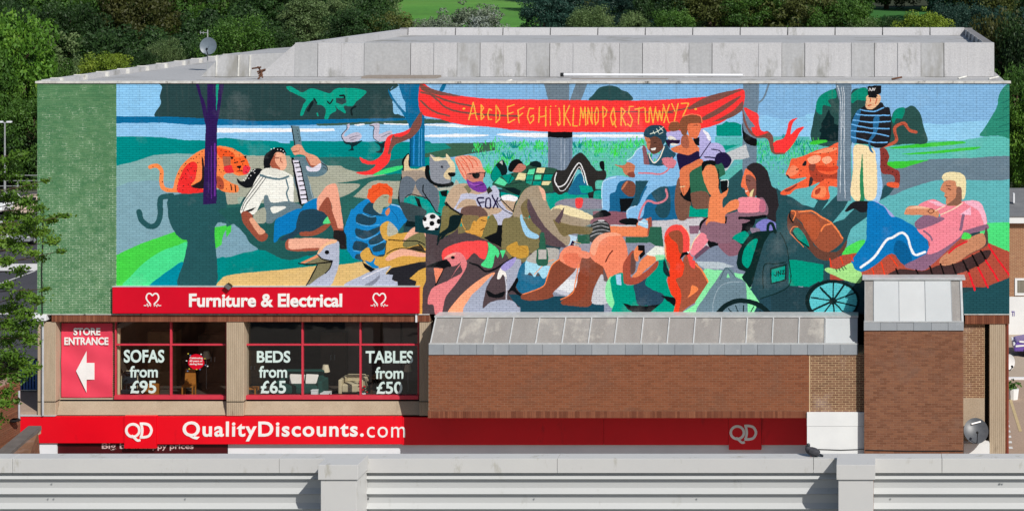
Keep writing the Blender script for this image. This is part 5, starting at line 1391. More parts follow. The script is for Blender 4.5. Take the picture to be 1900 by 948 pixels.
# windows
def window(px0, px1, mull, words):
    y = .3; x0, x1 = X(px0, y), X(px1, y); z0, z1 = Z(740, y), ZL0+.02; t = .028
    w = thing('window', None, None, (x0, y, z0)) ; del w['label']; attach(w, shop)
    w.location = (0, 0, 0); w.matrix_parent_inverse = Matrix.Translation(-Vector(shop.location))
    def fr(name, *a): MB().box(*a).build(name, M['frame_red'], w, bevel=.004)
    fr('sill', x0, x1, y-.06, y+.12, z0, z0+.13); fr('frame', x0, x0+.04, y, y+.1, z0+.13, z1)
    fr('frame', x1-.04, x1, y, y+.1, z0+.13, z1)
    ms = [X(q, y) for q in mull]; zt_ = Z(639.5, y)
    for q in ms: fr('mullion', q-t, q+t, y-.012, y+.1, z0+.131, z1)
    xs = [x0+.04]+ms+[x1-.04]
    for i in range(len(xs)-1):
        a = xs[i]+(t if i else 0); b = xs[i+1]-(t if i < len(ms) else 0)
        fr('transom', a, b, y, y+.09, zt_-.027, zt_+.027)
        for c, d in ((z0+.13, zt_-.027), (zt_+.027, z1)):
            MB().poly([(a, y+.05, c), (b, y+.05, c), (b, y+.05, d), (a, y+.05, d)]).build('pane', M['glass'], w)
    for s, a, b, c, d in words:
        text(s, X(a, y), X(b, y), Z(d, y), Z(c, y), y+.045, M['vinyl'], 'lettering', w, bold=.024 if s.isupper() else .02)
    return w
w1 = window(213, 421, (317,), (('SOFAS', 229, 304, 649, 673), ('from', 240, 292, 679, 700.5), ('£95', 241, 289, 706, 730)))
w2 = window(452, 777, (561, 668.5), (('BEDS', 476, 538, 651, 673), ('from', 480, 532, 679, 701), ('£65', 483, 530, 706, 730), ('TABLES', 678, 766, 651, 674), ('from', 696, 748, 681, 703), ('£50', 698, 746, 708, 731)))
st = thing('window_sticker', 'round red celebration sticker with confetti on the sofa window glass', 'sticker', (X(362, .3), .34, Z(672, .3)))
sk = MB(); th = np.linspace(0, 2*np.pi, 25)[:-1]
sk.poly([(X(364+15*math.cos(t)*(1+.05*math.sin(5*t)), .34), .342, Z(671+14.5*math.sin(t), .34)) for t in th]); sk.build('disc', M['sign_red'], st)
for k, (s, yy) in enumerate((('Celebrating', 664), ('60 years of', 669.5), ('saving lives', 675))):
    text(s, X(352, .34), X(376, .34), Z(yy+2.5, .34), Z(yy-2, .34), .336, M['white_sign'], 'lettering', st, bold=.02, depth=.003)
cf = [surf('confetti_%s' % n, h, h, .6, bmp=0) for n, h in (('yellow', 'c0b040'), ('blue', '5a78a0'), ('white', 'd8d8d8'))]
for k, (a, b) in enumerate(((348, 655), (352, 658), (345, 668), (350, 683), (347, 687), (372, 656), (379, 664), (380, 676), (384, 678), (363.5, 684), (370, 684))):
    MB().box(X(a, .34), X(a+2.4, .34), .338, .341, Z(b+2, .34), Z(b, .34)).build('confetti', cf[k % 3], st)
# room behind the glass
rx0, rx1, rz0, rz1 = X(213, .4), X(777, .4), Z(744, .4), ZL0+.1
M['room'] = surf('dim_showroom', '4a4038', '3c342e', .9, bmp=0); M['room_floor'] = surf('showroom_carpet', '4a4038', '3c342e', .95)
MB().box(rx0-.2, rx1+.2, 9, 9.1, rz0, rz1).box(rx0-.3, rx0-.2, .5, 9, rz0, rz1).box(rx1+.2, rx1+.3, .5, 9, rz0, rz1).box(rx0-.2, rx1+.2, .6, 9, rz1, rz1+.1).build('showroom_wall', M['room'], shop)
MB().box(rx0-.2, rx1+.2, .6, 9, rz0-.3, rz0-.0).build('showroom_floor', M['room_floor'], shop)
zf = rz0
M['cream'] = surf('cream_fabric', 'cdbf9f', 'bcae90', .9); M['oak'] = surf('orange_wood', 'b0702c', '9a5f24', .6, sc=4, stretch=(1, 1, 6))
M['green_sofa'] = surf('dark_green_fabric', '1d4a44', '183e3a', .9); M['white_cloth'] = surf('white_linen', 'e6e0da', 'd6cec8', .9)
M['navy'] = surf('dark_blue_upholstery', '242830', '1e2228', .8)
cur = thing('curtain', 'cream curtain panel hanging behind the left edge of the sofa window', 'curtain', (X(219, .7), .7, zf))
prof = [(X(215.5, .5)+k*.018, .47+.03*math.sin(k*1.1)) for k in range(11)]
MB().extrude_z(prof, zf, rz1-.4).build('cloth', M['cream'], cur); MB().tube([(X(213, .5), .5, rz1-.38), (X(230, .5), .5, rz1-.38)], .02, 6).build('rail', M['black'], cur)
def chair_at(px, y, w, h, mat, label, cat='armchair', back=.45, group=None):
    t = thing('armchair', label, cat, (X(px, y), y, zf)); a = X(px, y)-w/2; b = a+w
    MB().box(a+.12, b-.12, y-.3, y+.35, zf+.15, zf+.42).build('seat', mat, t, bevel=.04)
    MB().box(a+.1, b-.1, y+.3, y+.5, zf+.3, zf+h).build('backrest', mat, t, bevel=.05)
    for q in (a, b-.12): MB().box(q, q+.12, y-.3, y+.45, zf+.1, zf+.58).build('armrest', mat, t, bevel=.03)
    for q in (a+.05, b-.1):
        for r in (y-.25, y+.38): MB().box(q, q+.05, r, r+.05, zf, zf+.11).build('leg', M['oak'], t)
    return t
chair_at(655, 1.3, .85, .62, M['cream'], 'cream armchair on the showroom floor behind the middle pane of the bed window')
t = thing('wing_chair', 'dark high backed chair with pale piping behind the sofa price lettering', 'chair', (X(244, 1.0), 1.0, zf)); a, b = X(228, 1), X(258, 1)
MB().box(a, b, .9, 1.1, zf+.2, zf+.9).build('backrest', M['navy'], t, bevel=.09)
MB().box(a+.02, b-.02, .75, .9, zf+.15, zf+.3).build('seat', M['navy'], t, bevel=.03)
MB().tube([(a, .88, zf+.15), (a, .88, zf+.8), (a+.1, .88, zf+.92), (b-.1, .88, zf+.92), (b, .88, zf+.8), (b, .88, zf+.15)], .014, 6).build('piping', M['cream'], t)
for q in (a+.03, b-.08): MB().box(q, q+.05, .8, .85, zf, zf+.16).build('leg', M['oak'], t)
t = thing('side_chair', 'orange wooden chair standing below the round red sticker', 'chair', (X(348, 1.2), 1.2, zf)); a, b = X(339, 1.2), X(360, 1.2)
MB().box(a, b, 1.1, 1.4, zf+.3, zf+.37).build('seat', M['oak'], t); MB().hexa([(a, 1.35, zf+.37), (b, 1.35, zf+.37), (b-.04, 1.42, zf+.85), (a+.02, 1.42, zf+.85)], [(a, 1.39, zf+.37), (b, 1.39, zf+.37), (b-.04, 1.46, zf+.85), (a+.02, 1.46, zf+.85)]).build('backrest', M['oak'], t)
for q in (a, b-.04):
    for r in (1.1, 1.36): MB().box(q, q+.04, r, r+.04, zf, zf+.3).build('leg', M['oak'], t)
t = thing('bedside_cabinet', 'small wooden cabinet beside the dark chair in the sofa window', 'cabinet', (X(282, 1), 1, zf)); a, b = X(272, 1), X(293, 1)
MB().box(a, b, .8, 1.2, zf+.04, zf+.42).build('carcass', M['oak'], t, bevel=.01); MB().box(a+.02, b-.02, .79, .8, zf+.24, zf+.40).build('drawer', M['oak'], t); MB().box(a+.02, b-.02, .79, .8, zf+.06, zf+.22).build('drawer', M['oak'], t)
t = thing('sofa_bed', 'dark green sofa below the bed price lettering', 'sofa', (X(560, 1.2), 1.2, zf)); a, b = X(516, 1.2), X(602, 1.2)
MB().box(a+.15, b-.15, .9, 1.6, zf+.12, zf+.4).build('seat', M['green_sofa'], t, bevel=.05); MB().box(a+.1, b-.1, 1.5, 1.75, zf+.3, zf+.8).build('backrest', M['green_sofa'], t, bevel=.07)
for q in (a, b-.17): MB().box(q, q+.17, .9, 1.7, zf+.05, zf+.55).build('armrest', M['green_sofa'], t, bevel=.05)
for k, (q, r) in enumerate(((536, 562), (566, 586))):
    tag(MB().hexa([(X(q, 1.2), 1.2, zf+.4), (X(r, 1.2), 1.2, zf+.4), (X(r+3*k, 1.2), 1.38, zf+.68), (X(q-2, 1.2), 1.38, zf+.7)], [(X(q, 1.2), 1.34, zf+.4), (X(r, 1.2), 1.34, zf+.4), (X(r, 1.2), 1.48, zf+.66), (X(q, 1.2), 1.48, zf+.68)]).build('cushion', M['white_cloth'], None, bevel=.03), ('white cushion propped at the left end of the green sofa', 'white cushion lying over the right arm of the green sofa')[k], 'cushion', 'white cushions on the green sofa')
def small_table(px0, px1, h, mat, label):
    t = thing('side_table', label, 'table', (X((px0+px1)/2, 1), 1, zf)); a, b = X(px0, 1), X(px1, 1)
    MB().box(a, b, .8, 1.15, zf+h-.035, zf+h).build('table_top', mat, t)
    for q in (a, b-.04):
        for r in (.8, 1.11): MB().box(q, q+.04, r, r+.04, zf, zf+h-.035).build('leg', mat, t)
    return t
small_table(457, 478, .33, M['oak'], 'low orange wooden bench in the left corner of the bed window')
small_table(597, 613, .17, M['white_paint'], 'tiny white framed side table between the green sofa and cream armchair')
t = thing('white_box', 'white ribbed storage box standing before the green sofa', 'box', (X(584, .8), .8, zf)); MB().box(X(578, .8), X(589, .8), .75, .9, zf, zf+.26).build('carcass', M['white_paint'], t); MB().box(X(577.5, .8), X(589.5, .8), .74, .91, zf+.26, zf+.29).build('lid', M['white_paint'], t)
t = thing('potted_flowers', 'pot of red flowers beside the right mullion of the bed window', 'plant', (X(674, .9), .9, zf)); MB().tube([(X(674, .9), .9, zf), (X(674, .9), .9, zf+.15)], [.06, .09], 8).build('pot', M['white_paint'], t)
m = MB(); m2 = MB()
for k in range(26):
    c = Vector((X(674, .9)+rnd.gauss(0, .07), .9+rnd.gauss(0, .05), zf+.28+rnd.gauss(0, .08))); (m if k % 2 else m2).box(c.x-.02, c.x+.02, c.y-.02, c.y+.02, c.z-.02, c.z+.02)
m.build('flowers', M['sign_red2'], t); m2.build('leaves', M['green_sofa'], t)
# deeper showroom clutter
M['pine'] = surf('pine_wood', '8a6a48', '76583a', .6, sc=3, stretch=(1, 1, 6)); M['walnut'] = surf('dark_wood', '4a3528', '3c2a20', .6, sc=3)
M['mauve'] = surf('mauve_wallpaper', '85706a', '76625e', .9, sc=2); M['lampglow'] = surf('lamp_shade_cloth', 'd8cbb0', 'c8baa0', .8)
pt = thing('partition', 'mauve brown display partition behind the table price lettering', 'partition', (X(715, 3.5), 3.5, zf)); MB().box(X(640, 3.5), X(775, 3.5), 3.5, 3.6, zf, rz1-.1).build('panel', M['mauve'], pt)
for q in (X(668, 3.4), X(705, 3.4), X(742, 3.4)): MB().box(q, q+.05, 3.44, 3.5, zf, rz1-.1).build('batten', M['walnut'], pt)
def wardrobe(px, y, w, hh, mat, label, nm='wardrobe'):
    t = thing(nm, label, nm.replace('_', ' '), (X(px, y), y, zf)); a = X(px, y)-w/2
    MB().box(a, a+w, y, y+.5, zf, zf+hh).build('carcass', mat, t, bevel=.01)
    for k in range(2):
        d = MB().box(a+.03+k*w/2, a+w/2-.02+k*w/2, y-.02, y-.002, zf+.06, zf+hh-.06).build('door', mat, t)
        MB().box(a+w/2+(-.08 if k == 0 else .05), a+w/2+(-.05 if k == 0 else .08), y-.05, y-.021, zf+hh*.45, zf+hh*.55).build('handle', M['galv'], d)
wardrobe(300, 2.6, 1.0, 1.9, M['pine'], 'pine wardrobe deep in the showroom behind the red window mullion')
wardrobe(396, 3.0, 1.1, 1.7, M['walnut'], 'dark wardrobe deep in the showroom at the right of the sofa window')
wardrobe(618, 3.2, .9, 1.75, M['walnut'], 'dark wardrobe behind the middle pane of the bed window')
wardrobe(470, 2.8, .7, 1.2, M['pine'], 'short pine cabinet behind the left pane of the bed window', 'tall_cabinet')
def lamp(px, y, hh, label):
    t = thing('floor_lamp', label, 'lamp', (X(px, y), y, zf)); x = X(px, y)
    MB().tube([(x, y, zf), (x, y, zf+.03)], .14, 12).build('base', M['black'], t); MB().tube([(x, y, zf), (x, y, zf+hh)], .012, 6).build('stem', M['galv'], t); MB().tube([(x, y, zf+hh-.05), (x, y, zf+hh+.2)], [.15, .09], 12).build('lamp_shade', M['lampglow'], t)
lamp(604, 1.7, .75, 'small pale shaded lamp right of the green sofa'); lamp(383, 2.0, 1.15, 'pale shaded floor lamp in the right half of the sofa window'); lamp(757, 1.6, .8, 'pale shaded lamp in the far right corner of the bed window')
wt = thing('dining_table', 'brown dining table behind the table price lettering', 'table', (X(715, 1.7), 1.7, zf)); a, b_ = X(690, 1.7), X(745, 1.7)
MB().box(a, b_, 1.4, 2.1, zf+.5, zf+.54).build('table_top', M['walnut'], wt)
for q in (a+.03, b_-.09):
    for r_ in (1.43, 2.0): MB().box(q, q+.06, r_, r_+.06, zf, zf+.5).build('leg', M['walnut'], wt)
vs = MB().tube([(X(708, 1.6), 1.6, zf+.541), (X(708, 1.6), 1.6, zf+.62), (X(708, 1.6), 1.6, zf+.7)], [.04, .07, .03], 10).build('vase', M['white_cloth']); tag(vs, 'small white vase standing on the brown dining table', 'vase')
for k in range(5):
    m = MB(); xk = X(240+k*110, 2.0); m.tube([(xk, 2.0, rz1), (xk, 2.0, rz1-.18)], .015, 6); m.tube([(xk, 2.0, rz1-.18), (xk, 1.9, rz1-.3)], .05, 8); m.build('track_spotlight', M['galv'], shop)
# banner on the left infill
bn = thing('hanging_banner', 'red cloth banner with STORE ENTRANCE and a white left arrow', 'banner', (X(160, .36), .36, Z(738, .36)))
nx, nz = 24, 30; m = MB(); bx0, bx1, bz0, bz1 = X(113, .33), X(208, .33), Z(737, .33), Z(600, .33)
for j in range(nz+1):
    for i in range(nx+1):
        u, v = i/nx, j/nz; sag = .02*math.sin(u*math.pi)*(v < .98)
        m.v.append((bx0+(bx1-bx0)*u, .37-.02*math.sin(u*9+v*4)*math.sin(v*math.pi)*.8-.012*math.sin(v*17+u*5), bz0+(bz1-bz0)*v-sag*(1-v)*.5))
for j in range(nz):
    for i in range(nx): a = j*(nx+1)+i; m.f.append((a, a+1, a+nx+2, a+nx+1))
m.build('cloth', M['banner'], bn, smooth=True)
text('STORE', X(136, .33), X(186, .33), Z(622, .33), Z(608, .33), .342, M['white_sign'], 'lettering', bn, bold=.035, depth=.004)
text('ENTRANCE', X(119, .33), X(201, .33), Z(640, .33), Z(625.5, .33), .342, M['white_sign'], 'lettering', bn, bold=.035, depth=.004)
ap = [(141, 687), (160.5, 651), (160.5, 673), (175, 673), (175, 704), (160.5, 704), (160.5, 728)]
MB().hexa([(X(a, .33), .338, Z(b, .33)) for a, b in ((160.5, 673.01), (175, 673.01), (175, 704), (160.5, 704))], [(X(a, .33), .342, Z(b, .33)) for a, b in ((160.5, 673.01), (175, 673.01), (175, 704), (160.5, 704))]).poly([(X(a, .33), .338, Z(b, .33)) for a, b in ((141, 688), (160.48, 728), (160.48, 651))]).build('arrow', M['white_sign'], bn)
# ------------------------------------------------------------------ signs
fs = thing('furniture_sign', 'long red box sign reading Furniture & Electrical between two white hearts', 'shop sign', (X(208), -.14, Z(581)))
MB().box(X(208.5, -.14), X(777.5, -.14), -.14, -.002, Z(581.5, -.14), Z(532.5, -.14)).build('sign_box', M['sign_red'], fs, bevel=.008)
MB().box(X(208, -.14), X(778, -.14), -.15, -.002, Z(532.5, -.14), Z(531, -.14)).build('top_trim', M['zinc_rib'], fs)
text('Furniture & Electrical', X(351, -.14), X(635, -.14), Z(569.5, -.14), Z(544.5, -.14), -.143, M['white_sign'], 'lettering', fs, bold=.03)
heart_logo(283, 556, -.143, M['white_sign'], fs); heart_logo(704, 556, -.143, M['white_sign'], fs)
fl = thing('floodlight', 'small black floodlight perched on top of the furniture sign', 'floodlight', (X(423, -.2), -.2, Z(531)))
MB().hexa([(X(416, -.25), -.3, Z(528)), (X(425, -.25), -.3, Z(535)), (X(429, -.25), -.2, Z(531)), (X(420, -.25), -.2, Z(524))], [(X(417, -.25), -.15, Z(527)), (X(426, -.25), -.15, Z(534)), (X(430, -.25), -.08, Z(530)), (X(421, -.25), -.08, Z(523))]).build('lamp_head', M['black'], fl); MB().tube([(X(423, -.2), -.15, Z(529)), (X(423, -.2), -.05, Z(532))], .02, 6).build('bracket', M['black'], fl)
MB().box(X(771, -.05), X(774, -.05), -.07, -.02, Z(597), Z(581)).build('cable_bracket', M['white_cool'], shop)
YS = -.02
qs = thing('fascia_sign', 'long red fascia sign reading QualityDiscounts.com along the ground floor', 'shop sign', (X(35), YS, Z(825)))
for k, (a, b) in enumerate(((29, 230.5), (291, 746), (746.5, 1120), (1120.5, 1352), (1413.5, 1499))):
    MB().box(X(a, YS), X(b, YS), YS, .09, Z(821.5 if a < 200 else 823.5 if a < 700 else 825, YS), Z(772.5 if a < 700 else 774, YS)).build('fascia_panel', M['sign_red2'], qs)
for a, b, c, d in ((231, 290.5, 831, 771), (1352.5, 1413, 833.5, 774.5)):
    MB().box(X(a, YS), X(b, YS), YS-.035, .09, Z(c, YS), Z(d, YS)).build('emblem_panel', M['sign_red2'], qs, bevel=.006)
qd_logo(258.5, 798, YS-.04, M['white_sign'], qs, 1.03); qd_logo(1380, 802, YS-.04, M['white_sign'], qs, 1.03)
text('QualityDiscounts.', X(339, YS), X(675, YS), Z(818, YS), Z(781, YS), YS-.002, M['white_sign'], 'lettering', qs, bold=.022, space=1.12)
text('com', X(681, YS), X(752, YS), Z(811, YS), Z(791, YS), YS-.002, M['white_sign'], 'lettering', qs, bold=-.002, space=1.12)
MB().box(X(30), X(103), -.04, .3, Z(771.5), Z(770)).build('sign_capping', M['zinc_rib'], qs)
# ground floor under the fascia
MB().box(X(420), X(1500), .15, .3, 0, Z(826)).box(X(72), X(104), .05, .3, 0, Z(822)).build('white_shopfront', M['white_cool'], shop)
dp = MB().box(X(104), X(419), .12, .3, 0, Z(822)).build('maroon_window_panel', M['dark_red'], shop)
text('Big brands', X(189, .1), X(282, .1), Z(835.5, .1), Z(821, .1), .112, M['grey_letters'], 'lettering', dp, bold=.015)
text('Happy prices', X(262, .1), X(359, .1), Z(835.5, .1), Z(822, .1), .108, M['grey_letters'], 'lettering', dp, bold=.015)
MB().box(X(104), X(797), .3, .4, 0, ZS0).build('ground_floor_wall', M['dark'], shop)
MB().box(X(797), X(1873)-.3, .31, .4, 0, ZB).build('ground_floor_wall', M['dark'], shop)
# ------------------------------------------------------------------ brick bay (oriel)
YO = -1.4
bay = brick_wall('brick_bay', X(795, YO), X(1501.5, YO), Z(762, YO), Z(656, YO), YO, 1.39, M['oriel_brick'], M['mortar_brown'], shop)
brick_wall('brick_bay', X(1503, YO), X(1604, YO), Z(775, YO), Z(656, YO), YO, 1.39, M['pale_brick'], M['mortar_pale'], shop)
MB().box(X(1501.5, YO), X(1503, YO), YO+.004, YO+1.39, Z(775, YO), Z(656, YO)).build('movement_joint', M['mortar_pale'], bay)
soldier('soldier_course', X(794, YO), X(1501.4, YO), Z(775, YO), Z(762, YO)-.003, YO-.012, 1.4, shop)
yt = -.62
def slope_piece(mb, p0, p1, zb, zt_, yb, yt_, proud=0., th=.04):
    a = X(p0, yb); b = X(p1, yb)
    q = [(a, yb-proud, zb), (b, yb-proud, zb), (b, yt_-proud, zt_), (a, yt_-proud, zt_)]
    mb.hexa(q, [(x_, y_+th, z_) for x_, y_, z_ in q]); return mb
zo0, zo1 = Z(638, YO)+.0, Z(588, yt)
MB().poly([(X(797, YO), YO, zo0), (X(797, YO), yt, zo1), (X(797, YO), 0, zo1), (X(797, YO), 0, zo0)]).poly([(X(1592, YO), YO, zo0), (X(1592, YO), 0, zo0), (X(1592, YO), 0, zo1), (X(1592, YO), yt, zo1)]).poly([(X(797, YO), yt, zo1-.02), (X(1592, YO), yt, zo1-.02), (X(1592, YO), 0, zo1-.02), (X(797, YO), 0, zo1-.02)]).build('bay_roof', M['lead'], shop)
pitch = 48.75; seams = [799+pitch*i for i in range(16)]
xs = [799+pitch*i for i in range(16)]+[1531]
for i in range(16):
    slope_piece(MB(), max(xs[i], 799.2), min(xs[i]+pitch, 1531), zo0+.01, zo1-.01, YO+.02, yt, 0).build('glazed_panel', M['zinc_old'], shop)
slope_piece(MB(), 1531, 1591, zo0+.01, zo1-.01, YO+.02, yt, 0.005).build('white_roof_panel', M['zinc_white'], shop)
for q in xs: slope_piece(MB(), q-1.1, q+1.1, zo0+.005, zo1, YO+.02, yt, .045, .05).build('standing_seam', M['zinc_rib'], shop)
MB().box(X(796, YO), X(1592, YO), yt-.05, .0, zo1-.01, zo1+.05).build('ridge_flashing', M['zinc_rib'], shop)
MB().box(X(796, YO), X(1592, YO), YO-.03, YO+.06, zo0-.01, zo0+.03).build('eaves_bar', M['zinc_rib'], shop)
x = 796
while x < 1590:
    w = min(rnd.uniform(28, 34), 1592-x)
    if 1592-x-w < 8: w = 1592-x
    MB().hexa([(X(x, YO), YO-.02-rnd.uniform(0, .02), Z(657.5, YO)), (X(x+w-.6, YO), YO-.02-rnd.uniform(0, .02), Z(657.5, YO)), (X(x+w-.6, YO), YO-.03, zo0-.01), (X(x, YO), YO-.03, zo0-.01)],
        [(X(x, YO), YO+.3, Z(657.5, YO)), (X(x+w-.6, YO), YO+.3, Z(657.5, YO)), (X(x+w-.6, YO), YO+.3, zo0-.01), (X(x, YO), YO+.3, zo0-.01)]).build('lead_sheet', (M['lead'], M['lead2'])[rnd.randrange(2)], shop); x += w
# ------------------------------------------------------------------ stair tower
YT = -1.72; tx0, tx1 = X(1603.5, YT), X(1787.5, YT)
tw = brick_wall('stair_tower', tx0, tx1, 0, Z(612, YT), YT, 1.7, M['tower_brick'], M['mortar_brown'], shop, single=300)
yt2 = -.6; zt0, zt1 = Z(597, YT), Z(518.5, yt2)
def tslope(p0, p1, name, mat, proud=0, th=.05): slope_piece(MB(), p0, p1, zt0, zt1, YT+.02, yt2, proud, th).build(name, mat, shop)
tslope(1604, 1621, 'roof_panel', M['zinc_old']); tslope(1621.6, 1668.5, 'roof_panel', M['zinc_white'], .02); tslope(1669, 1717.6, 'roof_panel', surf('grey_white_panel', 'bec1c2', 'b6b9ba', .5, sc=1.1, stain=('b8b8b8', .4, 1.4), bmp=.1), .012)
tslope(1718.2, 1766.5, 'roof_panel', M['zinc_white'], .022); tslope(1767.2, 1783.6, 'roof_panel', M['zinc_old']); tslope(1784.2, 1788, 'roof_panel', M['zinc_rib'], .02)
for q in (1604.5, 1621.3, 1668.8, 1717.9, 1766.9, 1784): tslope(q-.5, q+.5, 'standing_seam', M['galv'], .035)
MB().poly([(tx0, YT, zt0), (tx0, yt2, zt1), (tx0, 0, zt1), (tx0, 0, zt0)]).poly([(tx1, YT, zt0), (tx1, 0, zt0), (tx1, 0, zt1), (tx1, yt2, zt1)]).build('tower_cheek', M['lead'], shop)
MB().box(X(1600, yt2), X(1791, yt2), yt2-.09, .0, zt1-.01, zt1+.06).build('tower_capping', M['zinc_rib'], shop, bevel=.01)
for a, b in ((1603, 1633.5), (1634, 1664), (1664.5, 1695), (1695.5, 1728), (1728.5, 1759), (1759.5, 1788)):
    MB().box(X(a, YT), X(b, YT), YT-.03-rnd.uniform(0, .015), YT+.3, Z(612.5, YT), zt0-.005).build('lead_sheet', M['lead'] if a != 1695.5 else M['lead2'], shop)
MB().box(X(1603, YT), X(1788, YT), YT-.05, YT+.1, zt0-.004, zt0+.02).build('eaves_bar', M['zinc_rib'], shop)
MB().tube([(tx0+.05, YT-.02, Z(834, YT)), (X(1690, YT), YT-.02, Z(836, YT)), (tx1, YT-.02, Z(835.5, YT))], .015, 5).build('cable', M['black'], shop)
# white lobby box below the bay
YW = -1.46
wb = MB().box(X(1497.5, YW), tx0-.004, YW, .0, 0, Z(790, YW)-.01).build('white_lobby', M['white_paint'], shop)
MB().box(X(1497.3, YW), tx0-.004, YW-.008, .0, Z(790, YW), Z(764.5, YW)).build('white_lobby', M['white_paint'], shop)
MB().tube([(X(1500, YW), YW-.02, Z(832, YW)), (X(1560, YW), YW-.02, Z(834, YW)), (tx0, YW-.02, Z(832.5, YW))], .012, 5).build('cable', M['black'], shop)
MB().box(X(1788, -.2), X(1836, -.2), -.25, .2, 0, Z(822, -.2)).build('white_box_housing', M['white_paint'], shop)
# ------------------------------------------------------------------ satellite dishes
def dish(name, label, px, py, y, rpx, mat, az, el, base, mast=None):
    t = thing(name, label, 'satellite dish', base); s = (D+y)/F; r = rpx*s; c = Vector((X(px, y), y, Z(py, y)))
    n = Vector((math.sin(az)*math.cos(el), -math.cos(az)*math.cos(el), math.sin(el))); u = n.cross(Vector((0,0,1))).normalized(); v = u.cross(n)
    m = MB(); rings = 7; seg = 28
    for sd in (0, 1):
        n0 = len(m.v)
        for i in range(rings+1):
            q = i/rings
            for k in range(seg):
                a = 2*math.pi*k/seg; p = c+(u*math.cos(a)+v*math.sin(a)*1.08)*r*q+n*(.22*r*q*q-.02*sd*r-.16*r); m.v.append(tuple(p))
        for i in range(rings):
            for k in range(seg):
                k2 = (k+1) % seg; f = (n0+i*seg+k, n0+i*seg+k2, n0+(i+1)*seg+k2, n0+(i+1)*seg+k); m.f.append(f if sd else f[::-1])
    m.build('reflector', mat, t, smooth=True)
    tip = c+n*r*1.0-v*r*.55
    MB().tube([c-v*r*1.0, c-v*r*1.05+n*r*.2, tip], .018, 6).build('arm', M['black'], t)
    MB().tube([tip, tip+(c-tip)*.22], [.035, .045], 8).build('receiver', M['black'], t)
    MB().tube([c-n*r*.2, c-n*r*.55-v*r*.15], .05, 8).build('bracket', M['black'], t)
    if mast: MB().tube([Vector(q) for q in mast], .022, 8).build('mast', M['galv'], t)
    return t, c, n, u, v, r
t, c, n, u, v, r = dish('satellite_dish', 'dark grey satellite dish on the wall right of the brick tower', 1811, 799, -.45, 23, M['dish'], .05, .62, (X(1811, -.1), -.1, Z(815)), [(X(1806, -.3), -.25, Z(816)), (X(1806, 0), .25, Z(818))])
p = c+u*r*-.05+v*r*.45+n*r*.08
MB().hexa([tuple(p+u*.16+v*.02+n*.0), tuple(p-u*.16+v*.1), tuple(p-u*.16+v*.15), tuple(p+u*.16+v*.07)], [tuple(p+u*.16+v*.02-n*.01), tuple(p-u*.16+v*.1-n*.01), tuple(p-u*.16+v*.15-n*.01), tuple(p+u*.16+v*.07-n*.01)]).build('maker_plate', M['white_sign'], t)
dish('satellite_dish', 'blue grey satellite dish on a mast above the left roof edge', 386.5, 86, 8, 15, M['dish_blue'], .15, .15, (X(386, 8), 8, ZT), [(X(385, 8.2), 8.2, ZT-.05), (X(385.3, 8.2), 8.2, Z(56, 8.2))])
ae = MB().tube([(X(371, 8.2), 8.2, Z(61, 8.2)), (X(386, 8.2), 8.2, Z(61.5, 8.2))], .012, 5).tube([(X(372, 8.2), 8.2, Z(58, 8.2)), (X(372, 8.2), 8.2, Z(64, 8.2))], .01, 5).tube([(X(377, 8.2), 8.2, Z(59, 8.2)), (X(377, 8.2), 8.2, Z(64, 8.2))], .01, 5).build('aerial', M['galv']); tag(ae, 'thin metal aerial on the mast above the roof dish', 'aerial')
t, *_ = dish('satellite_dish', 'pale white dish half hidden behind the right corner of the shop', 1871, 672, 4, 14, surf('white_dish', 'dcdcdc', 'c8c8c8', .5, bmp=0), .5, .1, (X(1868, 4), 4, 8), None)
# ================================================================== ROOFTOP PARAPET IN FRONT
YP = -42.0
par = thing('parapet', 'pale ribbed metal rooftop parapet with two posts across the bottom of the view', 'parapet', (X(0, YP), YP, 12))
cz0, cz1 = Z(877, YP), Z(850.5, YP)
js = [-700, 23, 518, 1034, 1509.5, 1748, 2500]
for a, b in zip(js, js[1:]):
    MB().box(X(a, YP), X(b, YP)-.004, YP, YP+.19, cz0, cz1).build('coping_piece', M['coping'], par, bevel=.003)
# ribbed cladding: sharp ridges whose upper flank faces the sky
prof = []; z = cz0-.002; per = .1515
prof.append((YP+.062, z)); z -= .015
while z > 11.6:
    prof += [(YP+.062, z), (YP+.016, z-.048), (YP+.06, z-.069)]; z -= per
for a, b in ((-700, 597), (676, 1556), (1621, 2500)):
    MB().extrude_x(prof, X(a, YP), X(b, YP)).build('ribbed_sheet', M['cladding'], par)
rv = MB(); yq = YP+.05
for k in range(26):
    px = rnd.choice((90, 340, 680, 985, 1290, 1650, 1730, 1860))+rnd.uniform(-6, 6); zz = cz0-.015-per*rnd.randrange(0, 4)-.11
    rv.box(X(px, YP)-.006, X(px, YP)+.006, yq, yq+.01, zz-.006, zz+.006)
rv.build('rivets', M['galv'], par, kind='stuff')
for c0, c1, b0, b1 in ((590, 664, 594, 660), (1552, 1624, 1555.5, 1620.5)):
    yc = YP-.36; k = 1.0
    MB().box(X(b0, yc), X(b1, yc), yc+.02, YP+.05, 11.6, Z(889.5, yc)-.003).build('post', M['coping'], par, bevel=.003)
    MB().box(X(c0, yc), X(c1, yc), yc, YP-.002, Z(889.5, yc), Z(862, yc)).build('post_cap', M['coping'], par, bevel=.003)
hk = MB().tube([(X(1596, -42.1), -42.1, cz1+.005), (X(1600, -42.1), -42.15, cz1+.02), (X(1615, -42.1), -42.15, cz1+.008)], .004, 5).build('wire_tie', M['galv'], par)
deck = MB().box(-40, 40, -75, YP+.15, 11.2, 11.6).build('roof_deck', surf('grey_roof_deck', '8c8c8a', '7c7c7a', .9, sc=.5)); tag(deck, kind='structure')
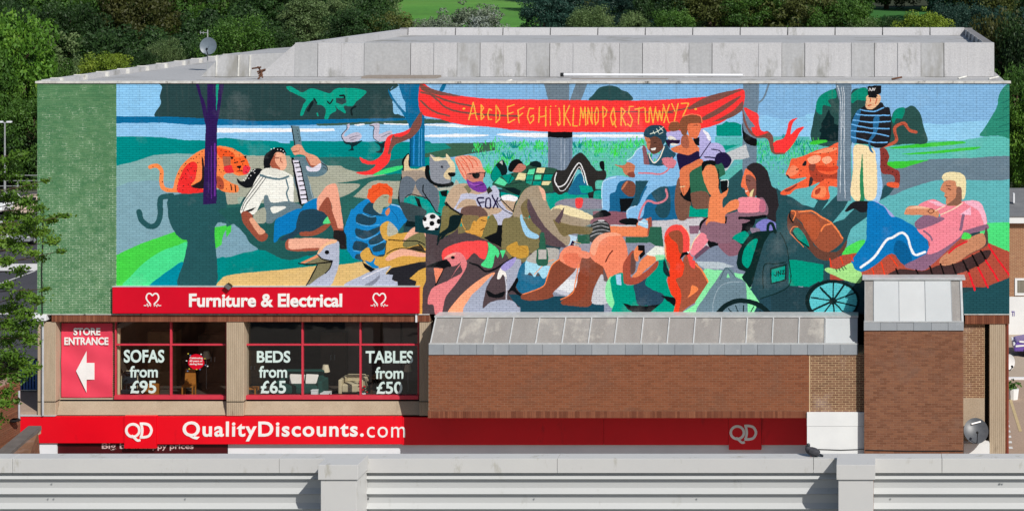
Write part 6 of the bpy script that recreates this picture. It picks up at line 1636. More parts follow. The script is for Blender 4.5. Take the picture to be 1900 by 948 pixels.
# pigeon on the coping
pg = thing('pigeon', 'dark grey pigeon perched on the parapet in front of the white lobby', 'pigeon', (X(1508, YP), YP+.08, cz1))
M['feather'] = surf('pigeon_feathers', '4a4a50', '34353a', .7, sc=30, bmp=.2); M['neck'] = surf('pigeon_neck', '3c4444', '2c3238', .4, sc=20)
def ellip(mb, c, r, seg=14, rings=9, tilt=0):
    n0 = len(mb.v); ct, stt = math.cos(tilt), math.sin(tilt)
    for i in range(rings+1):
        ph = math.pi*i/rings-math.pi/2
        for k in range(seg):
            th = 2*math.pi*k/seg; x_, y_, z_ = r[0]*math.sin(ph), r[1]*math.cos(ph)*math.cos(th), r[2]*math.cos(ph)*math.sin(th)
            mb.v.append((c[0]+x_*ct-z_*stt, c[1]+y_, c[2]+x_*stt+z_*ct))
    for i in range(rings):
        for k in range(seg): k2 = (k+1) % seg; mb.f.append((n0+i*seg+k, n0+(i+1)*seg+k, n0+(i+1)*seg+k2, n0+i*seg+k2))
px_, pz_ = X(1508, YP), cz1
body = MB(); ring = [(-.065, .03, .012), (-.058, .055, .03), (-.04, .06, .042), (-.01, .052, .043), (.03, .038, .034), (.06, .024, .018), (.085, .016, .008)]
ellip(body, (px_-.005, YP+.08, pz_+.048), (.075, .042, .042), tilt=-.32)
ellip(body, (px_-.05, YP+.08, pz_+.075), (.03, .027, .042), tilt=.1)
body.build('body', M['feather'], pg, smooth=True)
hd = MB(); ellip(hd, (px_-.048, YP+.075, pz_+.118), (.02, .017, .019)); hd.tube([(px_-.06, YP+.07, pz_+.117), (px_-.077, YP+.066, pz_+.110)], [.007, .002], 6); hd.build('head', M['neck'], pg, smooth=True)
wg = MB(); ellip(wg, (px_+.012, YP+.043, pz_+.052), (.065, .012, .03), tilt=-.36); wg.build('wing', M['feather'], pg, smooth=True)
wg = MB(); ellip(wg, (px_+.012, YP+.117, pz_+.052), (.065, .012, .03), tilt=-.36); wg.build('wing', M['feather'], pg, smooth=True)
MB().hexa([(px_+.04, YP+.06, pz_+.03), (px_+.105, YP+.055, pz_+.004), (px_+.105, YP+.105, pz_+.004), (px_+.04, YP+.10, pz_+.03)], [(px_+.04, YP+.06, pz_+.04), (px_+.105, YP+.055, pz_+.01), (px_+.105, YP+.105, pz_+.01), (px_+.04, YP+.10, pz_+.04)]).build('tail', M['black'], pg)
for s in (.06, .1): MB().tube([(px_-.02, YP+s, pz_+.02), (px_-.022, YP+s, pz_+.001)], .003, 5).build('leg', surf('pink_leg', '9a5a50', '8a5048', .6, bmp=0) if s == .06 else bpy.data.materials['pink_leg'], pg)
# ================================================================== GROUND, STREET, HILLS
def hz(x, y):
    if y < 2: base = 0.0
    elif y < 14: base = -2.3*(y-2)/12
    else: base = -2.3
    t = min(max((y-118)/130, 0), 1); t = t*t*(3-2*t)
    z = base+12.8*t+.03*max(y-248, 0)+.00012*max(y-330, 0)**2
    return z+.6*math.sin(x*.03)*t
gm = MB(); xs = [-900, -500, -320]+[-240+12*i for i in range(41)]+[320, 500, 900]
ys = [-90, -70, -50, -30, -10, 1, 5, 10, 16]+[24+12*i for i in range(45)]+[620, 760, 1000]
for y in ys:
    for x in xs: gm.v.append((x, y, hz(x, y)))
for j in range(len(ys)-1):
    for i in range(len(xs)-1): a = j*len(xs)+i; gm.f.append((a, a+1, a+len(xs)+1, a+len(xs)))
def ground_mat():
    m, N, L, B = newmat('land'); p = pos(N); s = N.new('ShaderNodeSeparateXYZ'); L.new(p, s.inputs[0])
    n1 = noise(N, L, p, .02, 5); n2 = noise(N, L, p, 1.2, 5)
    far = ramp(N, L, n2, [(.3, lin('3d7a22')), (.7, lin('559230'))])
    far = mixc(N, L, ramp(N, L, n1, [(.4, 0.0), (.6, .5)]), far, lin('6a9a3c'))
    band = ramp(N, L, noise(N, L, scaled(N, L, p, (.15, 1, 1)), .12, 3), [(.4, .82), (.6, 1.0)])
    far = mixc(N, L, 1.0, far, band, 'MULTIPLY')
    xx_, yy_ = s.outputs[0], s.outputs[1]
    def rect(x0, x1, y0, y1):
        q = None
        for o_, v, op in ((xx_, x0, 'GREATER_THAN'), (xx_, x1, 'LESS_THAN'), (yy_, y0, 'GREATER_THAN'), (yy_, y1, 'LESS_THAN')):
            t = mth(N, L, op, o_, v); q = t if q is None else mth(N, L, 'MULTIPLY', q, t)
        return q
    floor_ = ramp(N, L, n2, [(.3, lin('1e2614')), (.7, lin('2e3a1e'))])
    dkf = ramp(N, L, n2, [(.3, lin('24601f')), (.7, lin('316e26'))])  # second field's shade painted in as a darker green
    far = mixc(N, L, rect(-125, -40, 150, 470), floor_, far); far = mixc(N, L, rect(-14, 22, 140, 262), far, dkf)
    near = ramp(N, L, noise(N, L, p, .6, 5), [(.3, lin('77726c')), (.7, lin('88837c'))])
    k = ramp(N, L, mth(N, L, 'DIVIDE', s.outputs[1], 200.0), [(.51, 0.0), (.53, 1.0)])
    L.new(mixc(N, L, k, near, far), B.inputs['Base Color']); B.inputs['Roughness'].default_value = .95; return m
g = gm.build('ground', ground_mat(), None, smooth=True); tag(g, kind='structure')
def sheet(name, x0, x1, y0, y1, h, mat, label=None):
    m = MB(); n = max(1, int((y1-y0)/6))
    for i in range(n):
        a = y0+(y1-y0)*i/n; b = y0+(y1-y0)*(i+1)/n; m.poly([(x0, a, hz(x0, a)+h), (x1, a, hz(x1, a)+h), (x1, b, hz(x1, b)+h), (x0, b, hz(x0, b)+h)])
    o = m.build(name, mat); tag(o, kind='structure'); return o
sheet('car_park', -150, -20, 20, 104, .02, M['asphalt']); sheet('road', 4, 60, 30, 52, .02, M['street'])
sheet('pavement', 3.8, 60, 14, 30, .02, M['paving'])
def bay_line(x0, x1, y0, y1): sheet('parking_line', x0, x1, y0, y1, .03, M['road_paint'])
Yg = lambda py: (ZC+2.3)*F/(py-VY)-D
bay_line(X(-200, 64), X(90, 64), Yg(503), Yg(490)); bay_line(X(38, 60), X(42, 60), Yg(575), Yg(503.5)); bay_line(X(39, 60), X(42, 60), Yg(489.5), Yg(462)); bay_line(X(-60, 60), X(-57, 60), Yg(575), Yg(503.5))
bay_line(X(-300, 40), X(90, 40), Yg(584), Yg(581))
for k in range(7): sheet('crossing_stripe', X(1873+k*.7, 17), X(1880+k*1.6, 17), 17.4+k*.9-.25, 17.4+k*.9+.1, .03, M['road_paint'])
kb = MB().box(X(1881, 25), 60, 30, 30.15, -2.3, -2.17).build('kerb', M['white_cool']); tag(kb, kind='structure')
# kerb-side yellow line and small planter
sheet('yellow_line', X(1884, 22), X(1884, 22)+.14, 20, 29, .03, surf('yellow_line_paint', 'c4b088', 'b8a47c', .8))
# raised paved corner, blue railing, brick walls at the left edge
tr = MB().box(-45, XL-.05, .1, 3.0, 0, 3.62).build('terrace', M['paving']); tag(tr, kind='structure')
rl = thing('blue_railing', 'dark railing with blue uprights between brick wall and concrete column', 'railing', (X(55, 2.9), 2.9, 3.62))
for k, px in enumerate((40, 46, 51.5, 57, 62.5, 68)): MB().box(X(px, 2.9)-.035, X(px, 2.9)+.035, 2.85, 2.9, 3.7, 4.75).build('upright', surf('blue_paint', '2c5a9a', '24508c', .5, bmp=0) if k == 0 else bpy.data.materials['blue_paint'], rl)
MB().box(X(-60, 2.9), X(70, 2.9), 2.84, 2.91, 4.75, 4.8).build('rail', M['black'], rl); MB().box(X(-60, 2.9), X(70, 2.9), 2.84, 2.91, 3.66, 3.7).build('rail', M['galv'], rl)
MB().box(X(-60, 2.9), X(70, 2.9), 2.95, 3.0, 3.62, 4.72).build('back_panel', M['dark'], rl)
# side wall that runs towards the viewer
sw_ = thing('brick_side_wall', 'tall red brick wall running towards the viewer at the left edge', 'wall', (X(38, -2), -2, 0))
xw = X(38, -2); zt_ = Z(699, -2)
MB().box(xw-.4, xw-.012, -16, -2, 0, zt_).build('mortar_core', surf('light_mortar', 'a08474', '94786a', .9), sw_)
m = MB(); r = 0
while r*BH < zt_-BH:
    y = -16+(BW/2 if r % 2 else 0)
    while y < -2.02:
        y1 = min(y+BW, -2.0); c0 = r*BH+.006; c1 = (r+1)*BH-.006; a, b = y+.006, y1-.006; xx = xw+_br.uniform(-.003, .003)
        m.box(xw-.02, xx, a, b, c0, c1); y += BW
    r += 1
m.build('brick', M['tower_brick'], sw_, kind='stuff')
MB().tube([(xw+.05, -2.2, Z(722, -2)), (xw+.05, -2.2, Z(775, -2))], .035, 6).build('white_pipe', M['pipe'], sw_)
MB().tube([(xw+.1, -2.6, Z(771, -2)), (xw+.1, -2.6, Z(768, -2))], [.2, .12], 8).box(xw, xw+.2, -2.7, -2.5, Z(773, -2), Z(768, -2)).build('wall_lamp', M['black'], sw_)
lw = thing('low_brick_wall', 'low brick wall with sloping dark coping below the end of the red fascia', 'wall', (X(50, -3), -3, 0))
a0, a1 = X(30, -3), X(58, -3)
q = [(a0-.2, -4.6, 0), (a1+.3, -4.6, 0), (a1+.3, -4.6, Z(845, -4.6)+.1), (a0-.2, -4.6, Z(846, -4.6))]
MB().hexa([(X(-10, -5), -5.4, 0), (X(72, -5), -5.4, 0), (X(66, -5), -5.4, Z(838, -5)), (X(-10, -5), -5.4, Z(850, -5))], [(X(25, -3), -2.6, 0), (X(76, -3), -2.6, 0), (X(60, -3), -2.6, Z(806, -3)), (X(38, -3), -2.6, Z(806, -3))]).build('wall_body', M['pale_brick'], lw)
MB().hexa([(X(-2, -5), -5.5, Z(846, -5)), (X(26, -5), -5.5, Z(846, -5)), (X(26, -5), -5.5, Z(838, -5)), (X(-2, -5), -5.5, Z(838, -5))], [(X(38, -3), -2.5, Z(804, -3)), (X(64, -3), -2.5, Z(804, -3)), (X(63, -3), -2.5, Z(797, -3)), (X(39, -3), -2.5, Z(797, -3))]).build('coping', surf('dark_coping', '6a6664', '5c5856', .9), lw)
MB().box(X(52, -3), X(63, -3), -3.0, -2.5, Z(812, -3), Z(801, -3)).build('coping_end', M['concrete'], lw, bevel=.02)
# ================================================================== CAR PARK AT LEFT: lamp, railing, cars
def zG(y): return hz(0, y)
lp = thing('lamp_post', 'tall galvanised lamp post with twin heads by the car park', 'lamp post', (X(9, 104), 104, -2.3))
MB().tube([(X(9, 104), 104, -2.3), (X(9, 104), 104, 0.5), (X(9, 104), 104, Z(227, 104))], [.11, .09, .06], 8).build('pole', M['galv'], lp)
for s in (-1, 1):
    MB().tube([(X(9, 104), 104, Z(229, 104)), (X(9, 104)+s*.25, 104, Z(227, 104))], .04, 6).build('arm', M['galv'], lp)
    MB().box(X(9, 104)+(.2 if s > 0 else -.62), X(9, 104)+(.62 if s > 0 else -.2), 103.85, 104.15, Z(228, 104), Z(225, 104)).build('lamp_head', M['white_cool'], lp, bevel=.02)
gr = thing('guard_railing', 'galvanised pedestrian guard railing behind the car park', 'railing', (X(30, 106), 106, -2.3))
for k in range(9):
    x = X(33, 106)-2.9*k+2.9*1; MB().box(x-.05, x+.05, 105.95, 106.05, -2.3, -.9).build('post', M['galv'], gr)
for h in (-.95, -1.45, -1.95): MB().tube([(X(-500, 106), 106, h), (X(110, 106), 106, h)], .045, 6).build('rail', M['galv'], gr)
def car(name, label, x, y, rot, paint, group=None, L_=4.2, H=1.5, W=1.75, cat='car', swoosh=None):
    base = -2.28; t = link(bpy.data.objects.new(name, None)); t.location = (x, y, base); t.rotation_euler = (0, 0, rot); tag(t, label, cat, group)
    def ad(o): o.parent = t; return o
    h = L_/2
    low = [(-h, .30), (-h+.02, .62), (-h+.15, .78), (-h*.62, .92), (h*.72, .95), (h-.05, .88), (h, .55), (h-.05, .30)]
    cab = [(-h*.60, .90), (-h*.28, H-.04), (-.1*h, H), (h*.55, H-.02), (h*.80, .93)]
    def loft(prof, w0, w1, zmid):
        m = MB(); n = len(prof)
        for sy in (-1, 1):
            for a, z in prof:
                k = w0 if z < zmid else w1; m.v.append((a, sy*k/2, z))
        m.f += [tuple(range(n))[::-1], tuple(range(n, 2*n))]
        m.f += [(i, (i+1) % n, n+(i+1) % n, n+i) for i in range(n)]; return m
    bd = ad(loft(low, W, W*.97, .7).build('body', paint, None, bevel=.07)); cb = ad(loft(cab, W*.94, W*.74, 1.1).build('cabin', paint, None, bevel=.05))
    for sy in (-1, 1):
        m = MB(); k = lambda z: (W*.94/2+(W*.74-W*.94)/2*(z-.92)/(H-.92))+.012
        for pts in (((-h*.50, .97), (-h*.27, H-.12), (0, H-.10), (0, .97)), ((.06, .97), (.06, H-.10), (h*.5, H-.12), (h*.68, .97))):
            q = [(a, sy*k(z), z) for a, z in pts]; m.poly(q if sy < 0 else q[::-1])
        ad(m.build('side_window', M['black'], None))
        for wx in (-h*.62, h*.62):
            cx = wx; wm = ad(MB().tube([(cx, sy*(W/2-.18), .32), (cx, sy*(W/2+.01), .32)], .32, 20).build('wheel', M['black'], None))
            rm = MB().tube([(cx, sy*(W/2), .32), (cx, sy*(W/2+.02), .32)], .2, 14).build('rim', M['galv'], None); rm.parent = wm
        ad(MB().box(-h-.01, -h+.08, sy*W*.36-.16, sy*W*.36+.16, .62, .74).build('headlight', M['white_cool'], None))
        ad(MB().box(h-.08, h+.005, sy*W*.38-.12, sy*W*.38+.12, .65, .85).build('tail_light', M['sign_red'], None))
    ws = MB(); z0, z1 = .95, H-.08; ws.poly([(-h*.575, -W*.42, z0), (-h*.575, W*.42, z0), (-h*.30, W*.36, z1), (-h*.30, -W*.36, z1)]); o = ad(ws.build('windscreen', M['black'], None)); o.location = (-.02, 0, .012)
    if swoosh:
        m = MB()
        for z0, z1, a, b in ((.55, .72, -h+.1, -.2), (.8, .6, -h+.3, .4), (.5, .85, -.9, .5)):
            m.poly([(a, -W/2-.012, z0), (b, -W/2-.012, z1), (b, -W/2-.012, z1+.06), (a, -W/2-.012, z0+.10)])
        ad(m.build('swoosh_graphic', M['white_paint'], None))
    return t
cw = surf('white_car_paint', 'e4e6e8', 'dcdee0', .25, bmp=0); cs = surf('silver_car_paint', 'a8acb0', 'a0a4a8', .3, metal=.5, bmp=0); cg = surf('grey_car_paint', '606468', '585c60', .3, metal=.4, bmp=0); cr_ = surf('beige_car_paint', 'c8b4a4', 'bca898', .3, bmp=0)
for k, (px, py, paint, lab) in enumerate(((-20, 458, cw, 'white car in the nearer parked row, leftmost, seen through the leaves'), (46, 456, cs, 'silver car in the nearer parked row beside the green wall edge'), (-5, 400, cw, 'white car in the farther parked row under the lamp post'), (50, 402, cr_, 'pale pinkish car in the farther parked row by the green wall'))):
    y = Yg(py)+.9
    car('parked_car', lab, X(px, y), y+1.0, R(90) if k in (0, 1) else R(90), paint, 'cars parked beyond the left side of the shop', L_=4.3, W=1.8)
# ================================================================== RIGHT EDGE: brick house, purple car
YH = 41
hb = thing('brick_house', 'brown brick house with white window seen past the right corner of the shop', 'building', (X(1900, YH), YH, -2.3))
hx0, hx1 = X(1858, YH), X(2100, YH)
brick_wall('wall', hx0, hx1, Z(550, YH), Z(413, YH), YH, .3, surf('tan_brickwork', 'a3765a', '8f6650', .9, sc=5), M['mortar_pale'], hb)
MB().box(hx0, hx1, YH-.02, YH+.3, -2.3, Z(550, YH)-.01).build('white_ground_floor', M['white_paint'], hb)
MB().box(hx0, hx1, YH-.3, YH+.2, Z(413, YH), Z(401, YH)).build('fascia_board', M['white_paint'], hb)
MB().hexa([(hx0, YH-.35, Z(401, YH)), (hx1, YH-.35, Z(401, YH)), (hx1, YH+7, Z(352, YH+7)), (hx0, YH+7, Z(352, YH+7))], [(hx0, YH-.35, Z(399.5, YH)), (hx1, YH-.35, Z(399.5, YH)), (hx1, YH+7, Z(349, YH+7)), (hx0, YH+7, Z(349, YH+7))]).build('roof', surf('grey_roof_tiles', '77787a', '6c6d70', .8, sc=2), hb)
MB().box(hx0, hx1, YH+.3, YH+7, -2.3, Z(402, YH)).build('wall_core', M['dark'], hb)
MB().box(hx0, hx1, YH+6.6, YH+7.2, Z(362, YH+7), Z(355, YH+7)).build('ridge_trim', M['black'], hb)
MB().box(X(1879, YH+3), X(1882, YH+3), YH+2.6, YH+3, Z(375, YH+3), Z(358, YH+3)).build('roof_vent', M['white_cool'], hb)
hw = MB(); a, b, c, d = X(1883, YH), X(1918, YH), Z(548, YH), Z(516, YH)
hw.box(a, b, YH-.05, YH+.02, c, c+.14).box(a, b, YH-.05, YH+.02, d-.12, d).box(a, a+.13, YH-.05, YH+.02, c+.14, d-.12).box(b-.13, b, YH-.05, YH+.02, c+.14, d-.12)
hw = hw.build('window', M['white_paint'], hb); MB().poly([(a+.13, YH-.02, c+.14), (b-.13, YH-.02, c+.14), (b-.13, YH-.02, d-.12), (a+.13, YH-.02, d-.12)]).build('pane', surf('curtained_glass', '9a9484', '5c5a54', .15, sc=2, stretch=(6, 1, .1), bmp=0), hw)
text('TI', X(1877, YH), X(1882.5, YH), Z(586, YH), Z(577, YH), YH-.03, surf('violet_letters', '6a5aa8', '6050a0', .5, bmp=0), 'lettering', hb, bold=.01)
car('parked_car', 'purple car with white swoosh graphics parked at the right edge', X(1877, 36)+2.25, 36, 0, surf('purple_car_paint', '6a50a0', '604898', .25, bmp=0), None, L_=4.4, H=1.5, swoosh=True)
pl = thing('street_planter', 'small white planter with a green plant on the pavement at right', 'planter', (X(1879, 26), 26, -2.3))
zpl = -2.28
MB().tube([(X(1880, 26), 26, zpl), (X(1880, 26), 26, zpl+.5)], [.22, .28], 10).build('pot', M['white_paint'], pl)
m = MB()
for k in range(60):
    c = Vector((X(1880, 26)+rnd.gauss(0, .15), 26+rnd.gauss(0, .12), zpl+.65+rnd.gauss(0, .12))); d1 = Vector((rnd.gauss(0, 1), rnd.gauss(0, 1), rnd.gauss(0, 1))).normalized()*.08; d2 = d1.cross(Vector((rnd.gauss(0, 1), rnd.gauss(0, 1), 1))).normalized()*.04
    m.poly([c-d1-d2, c+d1-d2, c+d1+d2, c-d1+d2])
# ================================================================== TREES
def leafmat(name, cols, rough=.55, trans=.25, var=.5):
    m, N, L, B = newmat(name)
    p = pos(N); n1 = noise(N, L, p, .35, 3); n2 = noise(N, L, p, 2.5, 3)
    f = mth(N, L, 'ADD', mth(N, L, 'MULTIPLY', n1, .55), mth(N, L, 'MULTIPLY', n2, .45))
    c = ramp(N, L, f, [(.34, lin(cols[0])), (.5, lin(cols[1])), (.66, lin(cols[2]))])
    oi = N.new('ShaderNodeObjectInfo'); v = mth(N, L, 'ADD', mth(N, L, 'MULTIPLY', oi.outputs['Random'], .5), .75)
    c = mixc(N, L, 1.0, c, ramp(N, L, mth(N, L, 'MULTIPLY', v, .7), [(.5, .7), (.9, 1.0)]), 'MULTIPLY')
    L.new(c, B.inputs['Base Color']); B.inputs['Roughness'].default_value = rough; B.inputs['Specular IOR Level'].default_value = .3
    tr = N.new('ShaderNodeBsdfTranslucent'); L.new(c, tr.inputs[0]); mx = N.new('ShaderNodeMixShader'); mx.inputs[0].default_value = trans
    out = N['Material Output']; L.new(B.outputs[0], mx.inputs[1]); L.new(tr.outputs[0], mx.inputs[2]); L.new(mx.outputs[0], out.inputs[0]); return m
LEAF = {'mid': leafmat('mid_green_leaves', ('305220', '466c28', '618a34')), 'dark': leafmat('dark_green_leaves', ('21381b', '314e26', '44652e')),
 'yellow': leafmat('yellow_green_leaves', ('5c7823', '7c962f', '9db03f')), 'olive': leafmat('olive_leaves', ('414c22', '59622e', '717c40')),
 'pale': leafmat('pale_green_leaves', ('4a6437', '67814e', '889c65')), 'silver': leafmat('silver_leaves', ('5a6a52', '819077', 'a5afae')),
 'blue': leafmat('blue_green_leaves', ('1b392f', '294a3f', '395a4b')), 'bright': leafmat('bright_leaves', ('3b6220', '58872b', '84ad3f'), trans=.35), 'brown': leafmat('brownish_leaves', ('2e3418', '42481f', '5a5a2c'))}
M['bark'] = surf('bark', '5a4c3c', '443a2e', .95, sc=6, stretch=(2, 2, .4))
def crown_mesh(seed, lw, nclump, nleaf, squash=1.0, weep=0.0, cone=0.0):
    """unit crown: radius 1, centre 0, many small leaf faces in uneven clumps"""
    r = random.Random(seed); npr = np.random.default_rng(seed); vs = []
    cen = []
    for k in range(nclump):
        while True:
            p = npr.uniform(-1, 1, 3); q = np.linalg.norm(p)
            if .45 < q < 1: break
        lump = 1-.22*math.sin(5*math.atan2(p[1], p[0])+seed)*abs(p[2])
        p = p*lump*.88; p = np.sign(p)*np.abs(p)**.85 
        if cone: p[:2] *= 1-cone*(p[2]+1)/2
        cen.append((p, r.uniform(.12, .27)))
    V = []
    for p, s in cen:
        n = int(nleaf*(s/.2)**2)
        pts = npr.normal(0, 1, (n, 3)); pts /= np.linalg.norm(pts, axis=1)[:, None]; pts *= (npr.uniform(.35, 1, n)**.5)[:, None]*s
        pts[:, 2] *= .75
        if weep: pts[:, 2] = pts[:, 2]*1.0-weep*np.abs(npr.normal(0, .5, n))*s*2
        c = pts+p
        nrm = pts/np.linalg.norm(pts, axis=1)[:, None]+npr.normal(0, .55, (n, 3)); nrm /= np.linalg.norm(nrm, axis=1)[:, None]
        a = np.cross(nrm, npr.normal(0, 1, (n, 3))); a /= np.linalg.norm(a, axis=1)[:, None]; b = np.cross(nrm, a)
        w = lw*npr.uniform(.6, 1.3, n)[:, None]
        V.append(np.stack([c-a*w, c-b*w*.55, c+a*w, c+b*w*.55], 1))
    V = np.concatenate(V); n = len(V)
    me = bpy.data.meshes.new('crown'); me.vertices.add(n*4); me.vertices.foreach_set('co', V.reshape(-1).astype(np.float32))
    me.loops.add(n*4); me.loops.foreach_set('vertex_index', np.arange(n*4, dtype=np.int32)); me.polygons.add(n)
    me.polygons.foreach_set('loop_start', np.arange(0, n*4, 4, dtype=np.int32)); me.polygons.foreach_set('loop_total', np.full(n, 4, np.int32))
    me.update(); me.materials.append(LEAF['mid']); return me
CR = [crown_mesh(1, .032, 170, 120), crown_mesh(2, .032, 170, 120), crown_mesh(3, .028, 190, 110, weep=.8), crown_mesh(4, .032, 170, 120, cone=.35), crown_mesh(8, .035, 160, 110)]
tm = MB(); tm.tube([(0, 0, 0), (.02, 0, .35), (.0, .02, .7), (.02, 0, 1)], [.045, .03, .02, .006], 7)
for k in range(7):
    a = k*2.4; z = .32+.08*k; tm.tube([(0, 0, z), (.12*math.cos(a), .12*math.sin(a), z+.12), (.26*math.cos(a), .26*math.sin(a), z+.2)], [.018, .012, .004], 5)
tr0 = bpy.data.meshes.new('trunk'); tr0.from_pydata(tm.v, [], tm.f); tr0.materials.append(M['bark'])
def tree(px, top, wpx, kind, mi, y, label, group='trees behind the shop', name='broadleaf_tree', hfrac=.93, low=None, rot=None):
    s = (D+y)/F; x = X(px, y); zb = hz(x, y); zt_ = Z(top-5, y); Hh = zt_-zb; rad = wpx*s/2*1.12
    t = thing(name, label, 'tree', (x, y, zb), group)
    o = link(bpy.data.objects.new('trunk', tr0)); o.parent = t; o.scale = (Hh*.7, Hh*.7, Hh*.85)
    c = link(bpy.data.objects.new('crown', CR[mi])); c.parent = t
    ch = (max(2.1*rad, 5.0) if 160 < px < 1835 and y < 145 else Hh*hfrac) if low is None else low
    c.scale = (rad*1.12, rad*1.12, ch/2*1.06); c.location = (0, 0, Hh-ch/2); c.rotation_euler = (0, 0, rnd.uniform(0, 6.28) if rot is None else rot)
    c.material_slots[0].link = 'OBJECT'; c.material_slots[0].material = LEAF[kind]
    return t
FR = [  # centre px, top py, width px, leaves, crown, depth, label
 (30, 22, 150, 'bright', 0, 112, 'tall bright green tree at the left edge above the lamp post'),
 (96, 120, 90, 'mid', 1, 114, 'mid green tree between the tall bright tree and the shop corner'),
 (150, 108, 60, 'pale', 2, 116, 'slim pale green tree left of the yellow green bush'),
 (195, 100, 84, 'yellow', 4, 110, 'low yellow green tree just above the sloping left roof edge'),
 (255, 96, 62, 'dark', 1, 120, 'dark small tree right of the yellow green one'),
 (304, 76, 66, 'pale', 2, 124, 'thin pale tree left of the roof satellite dish'),
 (352, 82, 60, 'dark', 0, 126, 'dark tree directly behind the roof satellite dish'),
 (438, 32, 128, 'mid', 2, 122, 'round willow like green tree right of the roof satellite dish'),
 (505, 52, 80, 'dark', 1, 126, 'dark green tree in the gap right of the round willow'),
 (566, -4, 96, 'pale', 3, 132, 'tall pale olive tree left of the broad dark one'),
 (622, 2, 84, 'pale', 0, 138, 'second pale olive tree with a feathery top above the roof'),
 (672, 16, 112, 'dark', 1, 124, 'broad dark green tree where the roof steps up'),
 (722, 26, 92, 'olive', 4, 126, 'olive brown tree at the left side of the bright meadow'),
 (800, 36, 56, 'silver', 4, 124, 'small silvery bush left of the round silver tree'),
 (870, 15, 112, 'silver', 1, 122, 'round silvery tree in front of the bright meadow'),
 (1012, -12, 100, 'blue', 0, 124, 'dark blue green tree at the right side of the bright meadow'),
 (1055, -20, 90, 'blue', 3, 132, 'dark conical tree behind the pale willow pair'),
 (1092, 14, 84, 'pale', 2, 122, 'pale green willow above the middle of the roof'),
 (1140, -14, 80, 'blue', 1, 130, 'dark tree between the two pale willows'),
 (1176, 26, 56, 'pale', 0, 121, 'small pale willow right of the middle of the roof'),
 (1228, -22, 110, 'dark', 0, 126, 'dark tall tree right of the small pale willow'),
 (1250, 20, 70, 'mid', 4, 120, 'bushy mid green tree low above the roof'),
 (1322, -24, 120, 'olive', 1, 126, 'wide olive tree right of centre above the roof'),
 (1405, -18, 120, 'mid', 0, 124, 'wide mid green tree left of the spreading yellow olive one'),
 (1490, -14, 126, 'olive', 4, 124, 'spreading yellow olive tree near the dark field'),
 (1560, 0, 110, 'mid', 1, 122, 'mid green tree at the left end of the dark field'),
 (1598, 38, 60, 'pale', 2, 120, 'low pale bush at the left end of the dark field'),
 (1650, 34, 74, 'dark', 0, 122, 'low dark bush below the dark field'),
 (1712, 26, 92, 'yellow', 1, 120, 'yellowish bush left of the upper right roof corner'),
 (1762, 10, 76, 'blue', 2, 128, 'blue green tree above the upper right roof corner'),
 (1812, 14, 90, 'blue', 0, 130, 'second blue green tree right of the roof corner'),
 (1858, 20, 100, 'brown', 4, 118, 'brownish dark tree right of the roof corner'),
 (1908, 28, 110, 'dark', 1, 112, 'dark tree leaving the frame at the right edge'),
 (1885, 122, 90, 'mid', 0, 100, 'mid green tree low at the right edge beside the mural'),
 (1925, 160, 110, 'bright', 1, 97, 'bright green tree at the lower right edge above the house'),
 (62, 180, 100, 'mid', 1, 108, 'mid green tree low at the left edge below the tall bright one'),
 (20, 240, 110, 'dark', 4, 108, 'dark tree at the left edge behind the lamp post'),
 (-40, 60, 130, 'mid', 0, 108, 'mid green tree cut by the left edge of the frame')]
for px, top, w, kd, mi, y, lab in FR: tree(px, top, w, kd, mi, y, lab)
RW = {150: 'first', 178: 'second', 210: 'third', 250: 'fourth', 300: 'highest'}
PL = ('beyond the left edge', 'above the lamp post', 'above the bright left tree', 'above the green wall bay', 'above the yellow green tree', 'left of the roof dish', 'above the roof dish',
 'just right of the roof dish', 'above the willow like tree', 'above the roof step', 'above the pale olive pair', 'above the broad dark tree', 'left of the bright meadow', 'at the bright meadow edge',
 'right of the bright meadow', 'above the pale willow', 'over the middle of the roof', 'above the small pale willow', 'over the banner end', 'above the wide olive tree', 'above the spreading olive tree',
 'left of the dark field', 'above the dark field', 'right of the dark field', 'above the roof corner', 'at the right edge', 'beyond the right edge')
# rows climbing the hillside behind
ri = random.Random(77)
back = 0; used = set()
def win(px, y): # leave the two fields open
    return (755 < px < 985 and y < 440) or (1565 < px < 1730 and y < 200) or (1565 < px < 1715 and y < 235)
for y, n, w0 in ((150, 24, 120), (178, 28, 108), (210, 32, 96), (250, 36, 88), (300, 34, 84)):
    for k in range(n):
        px = -60+2020*(k+.5)/n+ri.uniform(-22, 22); wpx = w0*ri.uniform(.85, 1.25)
        if win(px-wpx*.42, y) or win(px+wpx*.42, y) or win(px, y): continue
        yy = y+ri.uniform(-10, 12); s = (D+yy)/F; x = X(px, yy); hh = ri.uniform(11, 16)
        top = VY+(ZC-(hz(x, yy)+hh))/s
        kd = ri.choice(('dark', 'olive', 'brown', 'mid', 'mid', 'pale', 'dark')) if px < 800 else ri.choice(('dark', 'olive', 'blue', 'mid'))
        KN = {'dark': 'dark green', 'olive': 'olive brown', 'brown': 'brownish', 'mid': 'mid green', 'blue': 'blue green', 'pale': 'pale green'}
        place = PL[min(len(PL)-1, max(0, int((px+60)/2020*len(PL))))]
        lab_ = ('tall ' if hh > 14 else 'middling ' if hh > 12.2 else 'low ')+('broad ' if wpx > w0*1.05 else 'slim ')+KN[kd]+' tree, '+RW[y]+' hillside row, '+place
        if lab_ in used: continue
        used.add(lab_); tree(px, top, wpx, kd, ri.randrange(5), yy, lab_, 'trees of the hillside wood', name='woodland_tree'); back += 1
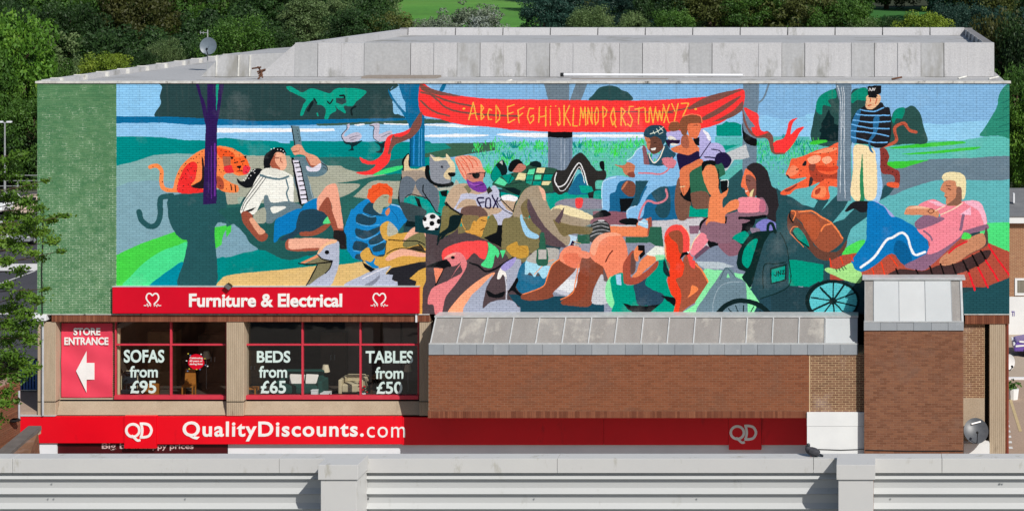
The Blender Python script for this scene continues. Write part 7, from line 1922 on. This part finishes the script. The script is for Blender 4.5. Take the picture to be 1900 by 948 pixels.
# far wood beyond the fields: one mass
npr = np.random.default_rng(5); V = []
for k in range(620):
    y = npr.uniform(345, 520); px = npr.uniform(-150, 2050)
    if 760 < px < 985 and y < 430: continue
    if 1575 < px < 1760 and y < 385: continue
    x = X(px, y); z = hz(x, y); rr = npr.uniform(4, 7); n = 200
    p = npr.normal(0, 1, (n, 3)); p /= np.linalg.norm(p, axis=1)[:, None]; c = p*[rr, rr, rr*1.1]*npr.uniform(.75, 1.05, n)[:, None]+[x, y, z+rr*1.2]
    nr = p+npr.normal(0, .5, (n, 3)); a = np.cross(nr, npr.normal(0, 1, (n, 3))); a /= np.linalg.norm(a, axis=1)[:, None]; b = np.cross(nr, a); b /= np.linalg.norm(b, axis=1)[:, None]
    w = .75; V.append(np.stack([c-a*w, c-b*w*.6, c+a*w, c+b*w*.6], 1))
V = np.concatenate(V); n = len(V); me = bpy.data.meshes.new('far_wood'); me.from_pydata(V.reshape(-1, 3).tolist(), [], np.arange(n*4).reshape(-1, 4).tolist()); me.materials.append(LEAF['blue'])
o = link(bpy.data.objects.new('far_wood', me)); tag(o, 'dark distant wood closing the view above the fields', 'woodland', kind='stuff')
# hedge / undergrowth line hiding the foot of the wood behind the shop
# ------------------------------------------------------------------ street tree at the left, nearer than the shop
YN = -19.0; sN = (D+YN)/F
nt = thing('street_tree', 'leafy bright green tree reaching in from the left in front of the shop', 'tree', (X(-150, YN), YN, 0))
CL = [(10,300,16),(36,287,14),(20,325,18),(50,345,16),(84,335,8),(14,365,18),(46,374,20),(68,388,14),(28,402,20),(58,410,18),(92,408,14),(122,401,9),(8,425,20),(40,428,20),(74,432,18),(98,447,13),(112,466,9),(14,450,18),(34,462,16),(10,485,16),(36,502,14),(14,530,14),(44,548,18),(66,556,15),(84,536,8),(18,572,20),(46,582,18),(14,602,20),(40,606,18),(62,598,12),(10,632,18),(36,622,14),(56,634,14),(16,658,20),(36,672,18),(56,682,14),(10,692,18),(32,702,15),(52,690,12),(14,728,14),(4,748,14),(30,745,8),(60,626,9),(110,400,9),(78,480,10),(60,470,12)]
for k in range(80): CL.append((ri.uniform(-330, -8), ri.uniform(230, 800), ri.uniform(16, 24)))
br = MB(); tx = X(-170, YN)
br.tube([(tx, YN, 0), (tx+.1, YN, 5), (tx-.05, YN, 9), (tx, YN, 13.5), (tx, YN, 15.6)], [.22, .18, .14, .08, .02], 8)
LV = []; npr = np.random.default_rng(9)
for k, (px, py, r) in enumerate(CL):
    y = YN+ri.uniform(-.9, .9); c = Vector((X(px, y), y, Z(py, y))); st_ = Vector((tx+ri.uniform(-.05, .05), YN, max(4, c.z-ri.uniform(.3, 1.1))))
    if k % 2 == 0 or k < 20: br.tube([st_, st_.lerp(c, .5)+Vector((0, 0, .12)), c, c+Vector((r*sN*.6, 0, -.05))], [.022, .014, .008, .003], 5)
    n = int(r*r*.72); s = r*sN
    q = npr.normal(0, .5, (n, 3))*[1.15, 1.2, .62]*s+np.array(c)
    a = npr.normal(0, 1, (n, 3)); a /= np.linalg.norm(a, axis=1)[:, None]; up = np.array([.1, -.35, .6])+npr.normal(0, .6, (n, 3)); b = np.cross(up, a); b /= np.linalg.norm(b, axis=1)[:, None]
    w = npr.uniform(.032, .062, n)[:, None]; LV.append(np.stack([q-a*w, q-b*w*.5, q+a*w, q+b*w*.5], 1))
br.build('trunk', M['bark'], nt)
LV = np.concatenate(LV); n = len(LV); me = bpy.data.meshes.new('crown'); me.from_pydata(LV.reshape(-1, 3).tolist(), [], np.arange(n*4).reshape(-1, 4).tolist()); me.materials.append(leafmat('fresh_street_leaves', ('42681e', '648c2a', '8cb03c'), trans=.3))
o = link(bpy.data.objects.new('crown', me)); attach(o, nt)
m.build('plant', LEAF['mid'], pl)
print('trees', len(FR)+back, 'objects', len(scene.objects))
